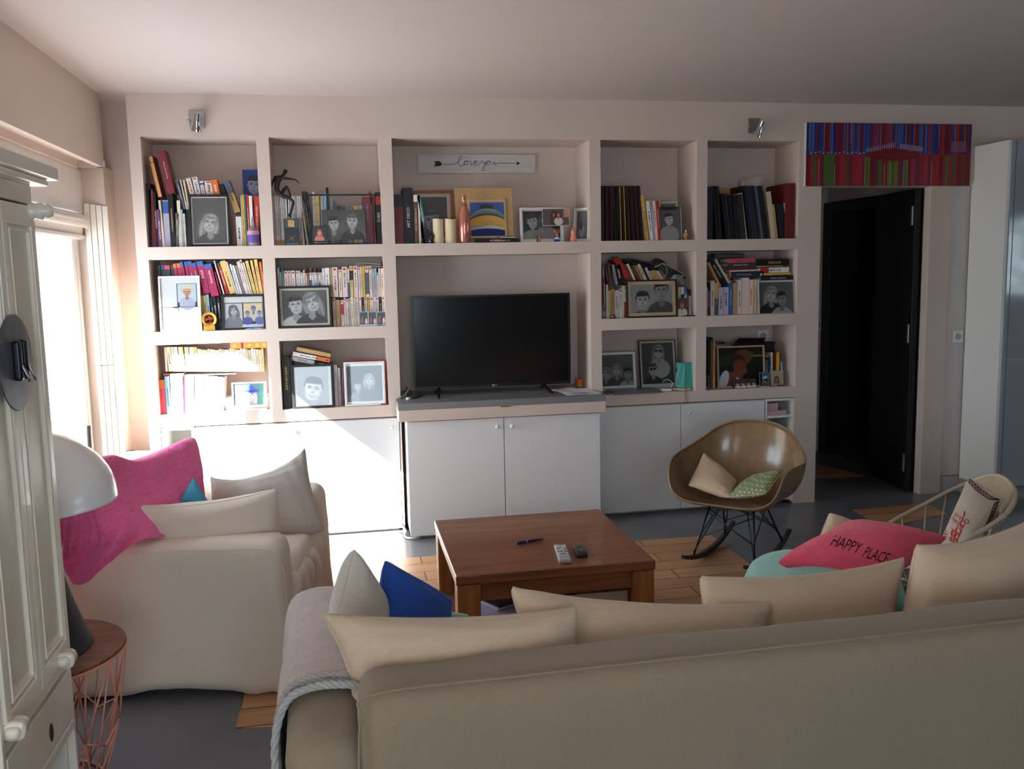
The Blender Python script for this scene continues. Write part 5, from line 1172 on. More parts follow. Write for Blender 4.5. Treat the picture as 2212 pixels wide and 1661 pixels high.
# --- top centre niche
shelf_row('13', 1158, '', [(66, 163, 48, 640, 'dred', 'wide dark red book', {'band': ('black', .75, 1.), 'plain': 1}), (166, 272, 155, 568, 'black', 'thick black ART DECO book', {'title': ('ART DECO', .024, 'white', .47), 'plain': 1}), (276, 318, 268, 645, 'brown', 'brown book with white top', {'band': ('white', .86, 1.)}),
 (322, 345, 300, 650, 'cream', 'thin ivory book', {'plain': 1}), (392, 428, 300, 650, 'teal', 'leaning blue-green softcover', {'band': ('black', 0, .45)})], base='floor', D=.17, Y=.03)
WFR = wood('orange_wood', (168, 104, 56), (140, 82, 42), 'z', 3., .4)
pframe('13', 262, 700, 1140, 592, 'orange wood frame with a child\'s portrait behind the candles', WFR, .0165, .022, face(.45, .6, .62, .05, (170, 158, 150), (96, 88, 84), top=(110, 104, 100)), Y=.17, mono=True, bgc=(92, 94, 98), matc=(208, 196, 180), glass=False)
for i, (x0, x1) in enumerate(((470, 585), (595, 720))):
    a, b = P_('13', x0, 1150, .05), P_('13', x1, 1150, .05); c = (a+b)/2; c.z = FL['1']+.0008; r = (b.x-a.x)/2; H = P_('13', x0, 903, .05).z-c.z
    t = thing('pillar_candle', ['ivory pillar candle beside the dark figurine', 'ivory pillar candle beside the copper bottle'][i], 'candle', c)
    mb = MB(); mb.lathe([(0, 0), (r, 0), (r, H*.96), (r*.99, H)], c=c, n=36); k = len(mb.v)
    for j in range(36): mb.v[k-36+j].z += .003*math.sin(j*PI/36*4+i); 
    mb.lathe([(r*.99, H*.99), (r*.8, H*.985), (r*.7, H*.93), (0, H*.92)], c=c, n=36); mb.build('wax_body', mat('ivory_wax', (226, 206, 172), rough=.5, spec=.3), t, autosm=True)
    MB().tube([c+V((0, 0, H*.92)), c+V((.001, 0, H*.985))], .001, 6).build('wick', M_BLACK, t)
a, b = P_('13', 746, 1150, .045), P_('13', 868, 1150, .045); c = (a+b)/2; c.z = FL['1']+.0008; r = (b.x-a.x)/2; k = (P_('13', 790, 640, .045).z-c.z)
COP = mat('copper_glass', (196, 120, 104), rough=.14, metal=.35, coat=.4)
bottle('copper_bottle', 'tall pink copper bottle with cork and twine collar', c, [(0, 0), (r*.94, 0), (r, .006), (r, k*.55), (r*.92, k*.64), (r*.5, k*.745), (r*.40, k*.80), (r*.38, k*.94), (r*.42, k*.945), (r*.42, k*.965), (0, k*.965)], COP,
       [('twine_collar', [(r*.50, k*.755), (r*.56, k*.76), (r*.56, k*.80), (r*.45, k*.805)], mat('twine', (150, 110, 80), rough=.95, bump=(400, .6))), ('cork', [(0, k*.96), (r*.33, k*.96), (r*.34, k), (0, k)], MATS['cork'])], n=36)
c = P_('13', 455, 1148, .03); c.z = FL['1']+.0008; s = .0135
t = thing('figurine', 'small dark head figurine in front of the left candle', 'figurine', c)
mb = MB(); mb.lathe([(0, 0), (s*1.2, 0), (s*1.15, s*.5), (s*.65, s*1.3), (s*.45, s*1.7), (s*.8, s*2.1), (s*1.05, s*2.9), (s*.95, s*3.7), (s*.5, s*4.25), (0, s*4.35)], c=c, n=24); mb.build('carved_head', mat('ebony', (32, 28, 28), rough=.4), t, smooth=True)
MB().lathe([(0, 0), (s*.35, s*.1), (s*.2, s*.5), (0, s*.6)], c=c+V((-s*.9, -s*.7, s*.6)), n=12).build('pale_inlay', M_WHITE, t, smooth=True)
# burlap canvas with the painted print
A, B = P_('13', 722, 1140, .10), P_('13', 1335, 1130, .10); H = P_('13', 715, 555, .10).z-FL['1']; c = V(((A.x+B.x)/2, .10, FL['1']+.001)); m = Matrix.Translation(c) @ Matrix.Rotation(math.radians(-8), 4, 'X'); w = B.x-A.x
t = thing('canvas_picture', 'square burlap panel with a framed colourful landscape print', 'picture', c)
BUR = fabric('burlap', (206, 172, 122), (186, 150, 102), weave=420, wr=.1)
MB().obox(m, w, .02, H, (.5, 0, 0)).build('burlap_panel', BUR, t, bevel=.004)
MB().obox(m @ Matrix.Translation((.014, -.012, .028)), w*.655, .012, H*.70, (.5, 0, 0)).build('inner_panel', mat('linen_panel', (204, 172, 130), rough=.8), t, bevel=.002)
painted(m @ Matrix.Translation((.014, -.013, .04)), w*.59, H*.605, [('e', .5, -.1, .75, .90, 0, (150, 160, 120), .03), ('r', .3, .68, .80, .9, (60, 70, 74), .03), ('e', .5, -.12, .78, .86, 0, (96, 140, 130), .03), ('e', .5, -.15, .85, .80, 0, (34, 62, 110), .04), ('e', .5, -.2, .9, .82, 0, (150, 70, 50), .02), ('e', .5, -.2, .9, .80, 0, (214, 166, 80), .02), ('e', .3, .3, .3, .03, .2, (150, 160, 140), .3), ('e', .7, .34, .25, .02, -.1, (150, 160, 140), .3), ('e', .5, -.35, 1.1, .63, 0, (196, 196, 200), .02), ('e', .5, -.4, 1.2, .62, 0, (32, 44, 110), .02), ('r', 0, 1, 0, .12, (30, 42, 104), .05)] + [('e', .40+.04*i, .42-.02*(i % 3), .008, .012, 0, (40, 40, 50), .3) for i in range(8)] + [('e', .42+.05*i, .93, .018, .012, 0, (60, 66, 90), .3) for i in range(4)], (74, 100, 170), parent=t, name='painted_print')
flat_row('13', [(915, 1385, 1152, 1148, 42, 'black', 'black paperback lying flat under the notebook', {'band': ('dred', .35, .6), 'ink': 'pinkish'})], Y=.035)
t = thing('notebook', 'black notebook with white pages lying on the flat paperback', 'notebook', P_('13', 1260, 1105, .04))
A, B = P_('13', 1170, 1106, .035), P_('13', 1362, 1103, .035); z0 = A.z+.001
MB().box(A.x+.008, B.x-.002, .037, .13, z0+.0015, z0+.0065).build('page_block', mat('white_pages', (226, 224, 218), rough=.8), t); MB().box(A.x, B.x, .034, .134, z0+.0065, z0+.0085).box(A.x+.004, B.x, .034, .134, z0, z0+.0015).build('cover', M_BLACK, t, bevel=.0005)
pframe('13', 1402, 1862, 1146, 778, 'white frame with a couple behind the heart figurine', FWH, .0135, .007, face(.25, .45, .30, .2, (176, 168, 164), (70, 64, 62), top=(150, 146, 146)) + face(.62, .55, .32, -.2, (170, 160, 156), (90, 80, 76), long=True, top=(140, 134, 134)), Y=.07, mono=True, bgc=(58, 56, 58))
snapshot('13', 1632, 1916, 973, 790, 'colour snapshot of two people tucked on the white frame', face(.42, .42, .16, 0, (160, 110, 90), (50, 36, 32), long=True, top=(90, 60, 50)) + face(.60, .40, .16, 0, (190, 140, 120), (90, 40, 30), long=True, top=(210, 200, 196)) + [('r', .8, 1, .3, .6, (196, 140, 110), .05)], (100, 84, 84), Y=.060, floor=False, border=(.002, .002, .003, .002), tilt=2)
def heart(c, s, m, t, name, th=.006):
    P = [(16*math.sin(a)**3/17, (13*math.cos(a)-5*math.cos(2*a)-2*math.cos(3*a)-math.cos(4*a))/17) for a in [2*PI*i/40 for i in range(40)]]
    mb = MB(); mb.v = [c+V((x*s, -th, z*s)) for x, z in P]+[c+V((x*s, th, z*s)) for x, z in P]; mb.f = [tuple(range(40)), tuple(range(79, 39, -1))]+[(i, 40+i, 40+(i+1) % 40, (i+1) % 40) for i in range(40)]
    return mb.build(name, m, t, bevel=.001)
c = P_('13', 1785, 1140, .03); c.z = FL['1']+.001
t = thing('heart_figurine', 'orange and red heart figurine on a blue base', 'figurine', c)
MB().rbox(c.x-.018, c.x+.018, .018, .042, c.z, c.z+.014, r=.004, step=.01).build('base', mat('toy_blue', (44, 70, 150), rough=.4), t, smooth=True)
MB().rbox(c.x-.013, c.x+.013, .02, .04, c.z+.013, c.z+.026, r=.005, step=.01).build('white_body', M_WHITE, t, smooth=True); MB().tube([c+V((0, 0, .025)), c+V((0, 0, .052))], .0018, 6).build('stem', M_WHITE, t)
heart(c+V((0, 0, .060)), .0165, mat('toy_orange', (220, 110, 50), rough=.4), t, 'orange_heart'); heart(c+V((0, -.004, .062)), .011, mat('toy_red', (190, 36, 34), rough=.4), t, 'red_heart')
c = P_('13', 1592, 1140, .03); c.z = FL['1']+.001
t = thing('striped_bottle', 'tiny rainbow striped bottle with a pale round top', 'bottle', c)
for i, cc in enumerate(((40, 60, 110), (60, 130, 80), (214, 180, 60), (190, 40, 36), (210, 90, 40))):
    MB().box(c.x-.011+.0044*i, c.x-.0066+.0044*i, c.y-.008, c.y+.008, c.z, c.z+.034).build('coloured_stripe', mat('stripe_%d' % i, cc, rough=.4), t)
MB().lathe([(.010, .034), (.011, .040), (.007, .050), (0, .053)], c=c, n=20).build('round_top', M_GLASS, t, smooth=True); MB().tube(smooth_path([c+V((.008, -.006, .045)), c+V((.018, -.008, .03)), c+V((.016, -.008, .016))], 10), .0008, 5).build('tag_string', M_BLACK, t)
c = P_('13', 1960, 1135, .03); c.z = FL['1']+.001; CO = mat('coral_resin', (232, 140, 112), rough=.45)
t = thing('rabbit_figurine', 'coral pink standing rabbit figurine', 'figurine', c)
MB().lathe([(0, 0), (.021, 0), (.022, .006), (.019, .022), (.016, .034), (.0125, .040), (.0165, .050), (.0165, .058), (.012, .066), (.006, .072), (0, .073)], c=c, n=24).build('body', CO, t, smooth=True)
for s_ in (-1, 1): MB().rbox(c.x+s_*.006-.004, c.x+s_*.006+.004, c.y-.003, c.y+.003, c.z+.066, c.z+.086, r=.003, step=.004).build('ear', CO, t, smooth=True)
th, m, w, h = pframe('13', 1985, 2105, 1138, 782, 'white frame turned sideways at the right end, beside the rabbit', FWH, .012, .006, [('e', .5, .6, .3, .5, .2, (150, 146, 144), .4), ('e', .4, .9, .2, .3, 0, (84, 80, 80), .4)], Y=.075, mono=True, bgc=(116, 110, 108), yaw=-.95)
# letter board on the back wall
a, b = at(903, 374, y=.312), at(1156, 334, y=.312); A0 = at(902, 333, y=.312)
t = thing('word_board', 'whitewashed wooden board with black arrow reading love you', 'sign', V(((a.x+b.x)/2, .32, a.z)))
MB().box(a.x, b.x, .312, .3295, a.z, A0.z).build('board', mat('whitewashed_wood', (214, 210, 206), rough=.7, bump=(30, .2), var=(8, (204, 198, 192)), stretch=(1, 1, 8)), t, bevel=.0015)
LP = lambda x, y: P_('13', x, y, .3105)
sc = [(565, 318), (640, 322), (700, 315), (745, 285), (772, 245), (765, 228), (748, 236), (736, 275), (742, 320), (765, 340), (795, 315), (805, 288), (825, 282), (838, 300), (828, 325), (808, 325), (802, 300), (820, 288), (845, 290), (868, 285), (872, 318), (880, 328), (905, 290), (915, 283), (912, 305), (925, 282), (938, 290), (925, 310), (900, 318), (915, 335), (945, 330), (975, 300)]
sc2 = [(975, 300), (985, 283), (1000, 290), (1002, 312), (1020, 310), (1030, 285), (1022, 330), (1010, 375), (995, 388), (988, 372), (1005, 345), (1035, 318), (1045, 292), (1062, 285), (1075, 300), (1066, 322), (1048, 322), (1042, 300), (1060, 290), (1088, 290), (1095, 315), (1110, 322), (1122, 290), (1125, 318), (1140, 328), (1150, 306), (1165, 305), (1352, 308)]
MB().tube(smooth_path([LP(*p) for p in sc], 150), .0013, 5).tube(smooth_path([LP(*p) for p in sc2], 150), .0013, 5).build('written_words', mat('sign_black', (30, 32, 36), rough=.7), t)
def poly(pts, m, t, name, y=.3112):
    mb = MB(); k = len(pts); mb.v = [P_('13', x, y_, y-.001) for x, y_ in pts]+[P_('13', x, y_, y) for x, y_ in pts]; mb.f = [tuple(range(k)), tuple(range(2*k-1, k-1, -1))]+[(i, k+i, k+(i+1) % k, (i+1) % k) for i in range(k)]; mb.build(name, m, t)
poly([(1350, 285), (1397, 308), (1352, 333), (1362, 308)], MATS['sign_black'], t, 'arrow_head'); poly([(478, 284), (505, 288), (515, 283), (530, 289), (540, 286), (567, 317), (540, 340), (527, 336), (513, 341), (500, 336), (476, 340), (498, 312)], MATS['sign_black'], t, 'arrow_fletching')
# --- top fourth niche
E = [];
for i in range(10):
    x = 128+i*66; E.append((x, x+34, x-8-i*5.6 if i else 122, 770, 'blk2', 'tall black binder with red edge', {'plain': 1, 'D': .21})); E.append((x+36, x+45, x+34-i*6, 772, 'dred' if i not in (3, 4, 5) else ('yellow' if i != 3 else 'dark'), 'thin coloured magazine between binders' if 1 else '', {'plain': 1, 'D': .21}))
E = [e for e in E if e[1] < 790]
E.append((784, 798, 712, 920, 'lgrey', 'thin grey book')); E.append((804, 846, 724, 915, 'yellow', 'thick yellow book', {'ink': 'dred'})); E.append((862, 918, 796, 998, 'white', 'thick white book', {'ink': 'black'})); E.append((922, 938, 866, 1000, 'lilac', 'thin lilac book', {'plain': 1})); E.append((942, 984, 894, 1000, 'white', 'slim white book')); E.append((990, 1028, 944, 997, 'red', 'bright red book', {'dy': -.012}))
shelf_row('14', 1596, '', E, base='floor', D=.14, Y=.05)
snapshot('14', 1020, 1338, 1580, 1078, 'black and white print of a laughing boy beside the red book', face(.42, .95, .44, .15, (176, 166, 162), (52, 48, 48), top=(150, 142, 140)) + [('e', .4, 1.5, .5, .14, 0, (44, 42, 42), .4)], (96, 88, 88), Y=.035, border=(.0, .003, .0, .0), mono=True)
pframe('14', 1010, 1290, 1580, 1002, 'pale frame standing behind the laughing boy print', mat('frame_bone', (206, 192, 176), rough=.5), .01, .004, [], Y=.12, bgc=(130, 122, 116))
c = P_('14', 1392, 1575, .035); c.z = FL['1']+.001
t = thing('perfume_bottle', 'small amber perfume bottle with pale cap', 'bottle', c)
MB().lathe([(0, 0), (.007, 0), (.009, .004), (.006, .008), (.014, .016), (.0175, .026), (.015, .037), (.008, .044), (.004, .046), (0, .046)], c=c, n=28, m=None).build('bottle_body', mat('amber_glass', (226, 160, 104), rough=.1, trans=.35), t, smooth=True)
MB().lathe([(.0035, .046), (.0035, .055), (.0055, .056), (.0055, .060), (0, .061)], c=c, n=16).build('cap', M_WHITE, t, autosm=True)
# --- top far right niche
E = [(115, 160, 120, 785, 'navy', 'dark navy binder', {'plain': 1}), (162, 205, 160, 780, 'dark', 'charcoal binder', {'plain': 1}), (262, 296, 204, 775, 'black', 'black binder', {'plain': 1}), (300, 345, 250, 778, 'blk2', 'black binder with red edge', {'plain': 1}),
     (405, 440, 326, 890, 'black', 'short black book', {'plain': 1}), (444, 486, 372, 888, 'dark', 'short charcoal book', {'plain': 1}), (490, 535, 430, 905, 'black', 'shorter black book', {'plain': 1}), (538, 610, 500, 908, 'black', 'wide short black book', {'plain': 1}), (620, 704, 560, 905, 'dark', 'wide charcoal book', {'plain': 1})]
for i in range(7): E.append((752+i*44, 792+i*44, 664+i*40, 770+(i % 2)*3, ['black', 'navy', 'dark', 'black', 'slate', 'black', 'blk2'][i], 'tall dark notebook right of the spiral spine', {'plain': 1}))
E += [(1078, 1148, 1004, 862, 'beige', 'thick beige book', {'plain': 1}), (1150, 1184, 1094, 1050, 'tan', 'thin orange-tan book', {'plain': 1}), (1204, 1316, 1150, 1046, 'black', 'glossy black wide case', {'plain': 1}), (1320, 1346, 1268, 1030, 'white', 'thin white case')]
shelf_row('15', 1566, '', E, base='floor', D=.20, Y=.04)
a, b, T_ = P_('15', 1350, 1555, .04), P_('15', 1488, 1550, .04), P_('15', 1325, 738, .04)
book_at(Matrix.Translation((3.89-(b.x-a.x)-.002, .035, FL['1']+.001)), b.x-a.x, T_.z-FL['1'], .26, 'dred', 'tall brown leather box file at the right end, top far right niche', {'plain': 1}, 'books in the top far right niche')
t = thing('spiral_notebook', 'upright spiral notebook with beige pages between the black books', 'notebook', P_('15', 720, 1560, .03))
a, T_ = P_('15', 708, 1560, .035), P_('15', 628, 872, .035); an = math.atan2(T_.x-a.x, T_.z-a.z); m = Matrix.Translation((a.x, .035, FL['1']+.001)) @ Matrix.Rotation(an, 4, 'Y'); H = T_.z-FL['1']
MB().obox(m @ Matrix.Translation((0, .006, 0)), .010, .19, H, (0, 0, 0)).build('pages', mat('beige_pages', (196, 168, 134), rough=.9), t)
mb = MB()
for i in range(30): mb.tube([m @ V((.005+.006*math.cos(k*PI/3), .003-.006*math.sin(k*PI/3), H*(.03+.031*i))) for k in range(7)], .0009, 5)
mb.build('spiral_wire', M_BLACK, t)
a = P_('15', 690, 900, .2)
t = thing('paper_sheet', 'curled white sheet standing up behind the black notebooks', 'paper', P_('15', 800, 900, .2))
rows = [[P_('15', 622, 690, .20), P_('15', 760, 655, .24), P_('15', 905, 625, .22), P_('15', 978, 622, .16)], [P_('15', 640, 1100, .20), P_('15', 770, 1100, .24), P_('15', 910, 1100, .22), P_('15', 985, 1100, .17)]]
sheet(rows, 20, 4, .0006).build('curled_sheet', mat('paper_ivory', (214, 206, 194), rough=.8), t, smooth=True)
tag(MB().obox(Matrix.Translation(P_('15', 316, 1200, .26)) @ Matrix.Rotation(-.05, 4, 'X'), (P_('15', 660, 1200, .26)-P_('15', 316, 1200, .26)).x, .004, P_('15', 320, 800, .26).z-P_('15', 316, 1200, .26).z, (0, .5, 0)).build('wooden_board', wood('pale_wood', (196, 154, 104), (170, 126, 80), 'x', 2.), origin=P_('15', 500, 1200, .26)), 'thin tan wooden board behind the short black books', 'board')
# --- middle far left niche
GUI = []
for (a, b, c_, yt, col, cap, title) in [(272,322,234,265,'dgreen','green','York'), (332,384,290,262,'dgreen','blue',''), (396,446,338,266,'dteal','pink',''), (452,512,384,266,'dteal','pink',''), (520,570,458,264,'dgreen','green',''), (586,640,500,236,'mag','orange',''), (652,716,560,232,'mag','orange',''),
        (728,782,615,205,'mag','blue',''), (790,842,688,205,'mag','blue',''), (852,925,742,198,'mag','blue','Toscane'), (936,1018,808,228,'mag','blue','Bali et Lombok'), (1030,1142,896,204,'mag','blue','Brésil'), (1160,1296,1020,252,'mag','blue','Australie')]:
    o = {'band': (cap, .86, 1.), 'plain': 1, 'ink': 'white'}
    if title: o['title'] = (title, {'Australie': .021, 'Brésil': .021}.get(title, .011), 'white', .60 if title in ('Australie', 'Brésil') else .55)
    if title in ('Australie', 'Brésil'): o['dy'] = -.012; o['yb'] = 800 if title == 'Australie' else 752
    GUI.append((a, b, c_, yt, col, 'magenta and blue travel guide' if col == 'mag' and not title in ('Brésil', 'Australie') else ('dark green travel guide' if col != 'mag' else f'magenta and blue {title} travel guide'), o))
GUI += [(1302,1330,1202,372,'mag','thin magenta guide'), (1362,1386,1194,184,'white','thin white leaning book',{'plain':1}), (1412,1466,1254,230,'green','red and green dotted travel book',{'band':('red',0,.9),'ink':'white'}), (1478,1580,1298,198,'pyellow','thick sand yellow paperback'),
       (1586,1612,1402,202,'pale','cream leaning paperback'), (1616,1652,1464,246,'pale','cream leaning paperback'), (1656,1692,1512,265,'white','cream leaning paperback'), (1700,1738,1560,270,'grey','dark grey leaning paperback'), (1744,1800,1585,204,'pinkish','rosy leaning paperback'), (1804,1840,1636,172,'pale','ivory leaning paperback',{'em':'black'}),
       (1844,1872,1692,215,'cream','ivory leaning paperback'), (1882,1936,1732,192,'pyellow','yellow leaning paperback'), (1940,1984,1814,180,'pyellow','yellow leaning paperback'), (1988,2044,1880,165,'pyellow','yellow leaning paperback'), (2050,2088,1968,204,'orange','orange patterned paperback at the right end')]
shelf_row('21', 756, 'upper row', GUI, Y=.07, D=.12)
shelf_row('21', 1352, 'lower row', [(985,1046,945,785,'pyellow','sand yellow paperback behind the clock'), (1052,1112,1006,778,'pyellow','sand yellow paperback behind the clock'), (1118,1166,1064,760,'lblue','pale turquoise paperback behind the clock'), (1190,1238,1128,810,'black','black paperback right of the clock',{'ink':'white'}), (1244,1290,1182,808,'black','black paperback right of the clock',{'ink':'white'}), (1296,1345,1246,808,'black','black paperback right of the clock',{'ink':'white'})], base='floor', Y=.06)
pframe('21', 288, 1000, 1390, 450, 'white collage frame with a child in a straw hat and a long-haired girl', FWH, .010, .001, [('r', .42, .96, .62, 1.28, (40, 42, 46), .01), ('r', .44, .94, .76, 1.27, (186, 196, 204), .01)] + face(.69, 1.04, .20, 0, (190, 134, 108), (70, 50, 44), top=(168, 172, 190), hat=(206, 178, 134)) + [('r', .05, .46, .02, .62, (40, 42, 46), .01), ('r', .06, .45, .14, .60, (196, 206, 216), .01)] + face(.25, .42, .20, .2, (220, 170, 150), (166, 110, 76), long=True, top=(222, 160, 140)) + [('r', 0, .42, .62, .635, (40, 42, 46), .01), ('r', .46, 1, .62, .635, (60, 62, 66), .01)], bgc=(216, 212, 212), matc=(216, 212, 212), glass=True, Y=.012)
pframe('21', 1345, 2086, 1352, 772, 'black frame with a girl in grey and a blue and yellow group print', FB, .011, .002, [('r', 0, 1, .08, .66, (42, 44, 48), .01), ('r', .02, .47, .17, .64, (190, 190, 200), .01)] + face(.24, .46, .22, .15, (176, 172, 176), (90, 88, 92), long=True, top=(120, 118, 126)) + [('r', .50, .99, .17, .64, (214, 190, 150), .01)] + face(.76, .48, .13, 0, (130, 140, 180), (70, 84, 140), top=(196, 184, 160)) + face(.6, .36, .12, 0, (140, 148, 184), (70, 84, 140), top=(70, 80, 150)) + face(.91, .36, .12, 0, (140, 148, 184), (70, 84, 140), top=(90, 100, 160)), bgc=(212, 208, 206), matc=(212, 208, 206), Y=.014)
GOLD = mat('brushed_gold', (212, 160, 70), rough=.3, metal=.7)
c = P_('21', 1122, 1185, .028); t = thing('desk_clock', 'round gilt desk clock with red face', 'clock', V((c.x, c.y, FL['2'])))
R0 = (P_('21', 1258, 1185, .028)-c).x; mR = Matrix.Translation(c) @ Matrix.Rotation(PI/2, 4, 'X')
MB().lathe([(0, -.012), (R0*.96, -.012), (R0, -.006), (R0, .002), (R0*.9, .006), (R0*.64, .004), (R0*.62, 0), (0, 0)], n=48, m=mR).build('gilt_case', GOLD, t, autosm=True)
MB().lathe([(0, .0008), (R0*.62, .0008)], n=40, m=mR).build('dial', mat('clock_red', (176, 66, 44), rough=.4, var=(80, (150, 50, 36))), t)
mb = MB()
for k in range(12): mb.obox(mR @ Matrix.Rotation(k*PI/6, 4, 'Z') @ Matrix.Translation((R0*.78, 0, .0058)), R0*.14, .0012, .0006)
mb.build('hour_marks', mat('clock_marks', (120, 84, 40), rough=.5), t)
MB().obox(mR @ Matrix.Rotation(-1.2, 4, 'Z') @ Matrix.Translation((R0*.22, 0, .002)), R0*.5, .0014, .0006).obox(mR @ Matrix.Rotation(2.0, 4, 'Z') @ Matrix.Translation((R0*.12, 0, .0026)), R0*.3, .0018, .0006).build('hands', GOLD, t)
MB().box(c.x-R0*.7, c.x+R0*.7, c.y-.008, c.y+.014, FL['2']+.0006, c.z-R0*.80).build('base', GOLD, t, bevel=.001)
a, b = P_('21', 1725, 1345, .006), P_('21', 2085, 1345, .006)
t = thing('glass_fish', 'low blue glass fish ornament in front of the black frame', 'ornament', V(((a.x+b.x)/2, .004, FL['2'])))
rows = [[V((a.x+(b.x-a.x)*k/6, .002, FL['2']+.0012+.0005*k)) for k in range(7)], [V((a.x+(b.x-a.x)*k/6, .006, FL['2']+.001+.0085*math.sin(PI*(k+.3)/6.6))) for k in range(7)], [V((a.x+(b.x-a.x)*k/6, .0115, FL['2']+.0012)) for k in range(7)]]
sheet(rows, 18, 8, .0012).build('glass_body', mat('cobalt_glass', (40, 110, 190), rough=.1, coat=.5, var=(60, (180, 210, 230))), t, smooth=True)

# --- middle second niche
g1 = [(160,204,315,'lgrey'),(206,228,390,'pale'),(232,274,332,'teal'),(278,348,370,'pinkish','red'),(352,402,370,'pinkish','red'),(406,474,368,'pinkish','dred'),(486,524,370,'pale','green'),(527,562,370,'pale','teal'),(565,602,400,'pale','slate'),(606,642,362,'pinkish','red'),
      (646,682,415,'beige','black'),(685,717,402,'brown'),(720,760,402,'pale','red',('blue',0,.7)),(764,800,402,'pale','red'),(804,846,400,'pale','orange',('lblue',0,.6)),(850,878,400,'lgrey','dark'),(881,912,400,'pale','orange',('blue',0,.6)),(915,942,400,'pale','orange'),(946,984,325,'white'),(990,1074,315,'white'),
      (1080,1116,320,'tan'),(1120,1218,308,'pinkish','red'),(1228,1288,345,'pinkish','orange'),(1292,1382,300,'pinkish','red'),(1386,1422,330,'pale',None,('blue',0,.5)),(1426,1484,285,'pyellow','orange',('black',.55,.85)),(1492,1564,285,'pinkish','red'),(1570,1608,300,'pinkish','red'),(1612,1642,295,'pale'),(1646,1694,292,'yellow'),
      (1700,1764,292,'pinkish','red',('slate',.1,.8)),(1770,1820,290,'pinkish','dred'),(1824,1860,330,'lgrey'),(1864,1902,320,'lblue',None,('lgrey',0,.5)),(1906,1934,400,'pale','black'),(1938,1968,325,'cream'),(1972,2030,325,'pinkish')]
DN = dict(lgrey='grey', grey='mid grey', pale='off-white', teal='teal', pinkish='rosy white', beige='beige', brown='russet', white='white', tan='olive tan', pyellow='black and ochre', yellow='yellow', lblue='pale blue and grey', cream='cream')
E = []
for g in g1:
    x0, x1, yt, col = g[:4]; yb = 832; sh = 28*(1-abs(x0-1500)/3500); o = {}
    if len(g) > 4 and g[4]: o['em'] = g[4]
    if len(g) > 5: o['band'] = g[5]
    E.append((x0+sh, x1+sh, x0, yt, col, f'{DN[col]} paperback' + (' with round emblem' if 'em' in o and o['em'] == 'red' else ''), o))
shelf_row('22', 834, 'upper row', E, Y=.05, D=.115)
g2 = [(1152,1206,845,'beige','brown'),(1210,1276,875,'tan',None),(1280,1294,900,'grey',None),(1297,1348,880,'pinkish','red',('red',.45,.85)),(1352,1388,840,'pinkish','red'),(1392,1428,862,'pinkish','dred'),(1432,1464,845,'lgrey','red'),(1468,1520,830,'cream',None),(1524,1552,830,'cream',None),(1556,1576,832,'cream',None),(1580,1614,830,'pale',None),
      (1622,1664,826,'pinkish','red'),(1668,1708,830,'black','red'),(1712,1732,832,'pinkish','red'),(1736,1762,832,'pinkish','red'),(1768,1800,828,'yellow','black'),(1806,1876,822,'pinkish','red'),(1880,1922,822,'pale',None),(1926,1970,824,'pinkish','dred'),(1976,2020,822,'black','red'),(2024,2072,814,'pinkish','red')]
DN['black'] = 'black'; E = []
for g in g2:
    o = {'em': g[4]} if g[4] else {}
    if len(g) > 5: o['band'] = g[5]
    x0, x1 = g[0], g[1]; E.append((x0, x1, x0-22, g[2]+8, g[3], f'{DN[g[3]]} paperback' + (' with round emblem' if g[4] == 'red' else ''), o))
shelf_row('22', 1362, 'lower row', E, Y=.05, D=.115, base='floor')
# back row standing behind the small ones
E = [(640+i*36, 672+i*36, 628+i*36, 316+(i % 3)*5, ['tan', 'brown', 'dred', 'beige', 'dark', 'tan', 'dark', 'brown', 'beige'][i], 'worn brown book peeping out behind', {'yb': 800, 'plain': 1}) for i in range(8)]
shelf_row('22', 800, 'back row', E, Y=.18, D=.12)
t = thing('magazine', 'rolled pale magazine lying on the upper paperbacks, middle second niche', 'magazine', P_('22', 1780, 300, .09))
rows = [[P_('22', 1560, 268, y), P_('22', 1700, 278, y), P_('22', 1880, 290, y), P_('22', 2030, 300, y)] for y in (.05, .12, .18)]
sheet(rows, 20, 4, .0015).build('lower_page', mat('paper_ivory', (214, 206, 194), rough=.8), t, smooth=True)
rows = [[P_('22', 1560, 268, y), P_('22', 1530, 250, y), P_('22', 1570, 236, y), P_('22', 1750, 236, y), P_('22', 1990, 262, y)] for y in (.05, .12, .18)]
sheet(rows, 26, 4, .0015).build('folded_page', MATS['paper_ivory'], t, smooth=True)
pframe('22', 182, 1130, 1402, 648, 'black frame with two laughing children cheek to cheek, middle second niche', FB, .0125, .012, face(.30, .42, .34, .1, (190, 180, 176), (66, 60, 60), top=(190, 186, 184)) + face(.66, .48, .36, .3, (196, 186, 182), (132, 122, 116), long=True, top=(70, 66, 66)), mono=True, bgc=(92, 84, 84), matc=(206, 194, 176))
for i, (x0, x1) in enumerate(((1617, 1768), (1774, 1918), (1922, 2078))):
    snapshot('22', x0, x1, 1346, 1092, f'{ORD[i]} of three small instant photos at the lower right, middle second niche', [('e', .3, .5, .2, .3, 0, (190, 80, 70), .4), ('e', .6, .6, .18, .3, 0, (60, 56, 60), .4), ('e', .8, .4, .16, .4, 0, (214, 200, 196), .4), ('e', .35, .85, .1, .12, 0, (150, 110, 90), .3), ('e', .62, .92, .1, .12, 0, (90, 66, 56), .3)], (70, 80, 84), Y=.02, border=(.0022, .0022, .0085, .003), paper=(200, 204, 214), tilt=3)
a, b = P_('22', 1840, 1340, .008), P_('22', 2078, 1335, .008)
t = thing('glass_dish', 'small iridescent glass dish in front of the instant photos', 'dish', V(((a.x+b.x)/2, .008, FL['2'])))
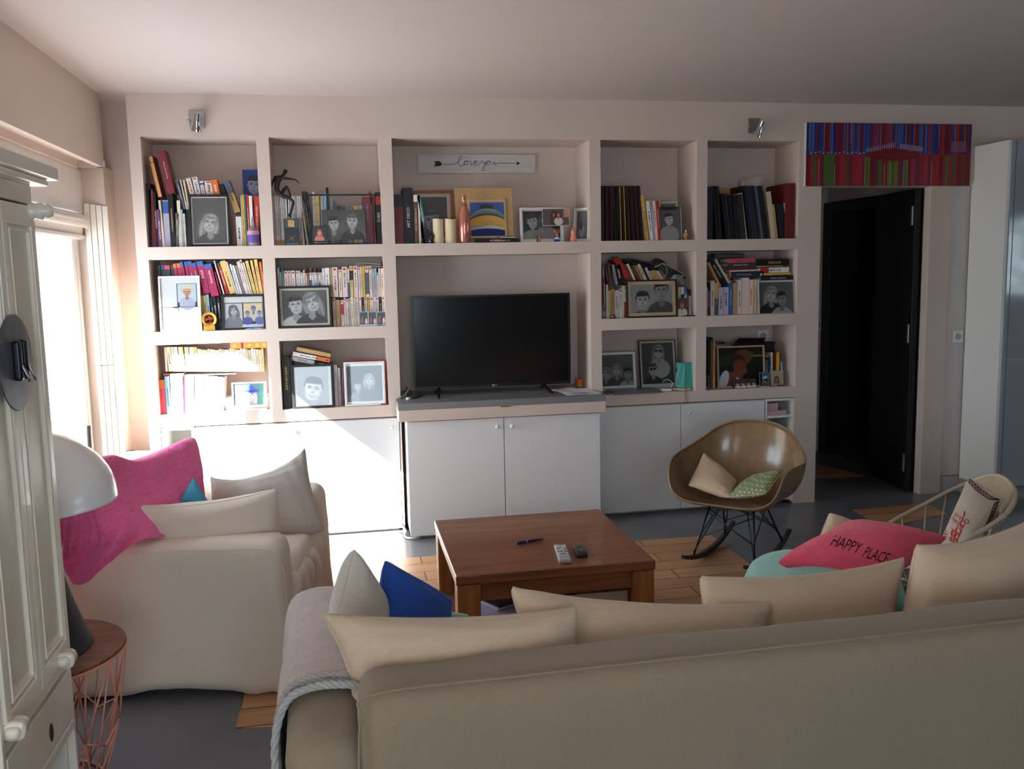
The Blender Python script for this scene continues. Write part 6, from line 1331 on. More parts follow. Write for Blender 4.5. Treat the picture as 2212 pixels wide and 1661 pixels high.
MB().lathe([(0, .001), (.008, .001), (.0135, .005), (.0145, .0075), (.0135, .0075), (.007, .003), (0, .003)], c=((a.x+b.x)/2, .008, FL['2']), n=28).build('dish_bowl', mat('iridescent', (170, 120, 120), rough=.1, coat=.5, var=(90, (90, 120, 170))), t, smooth=True)

# --- bottom far left niche
E = [(300, 338, 265, 240, 'white', 'white leaning paperback', {'plain': 1})]
g = [(355,430,300),(434,486,378),(490,552,432),(556,600,510),(602,640,552),(644,680,612),(684,714,664),(716,760,700),(764,806,740),(810,856,782)]
E += [(a, b, c_, 236, ['cream','beige','pale','cream','pyellow','cream','pale','beige','cream','pyellow'][i], 'aged cream leaning paperback', {}) for i, (a, b, c_) in enumerate(g)]
x = 862
for i in range(25):
    w_ = [46, 38, 52, 34, 44, 56, 40, 62, 36, 48][i % 10]
    if x+w_ > 2045: break
    E.append((x, x+w_-2, x-26, 268+(i % 4)*7-(i > 10)*8, ['cream','pale','beige','pale','pyellow','pale','cream','pale','pyellow','lgrey'][i % 10], 'aged cream upright paperback', {})); x += w_
shelf_row('31', 652, 'upper row', E, Y=.075, D=.115)
DIA = mat('orange_paper', (226, 148, 72), rough=.6)
a, b = P_('31', 1402, 268, .07), P_('31', 2024, 262, .07); h = P_('31', 1402, 158, .07).z-a.z
t = thing('patterned_box', 'long orange box with diamond pattern lying on the cream paperbacks', 'box', V(((a.x+b.x)/2, .12, a.z)))
MB().box(a.x, b.x, .07, .17, a.z, a.z+h).build('box_body', DIA, t, bevel=.001)
for i, f in enumerate((.12, .53, .735, .93)):
    x = a.x+(b.x-a.x)*f; z = a.z+h*.5; r = h*.33; MB().add([(x-r, .0692, z), (x, .0692, z-r), (x+r, .0692, z), (x, .0692, z+r)], [(0, 1, 2, 3)]).build('diamond_motif', mat('pale_orange', (240, 190, 110), rough=.6), t)
xm = a.x+(b.x-a.x)*.33
MB().box(xm-.006, xm+.006, .0688, .0695, a.z+.001, a.z+h-.001).build('red_seal', mat('seal_red', (150, 50, 70), rough=.6), t)
sheet_of_paper((.27, .12), .30, .13, .05, P_('31', 900, 716, .07).z, 'paper_stack', 'white sheets lying between the two rows, bottom far left niche')
shelf_row('31', 1386, 'lower row', [(214,318,184,800,'pink','book with rainbow coloured squares',{'band':('orange',.75,1.),'plain':1}), (322,396,280,738,'lblue','blue and white book'), (400,612,376,700,'white','very thick white book',{'plain':1}), (616,636,602,720,'mag','thin magenta book',{'plain':1}), (640,790,628,722,'white','thick white book',{'plain':1}),
  (794,804,788,726,'purple','thin violet book',{'plain':1}), (808,876,800,730,'pale','white book'), (880,966,872,722,'lblue','wide sky blue book',{'plain':1}), (970,1028,966,730,'lilac','blue and mauve patterned book',{'band':('lblue',0,.3)}), (1032,1086,1030,735,'white','white book'), (1090,1186,1086,738,'white','white book'), (1190,1254,1188,750,'lblue','light blue book'), (1258,1300,1256,760,'white','white book',{'band':('slate',.02,.14)})], base='floor', Y=.05)
a, b = P_('31', 262, 720, .10), P_('31', 372, 720, .10)
tag(MB().box(a.x, b.x, .09, .14, a.z, a.z+.012).build('small_box', mat('brick_card', (196, 100, 84), rough=.6), bevel=.001, origin=(a.x, .11, a.z)), 'small brick red box on the blue and white book, bottom far left niche', 'box')
A0 = P_('31', 1280, 1385, .012); B0 = P_('31', 2085, 1350, .012)
tag(MB().box(A0.x+.02, B0.x-.02, .003, .045, FL['3']+.0006, FL['3']+.012).build('white_block', M_WHITE, bevel=.003, origin=(A0.x, .02, FL['3'])), 'low white block under the frame of the child in a blue hat', 'box')
tag(MB().box(A0.x-.01, B0.x-.008, .10, .20, FL['3']+.0006, FL['3']+.074).build('white_carton', M_WHITE, bevel=.004, origin=(A0.x, .15, FL['3'])), 'white carton behind the frame of the child in a blue hat', 'box')
th, m, w, h = pframe('31', 1440, 2032, 1272, 850, 'white frame with a fair child in a blue hat', FWH, .0085, .002, [('n', 9, .35, (60, 120, 110), 0)] + face(.52, .34, .36, 0, (240, 226, 224), (230, 190, 190), long=True, top=(200, 190, 200), hat=(70, 96, 200)), bgc=(120, 170, 160), Y=.010, floor=False)
# --- bottom second niche
shelf_row('32', 1340, '', [(196,330,150,432,'dgreen','thick green leather volume with gilt bands',{'ink':'pyellow'}), (1100,1160,1062,562,'pale','white book with blue lettering',{'title':('Gounelle',.012,'blue',.72),'plain':1,'yb':1255}), (1164,1212,1140,612,'lgrey','grey book with dark title',{'yb':1250}), (1216,1240,1222,620,'purple','dark violet book',{'yb':1245,'plain':1}), (1244,1262,1254,630,'brown','thin russet book',{'yb':1245,'plain':1}), (334,380,300,430,'black','black book behind the boy portrait',{'plain':1})], base='floor', Y=.05, D=.16)
flat_row('32', [(320,720,478,555,72,'lgrey','grey paperback, second from bottom of the sloping pile',{'dy':0}), (342,1000,400,523,76,'white','white and orange paperback in the sloping pile',{'band':('orange',.62,1.),'em':'red'}), (410,1008,310,432,72,'tan','tan book on top of the sloping pile',{'plain':1}), (724,1050,555,600,60,'black','black book at the bottom of the sloping pile',{'ink':'pale'})], Y=.06)
pframe('32', 345, 1088, 1312, 572, 'deep black frame with a curly-haired boy looking back', FB, .0135, .016, face(.50, .52, .62, -.2, (206, 196, 200), (70, 64, 68), top=(110, 106, 104)), mono=True, bgc=(150, 144, 150), matc=(196, 190, 178), Y=.006, mwt=.002)
pframe('32', 1275, 1998, 1262, 522, 'white frame with a boy and an older girl at night', FWH, .0115, .004, face(.30, .44, .22, .0, (186, 176, 182), (48, 44, 48), top=(130, 126, 132)) + face(.62, .62, .27, -.05, (200, 188, 192), (140, 132, 136), long=True, top=(90, 88, 94)), mono=True, bgc=(56, 54, 66), Y=.008, mwt=.014)
a, b = P_('32', 1400, 1250, .10), P_('32', 2012, 1240, .10); zt = P_('32', 1400, 478, .10).z
tag(MB().box(a.x, b.x, .09, .098, FL['3']+.0006, zt).box(b.x-.006, b.x, .04, .09, FL['3']+.0006, zt-.003).build('red_folder', mat('red_card', (170, 50, 60), rough=.5), bevel=.001, origin=(a.x, .09, FL['3'])), 'red folder standing behind the white frame, bottom second niche', 'folder')
a, b = P_('32', 1905, 1258, .004), P_('32', 2036, 1252, .004)
t = thing('matchbox', 'small brown matchbox at the lower right of the bottom second niche', 'box', V(((a.x+b.x)/2, .012, FL['3'])))
MB().box(a.x, b.x, .004, .028, FL['3']+.0006, FL['3']+.0085).build('box_body', mat('match_brown', (150, 76, 48), rough=.7), t, bevel=.0005); MB().box(a.x+.0004, b.x-.0004, .0045, .0275, FL['3']+.0085, FL['3']+.0095).build('striking_edge', M_BLACK, t)
# --- middle fourth niche
shelf_row('24', 1490, 'lower row', [(140,190,138,742,'dred','dark red book',{'plain':1}), (194,206,190,745,'cream','thin pale book',{'plain':1}), (208,232,200,800,'green','dark green book',{'plain':1}), (234,278,230,798,'pale','ivory book',{'plain':1}), (280,306,272,930,'white','white book with dark print',{'ink':'black'}), (310,338,300,905,'yellow','yellow book',{'plain':1}),
  (342,402,336,885,'tan','orange-tan thick book'), (406,500,404,915,'pale','wide off-white book'), (504,560,504,882,'white','white book with black emblem',{'em':'black'}), (564,600,560,815,'cream','tall cream book',{'plain':1}), (604,662,600,826,'pale','white and red book',{'band':('red',0,.5),'em':'dark'})], base='floor', Y=.06)
shelf_row('24', 1445, 'right group', [(1696,1752,1690,850,'beige','beige book',{}), (1756,1812,1752,850,'white','black and white book',{'band':('dark',.3,.75)}), (1816,1874,1812,850,'blue','blue topped book',{'band':('lilac',0,.72)}), (1878,1906,1876,870,'dark','dark narrow book'), (1910,1956,1902,872,'pale','pale mauve book',{'band':('dark',.72,.98)})], base='floor', Y=.08)
shelf_row('24', 735, 'upper row', [(146,208,140,375,'slate','dark slate book',{}), (262,284,206,386,'dred','thin dark red book',{'yb':800}), (300,384,246,380,'brown','brown leaning book',{'yb':850,'plain':1}), (370,408,302,415,'slate','grey-blue leaning paperback',{'yb':800}), (424,474,344,400,'lilac','lilac leaning paperback',{'yb':800}), (484,600,402,410,'black','black leaning book with gilt title',{'yb':805,'ink':'pyellow'}),
  (604,636,490,420,'green','green edged leaning book',{'yb':805,'plain':1}), (650,796,376,300,'red','big bright red leaning book',{'yb':740,'plain':1,'band':('dred',0,.12)}), (804,850,646,388,'cream','thin ivory leaning book',{'yb':740,'plain':1}), (854,882,700,400,'black','thin black leaning book',{'yb':740}), (890,960,740,420,'brown','dark olive leaning book',{'yb':740,'plain':1}), (966,1010,800,430,'tan','tan leaning paperback',{'yb':740}), (1014,1088,856,400,'beige','beige leaning paperback',{'yb':740}),
  (1096,1130,950,460,'black','black leaning paperback',{'yb':740,'plain':1}), (1136,1186,1020,462,'lilac','lilac leaning paperback',{'yb':740}), (1194,1232,1096,525,'tan','orange-tan thin notebook',{'yb':740,'plain':1}), (1236,1280,1132,520,'tan','orange-tan thin notebook',{'yb':740,'plain':1}), (1284,1330,1172,520,'tan','orange-tan thin notebook',{'yb':740,'plain':1}), (1334,1380,1212,522,'tan','orange-tan thin notebook',{'yb':740,'plain':1}), (1384,1428,1254,528,'beige','orange-tan thin notebook',{'yb':740,'plain':1})], Y=.08, D=.12)
flat_row('24', [(560,1300,330,520,62,'black','large black book sloping on top',{'plain':1,'D':.2}), (740,1240,300,420,40,'dark','thin charcoal book on the sloping black book',{'plain':1})], Y=.09)
pframe('24', 665, 1690, 1468, 712, 'black frame with wide cream mount and two laughing boys', FB, .009, .020, face(.28, .28, .34, 0, (176, 166, 160), (60, 52, 50), top=(70, 64, 62)) + face(.74, .50, .34, .05, (150, 140, 134), (36, 32, 32), top=(84, 78, 76)), mono=True, bgc=(150, 144, 140), matc=(206, 176, 136), Y=.010)
A = P_('24', 1700, 1420, .02); c = V((A.x+.012, .024, FL['2']+.001))
snapshot('24', 1690, 1895, 1425, 1075, 'cut-out print of a red-haired woman right of the cream mounted frame', face(.42, 1.12, .5, .1, (190, 130, 110), (120, 50, 34), long=True, top=(206, 200, 196)), (84, 74, 78), Y=.03, border=(0, 0, 0, 0))
tag(MB().box(P_('24', 1800, 1440, .02).x, P_('24', 2040, 1440, .02).x-.001, .006, .04, FL['2']+.0006, FL['2']+.006).build('flat_case', M_BLACK, bevel=.001, origin=P_('24', 1900, 1440, .02)), 'flat black case at the right end, middle fourth niche', 'case')
c = P_('24', 365, 1490, .022); c.z = FL['2']+.001
t = thing('snow_globe', 'small dark dome ornament in front of the white books', 'ornament', c)
MB().lathe([(0, 0), (.0205, 0), (.021, .004), (.0195, .006)], c=c, n=28).build('base', M_BLACK, t, autosm=True); MB().lathe([(.0205, .006), (.020, .012), (.016, .019), (.008, .024), (0, .0255)], c=c, n=28).build('glass_dome', mat('smoky_dome', (70, 62, 58), rough=.08, coat=.5, var=(70, (140, 110, 84))), t, smooth=True)
snapshot('24', 165, 240, 1490, 1230, 'narrow grey snapshot at the left edge, middle fourth niche', [('e', .5, 1.4, .4, .8, 0, (150, 150, 156), .5)], (90, 94, 100), Y=.03, border=(.001, .001, .001, .001), roll=-.12)
BAG = mat('dotted_black_cloth', (26, 27, 30), rough=.8); n_ = BAG.node_tree.nodes; l_ = BAG.node_tree.links
tcx = n_.new('ShaderNodeTexCoord'); vo = n_.new('ShaderNodeTexVoronoi'); vo.inputs['Scale'].default_value = 120; vo.inputs['Randomness'].default_value = .35; l_.new(tcx.outputs['Object'], vo.inputs['Vector'])
rp_ = n_.new('ShaderNodeValToRGB'); rp_.color_ramp.elements[0].position = .24; rp_.color_ramp.elements[0].color = (*lin((168, 156, 120)), 1); rp_.color_ramp.elements[1].position = .27; rp_.color_ramp.elements[1].color = (*lin((26, 27, 30)), 1)
l_.new(vo.outputs['Distance'], rp_.inputs[0]); l_.new(rp_.outputs[0], n_['Principled BSDF'].inputs['Base Color'])
t = thing('cloth_bag', 'polka dot black bag with pale trim slumped on the right books, middle fourth niche', 'bag', P_('24', 1500, 700, .1))
Q = lambda x, y, d: P_('24', x, y, d)
rows = [[Q(1160, 300, .12), Q(1240, 265, .14), Q(1300, 270, .16), Q(1420, 330, .18)], [Q(1230, 440, .085), Q(1330, 380, .075), Q(1430, 400, .08), Q(1560, 470, .14)], [Q(1340, 470, .075), Q(1440, 500, .065), Q(1600, 520, .075), Q(1720, 545, .12)], [Q(1440, 600, .085), Q(1560, 650, .075), Q(1700, 620, .085), Q(1830, 640, .12)], [Q(1500, 640, .12), Q(1620, 700, .12), Q(1740, 680, .13), Q(1835, 680, .15)]]
sheet(rows, 34, 30, .004, wob=lambda u, v, p: V((0, -.004*math.sin(u*17+v*5), .002*math.sin(v*20)))).build('bag_body', BAG, t, smooth=True)
MB().tube(smooth_path([Q(1210, 445, .07), Q(1300, 405, .065), Q(1400, 370, .065), Q(1560, 450, .08), Q(1740, 545, .09), Q(1835, 630, .11)], 40), .0028, 7).tube(smooth_path([Q(1380, 370, .06), Q(1450, 450, .055), Q(1460, 560, .055), Q(1400, 680, .06)], 30), .0012, 6).build('pale_trim', mat('trim_beige', (190, 170, 146), rough=.8), t, smooth=True)
rows = [[Q(1500, 600, .08), Q(1640, 590, .07), Q(1800, 610, .09)], [Q(1560, 700, .075), Q(1700, 690, .06), Q(1800, 700, .09)], [Q(1680, 780, .09), Q(1740, 790, .08), Q(1805, 800, .1)]]
sheet(rows, 20, 16, .002, wob=lambda u, v, p: V((0, -.007*math.sin(u*13+v*9), 0))).build('grey_lining', mat('grey_lining', (132, 130, 142), rough=.8), t, smooth=True)
# --- middle far right niche
shelf_row('25', 1450, 'lower row', [(165,178,165,880,'pinkish','narrow rosy book',{'plain':1}), (184,232,182,765,'black','black book with pale title',{'ink':'white'}), (236,322,230,735,'pinkish','rosy book with red title',{'ink':'red'}), (326,400,322,780,'pyellow','yellow and blue book',{'band':('slate',0,.52),'ink':'tan'}), (404,502,400,872,'lilac','pale lilac book',{'ink':'burg'}), (506,612,504,868,'lilac','pale lilac book',{'ink':'black'}), (616,698,610,786,'blue','bright blue book',{'ink':'lblue'}),
  (702,794,702,780,'tan','tan leather-look book',{'plain':1}), (798,880,796,722,'pale','tall ivory book',{}), (886,1036,882,672,'pinkish','thick rosy book',{'plain':1}), (1042,1122,1040,712,'pinkish','slim rosy book with red title',{'ink':'red'}), (1128,1190,1130,706,'beige','beige book with orange title',{'ink':'orange'}), (1196,1252,1198,706,'beige','beige book beside the photo frame',{'ink':'dark'})], base='floor', Y=.05)
shelf_row('25', 860, 'leaning above the lower row', [(420,482,170,372,'tan','orange-tan leaning book',{'ink':'red','yb':868}), (498,608,176,284,'black','thick black leaning book',{'ink':'lgrey','yb':835}), (622,656,330,296,'white','thin white leaning book',{'plain':1,'yb':795}), (662,690,540,585,'orange','thin orange leaning book',{'plain':1,'yb':782})], Y=.06)
flat_row('25', [(665,1335,682,668,132,'navy','navy book, lowest of the left pile',{'title':('KATE MORTON',.014,'lgrey',.40),'plain':1,'em':'lgrey'}), (642,1280,552,530,34,'pinkish','thin white book in the left pile',{'ink':'red'}), (540,1160,515,492,52,'dred','dark red book in the left pile',{'plain':1}), (580,1180,458,440,84,'dteal','teal grey book in the left pile',{}), (604,1166,368,352,92,'pink','raspberry pink book, topmost of the left pile',{'ink':'burg'}),
  (1290,1980,735,722,96,'black','black book, lowest of the right pile',{'ink':'lgrey'}), (1342,1910,626,608,46,'yellow','yellow book in the right pile',{'ink':'tan'}), (1262,1868,575,560,108,'white','white and red book in the right pile',{'band':('red',0,.3)}), (1184,1750,452,440,24,'tan','thin olive book in the right pile',{'plain':1}), (1184,1868,430,422,145,'black','black SIMPLISSIME book, topmost of the right pile',{'title':('SIMPLISSIME',.0195,'yellow',.56,.85),'plain':1,'up':False})], Y=.05)
t = thing('cloth_bundle', 'dim grey cloth bundle on top of the books, middle far right niche', 'cloth', P_('25', 600, 240, .12))
MB().rbox(P_('25', 330, 250, .1).x, P_('25', 960, 250, .1).x, .10, .2, P_('25', 600, 262, .1).z, P_('25', 600, 175, .1).z, r=.006, step=.012, disp=lambda p, n: n*nz(p, 40, 3)*.006).build('folded_cloth', mat('dim_cloth', (84, 80, 78), rough=.9), t, smooth=True)
pframe('25', 1262, 1995, 1402, 732, 'pale edged print of a woman and a boy embracing', mat('silver_edge', (176, 180, 184), rough=.3), .0015, .0018, face(.36, .52, .34, -.15, (170, 162, 160), (130, 124, 122), long=True, top=(34, 32, 34)) + face(.66, .38, .30, .15, (140, 132, 130), (36, 32, 32), top=(160, 156, 156)), mono=True, bgc=(98, 96, 98), Y=.012, mwt=.010, mwb=.002)
# --- bottom fourth niche
pframe('34', 132, 852, 1395, 602, 'pale wooden frame with three smiling faces, left of the black frame', FWH, .0115, .003, face(.12, .40, .32, -.1, (150, 142, 138), (110, 104, 100), long=True, top=(60, 58, 58)) + face(.47, .50, .30, 0, (160, 150, 146), (110, 102, 98), long=True, top=(70, 66, 64)) + face(.82, .36, .28, .1, (140, 132, 128), (40, 36, 36), top=(150, 146, 142)), mono=True, bgc=(92, 86, 88), Y=.16, mwt=.004, tilt=9, mwb=.02)
pframe('34', 945, 1690, 1330, 352, 'tall black frame with two people in sunglasses', FB, .0045, .0135, face(.54, .98, .33, -.1, (170, 160, 154), (110, 102, 96), long=True, top=(150, 146, 142), glasses=True) + face(.34, .44, .29, .1, (160, 150, 144), (60, 54, 52), top=(44, 42, 42), glasses=True) + [('r', .03, .35, 1.28, 1.32, (200, 196, 190), .02)], mono=True, bgc=(70, 68, 68), matc=(176, 174, 166), Y=.15, tilt=9, mwb=.03)
SIL = mat('silver_aluminium', (136, 140, 148), rough=.35, metal=.6)
q = [P_('34', 395, 1424, .0), P_('34', 1370, 1385, .0), P_('34', 1180, 1248, .0), P_('34', 205, 1290, .0)]
z0 = FL['3']+.001; q = [at(1285+x/9.413, 700+y/9.413, z=z0+.014) for x, y in ((395, 1400), (1372, 1352), (1175, 1246), (205, 1285))]
t = thing('laptop', 'closed silver laptop lying in the bottom fourth niche', 'laptop', V((q[0]+q[2])/2) + V((0, 0, -.014)))
ex = (q[1]-q[0]).normalized(); L = (q[1]-q[0]).length; m = Matrix.Translation((q[0].x, q[0].y, z0)) @ Matrix.Rotation(math.atan2(ex.y, ex.x), 4, 'Z'); D_ = min(.21, .318-q[0].y)
MB().obox(m, L, D_, .009, (0, 0, 0)).build('base', SIL, t, bevel=.003); MB().obox(m @ Matrix.Translation((0, 0, .0098)), L, D_, .0052, (0, 0, 0)).build('lid', SIL, t, bevel=.002)
MB().lathe([(0, .0), (.011, 0), (.011, .0004), (0, .0004)], n=24, m=m @ Matrix.Translation((L*.47, D_*.55, .0151))).build('round_emblem', mat('emblem_white', (214, 214, 218), rough=.3), t)
tag(MB().tube([P_('34', 180, 1375, .02)*1.0, P_('34', 280, 1440, .004)], .0032, 8).build('pen', M_BLACK, smooth=True, origin=P_('34', 230, 1410, .01)), 'black pen at the left front of the laptop', 'pen')
a, b = P_('34', 1318, 1345, .04), P_('34', 1560, 1345, .04)
t = thing('power_adapter', 'square white power adapter with coiled cord, right of the laptop', 'charger', V(((a.x+b.x)/2, .06, z0)))
MB().rbox(a.x, b.x, .035, .085, z0, z0+.014, r=.004, step=.01).build('adapter_block', M_WHITE, t, smooth=True)
P = [V((b.x-.004+.0*k, .05, z0+.012)) for k in range(1)] + [P_('34', 1570+20*math.sin(k), 1230-k*14+0, .05) for k in range(4)] + [P_('34', 1500, 1130, .06), P_('34', 1420, 1140, .07), P_('34', 1380, 1190, .07)]
MB().tube(smooth_path(P, 40), .0016, 6).build('cord', M_WIREW, t, smooth=True)
TEAL = mat('teal_paper', (70, 168, 158), rough=.6)
P = [P_('34', 1705, 1240, .045), P_('34', 2015, 1285, .035)]; zt = P_('34', 1705, 788, .05).z; zb = z0+.016
t = thing('paper_bag', 'small turquoise paper bag with white rope handle', 'bag', V(((P[0].x+P[1].x)/2, .06, zb)))
x0_, x1_ = P_('34', 1690, 1250, .04).x, P_('34', 2012, 1250, .04).x; xm_ = lerp(x0_, x1_, .42)
V8 = [(x0_+.004, .050, zb), (xm_, .038, zb), (x1_, .050, zb), (x1_, .085, zb), (x0_+.004, .085, zb), (x0_, .062, zt), (xm_+.004, .052, zt-.002), (x1_-.001, .066, zt-.002), (x1_-.001, .074, zt-.002), (x0_, .074, zt)]
MB().add(V8, [(0, 1, 6, 5), (1, 2, 7, 6), (2, 3, 8, 7), (3, 4, 9, 8), (4, 0, 5, 9), (4, 3, 2, 1, 0)]).build('bag_body', TEAL, t)
MB().tube(smooth_path([P_('34', 1740, 835, .05), P_('34', 1700, 950, .035), P_('34', 1650, 1130, .03), P_('34', 1660, 1235, .03), P_('34', 1710, 1255, .03), P_('34', 1765, 1180, .03), P_('34', 1800, 1000, .034), P_('34', 1828, 840, .046)], 50), .0014, 6).build('rope_handle', mat('rope_white', (214, 208, 196), rough=.9), t, smooth=True)
t = thing('driftwood', 'pale bone-like ornament under the turquoise bag', 'ornament', V((P_('34', 1830, 1370, .03).x, .03, FL['3'])))
a, b = P_('34', 1600, 1270, .03), P_('34', 2010, 1330, .03)
MB().tube(smooth_path([V((a.x, .045, z0+.014)), V((lerp(a.x, b.x, .3), .03, z0+.009)), V((lerp(a.x, b.x, .55), .022, z0+.0075)), V((lerp(a.x, b.x, .8), .024, z0+.009)), V((b.x-.004, .034, z0+.008))], 20), [.003+.0045*math.sin(PI*min(1, (i+2)/20)) for i in range(20)], 10).build('bone_body', mat('bone', (212, 190, 150), rough=.7, bump=(60, .4)), t, smooth=True)
CORD = mat('maroon_cord', (88, 34, 42), rough=.8)
t = thing('beaded_cord', 'dark red cord hanging down over the cabinet edge, bottom fourth niche', 'cord', P_('34', 1850, 1372, -.004))
MB().tube(smooth_path([P_('34', 1890, 1330, .012), P_('34', 1840, 1320, .004), P_('34', 1828, 1375, -.003), P_('34', 1838, 1480, -.003), P_('34', 1830, 1570, -.003), P_('34', 1860, 1600, -.003), P_('34', 1888, 1595, -.003), P_('34', 1870, 1480, -.003), P_('34', 1862, 1375, -.003), P_('34', 1880, 1310, .006)], 60), .0011, 6).build('hanging_cord', CORD, t, smooth=True)
tag(MB().lathe([(0, -.009), (.005, -.006), (.0065, 0), (.005, .006), (0, .009)], n=14, m=Matrix.Translation(P_('34', 1648, 940, .06)) @ Matrix.Diagonal((.8, 1, 1.5, 1))).build('dark_pendant', CORD, smooth=True, origin=P_('34', 1648, 940, .06)), 'dark red pendant hanging left of the turquoise bag', 'pendant')
# --- bottom far right niche
shelf_row('35', 1345, '', [(162,284,160,285,'black','wide black box file at the left end',{'plain':1,'D':.2,'Y':.05}), (1386,1440,1378,740,'slate','blue grey book right of the beige frame',{'yb':1245}), (1444,1494,1440,700,'dteal','dark teal book with yellow title',{'yb':1245,'ink':'yellow'}), (1498,1538,1492,590,'pale','white book beside the red one',{'yb':1245,'plain':1}), (1542,1594,1542,588,'dred','dark red book',{'yb':1245,'plain':1}), (1598,1662,1600,588,'yellow','tall yellow book',{'yb':1245,'plain':1}), (1666,1696,1668,600,'brown','narrow brown book',{'yb':1245,'plain':1}), (1700,1738,1696,780,'lblue','short turquoise book',{'yb':1245,'plain':1})], base='floor', Y=.10, D=.16)
tag(MB().box(P_('35', 282, 1340, .06).x, P_('35', 326, 1340, .06).x, .055, .25, FL['3']+.0006, P_('35', 300, 355, .06).z).build('wooden_board', MATS['pale_wood'] if 'pale_wood' in MATS else M_CREAM, bevel=.001, origin=P_('35', 300, 1340, .06)), 'pale upright board beside the black box file', 'board')
th, m, w, h = pframe('35', 400, 1385, 1312, 478, 'beige wooden frame with a profile of a child in a garden', mat('beige_frame', (176, 150, 120), rough=.5), .0105, .0005, [('e', .3, .55, .5, .12, .1, (40, 52, 32), .6), ('r', .6, 1, .60, .64, (150, 110, 70), .02), ('e', .56, .60, .20, .16, 0, (110, 60, 34), .3), ('e', .44, .52, .16, .14, 0, (60, 34, 24), .3), ('e', .48, .38, .15, .18, .3, (120, 60, 44), .2), ('e', .60, .30, .05, .05, 0, (130, 66, 50), .3), ('e', .25, .1, .3, .2, .2, (130, 66, 50), .2), ('e', .12, .14, .10, .20, -.3, (200, 210, 224), .15), ('e', .42, .04, .05, .14, 0, (196, 200, 220), .2), ('e', .72, .66, .08, .05, 0, (70, 90, 30), .6)], bgc=(22, 28, 20), Y=.06, matc=(60, 50, 40))
snapshot('35', 700, 1185, 1302, 1150, 'dark strip of four booth portraits in front of the beige frame', sum([face(.14+.24*i+.02, .17, .085, 0, (216, 180, 170), (60, 40, 40), long=True, top=(200, 150, 160)) + face(.22+.24*i+.02, .15, .08, 0, (206, 170, 160), (50, 40, 40), top=(220, 210, 206)) for i in range(4)], []), (70, 56, 58), Y=.03, border=(.004, .0015, .0012, .0012), paper=(30, 28, 30))
snapshot('35', 1262, 1345, 1278, 1012, 'first of two instant photos right of the booth portraits', [('e', .5, .6, .3, .4, 0, (60, 60, 70), .5)], (30, 30, 34), Y=.034, border=(.0016, .001, .006, .002), paper=(196, 196, 190))
snapshot('35', 1322, 1462, 1282, 1008, 'second of two instant photos, with a blue sky patch', [('e', .4, 1.3, .4, .2, .3, (150, 200, 230), .4), ('e', .5, .8, .3, .3, 0, (60, 40, 40), .4), ('e', .5, .3, .4, .3, 0, (120, 50, 44), .4), ('e', .4, .6, .3, .04, -.6, (220, 220, 230), .3)], (60, 90, 110), Y=.028, border=(.0016, .0016, .006, .002), paper=(150, 172, 180))
snapshot('35', 152, 212, 1375, 1082, 'instant photo cut by the left edge of the bottom far right niche', [('e', .3, .8, .5, .4, 0, (120, 120, 130), .5)], (30, 30, 34), Y=.012, border=(.001, .002, .002, .002), paper=(190, 190, 186))
pframe('35', 1504, 1760, 1242, 978, 'small patterned cream frame with a tiny portrait', mat('speckled_cream', (206, 190, 164), rough=.7, var=(240, (150, 120, 100))), .008, .003, face(.5, .5, .42, 0, (196, 140, 120), (90, 50, 40), long=True, top=(150, 110, 100)), bgc=(196, 186, 170), Y=.06)
t = thing('bead_pile', 'little heap of dark red beads at the right, bottom far right niche', 'beads', V((P_('35', 1715, 1245, .04).x, .045, z0)))
rb = random.Random(5); mb = MB(); x0_ = P_('35', 1640, 1245, .04).x; x1_ = P_('35', 1800, 1245, .04).x
pth = [V((lerp(x0_, x1_, .5+.45*math.cos(k*.7)), .05+.012*math.sin(k*.7), z0+.002+.002*(k % 2))) for k in range(9)]
MB().tube(smooth_path(pth, 60), [.0018+.0009*abs(math.sin(i*1.1)) for i in range(60)], 6).build('bead_string', CORD, t, smooth=True)
c = P_('35', 1405, 672, .09)
tag(MB().lathe([(0, -.011), (.007, -.008), (.0098, 0), (.007, .008), (0, .011)], c=c, n=20).build('orange_ball', mat('orange_felt', (206, 84, 36), rough=.8, bump=(200, .6)), smooth=True, origin=c), 'small orange felt ball beside the beige frame', 'ball')
zp = P_('35', 345, 482, .08).z
flat_row('35', [(345, 870, 480, 488, 48, 'grey', 'grey book lying behind the beige frame', {}), (330, 850, 432, 436, 26, 'brown', 'brown folder lying behind the beige frame', {'plain': 1})], Y=.10)
t = thing('handheld_tablet', 'black flat device propped above the beige frame', 'device', P_('35', 1050, 460, .1))
A_, B_, C_, D2 = P_('35', 690, 440, .09), P_('35', 1300, 440, .09), P_('35', 1385, 285, .16), P_('35', 830, 290, .16)
mb = MB(); mb.v = [A_, B_, C_, D2] + [p+V((0, .006, -.010)) for p in (A_, B_, C_, D2)]; mb.f = [(0, 1, 2, 3), (7, 6, 5, 4), (0, 4, 5, 1), (1, 5, 6, 2), (2, 6, 7, 3), (3, 7, 4, 0)]; mb.build('device_body', M_BLACK, t, bevel=.001)
a, b = P_('35', 860, 488, .1), P_('35', 1340, 488, .1); MB().box(a.x, b.x, .10, .15, a.z, a.z+.011).build('dock', M_BLACK, t, bevel=.002)
t = thing('camera_pouch', 'rounded black pouch right of the propped device', 'pouch', P_('35', 1450, 600, .12))
a, b = P_('35', 1355, 600, .12), P_('35', 1570, 600, .12); MB().rbox(a.x, b.x, .11, .18, P_('35', 1400, 590, .12).z, P_('35', 1400, 372, .12).z, r=.012, step=.01, disp=lambda p, n: n*nz(p, 40, 1)*.004).build('pouch_body', mat('black_nylon', (26, 26, 29), rough=.8), t, smooth=True)
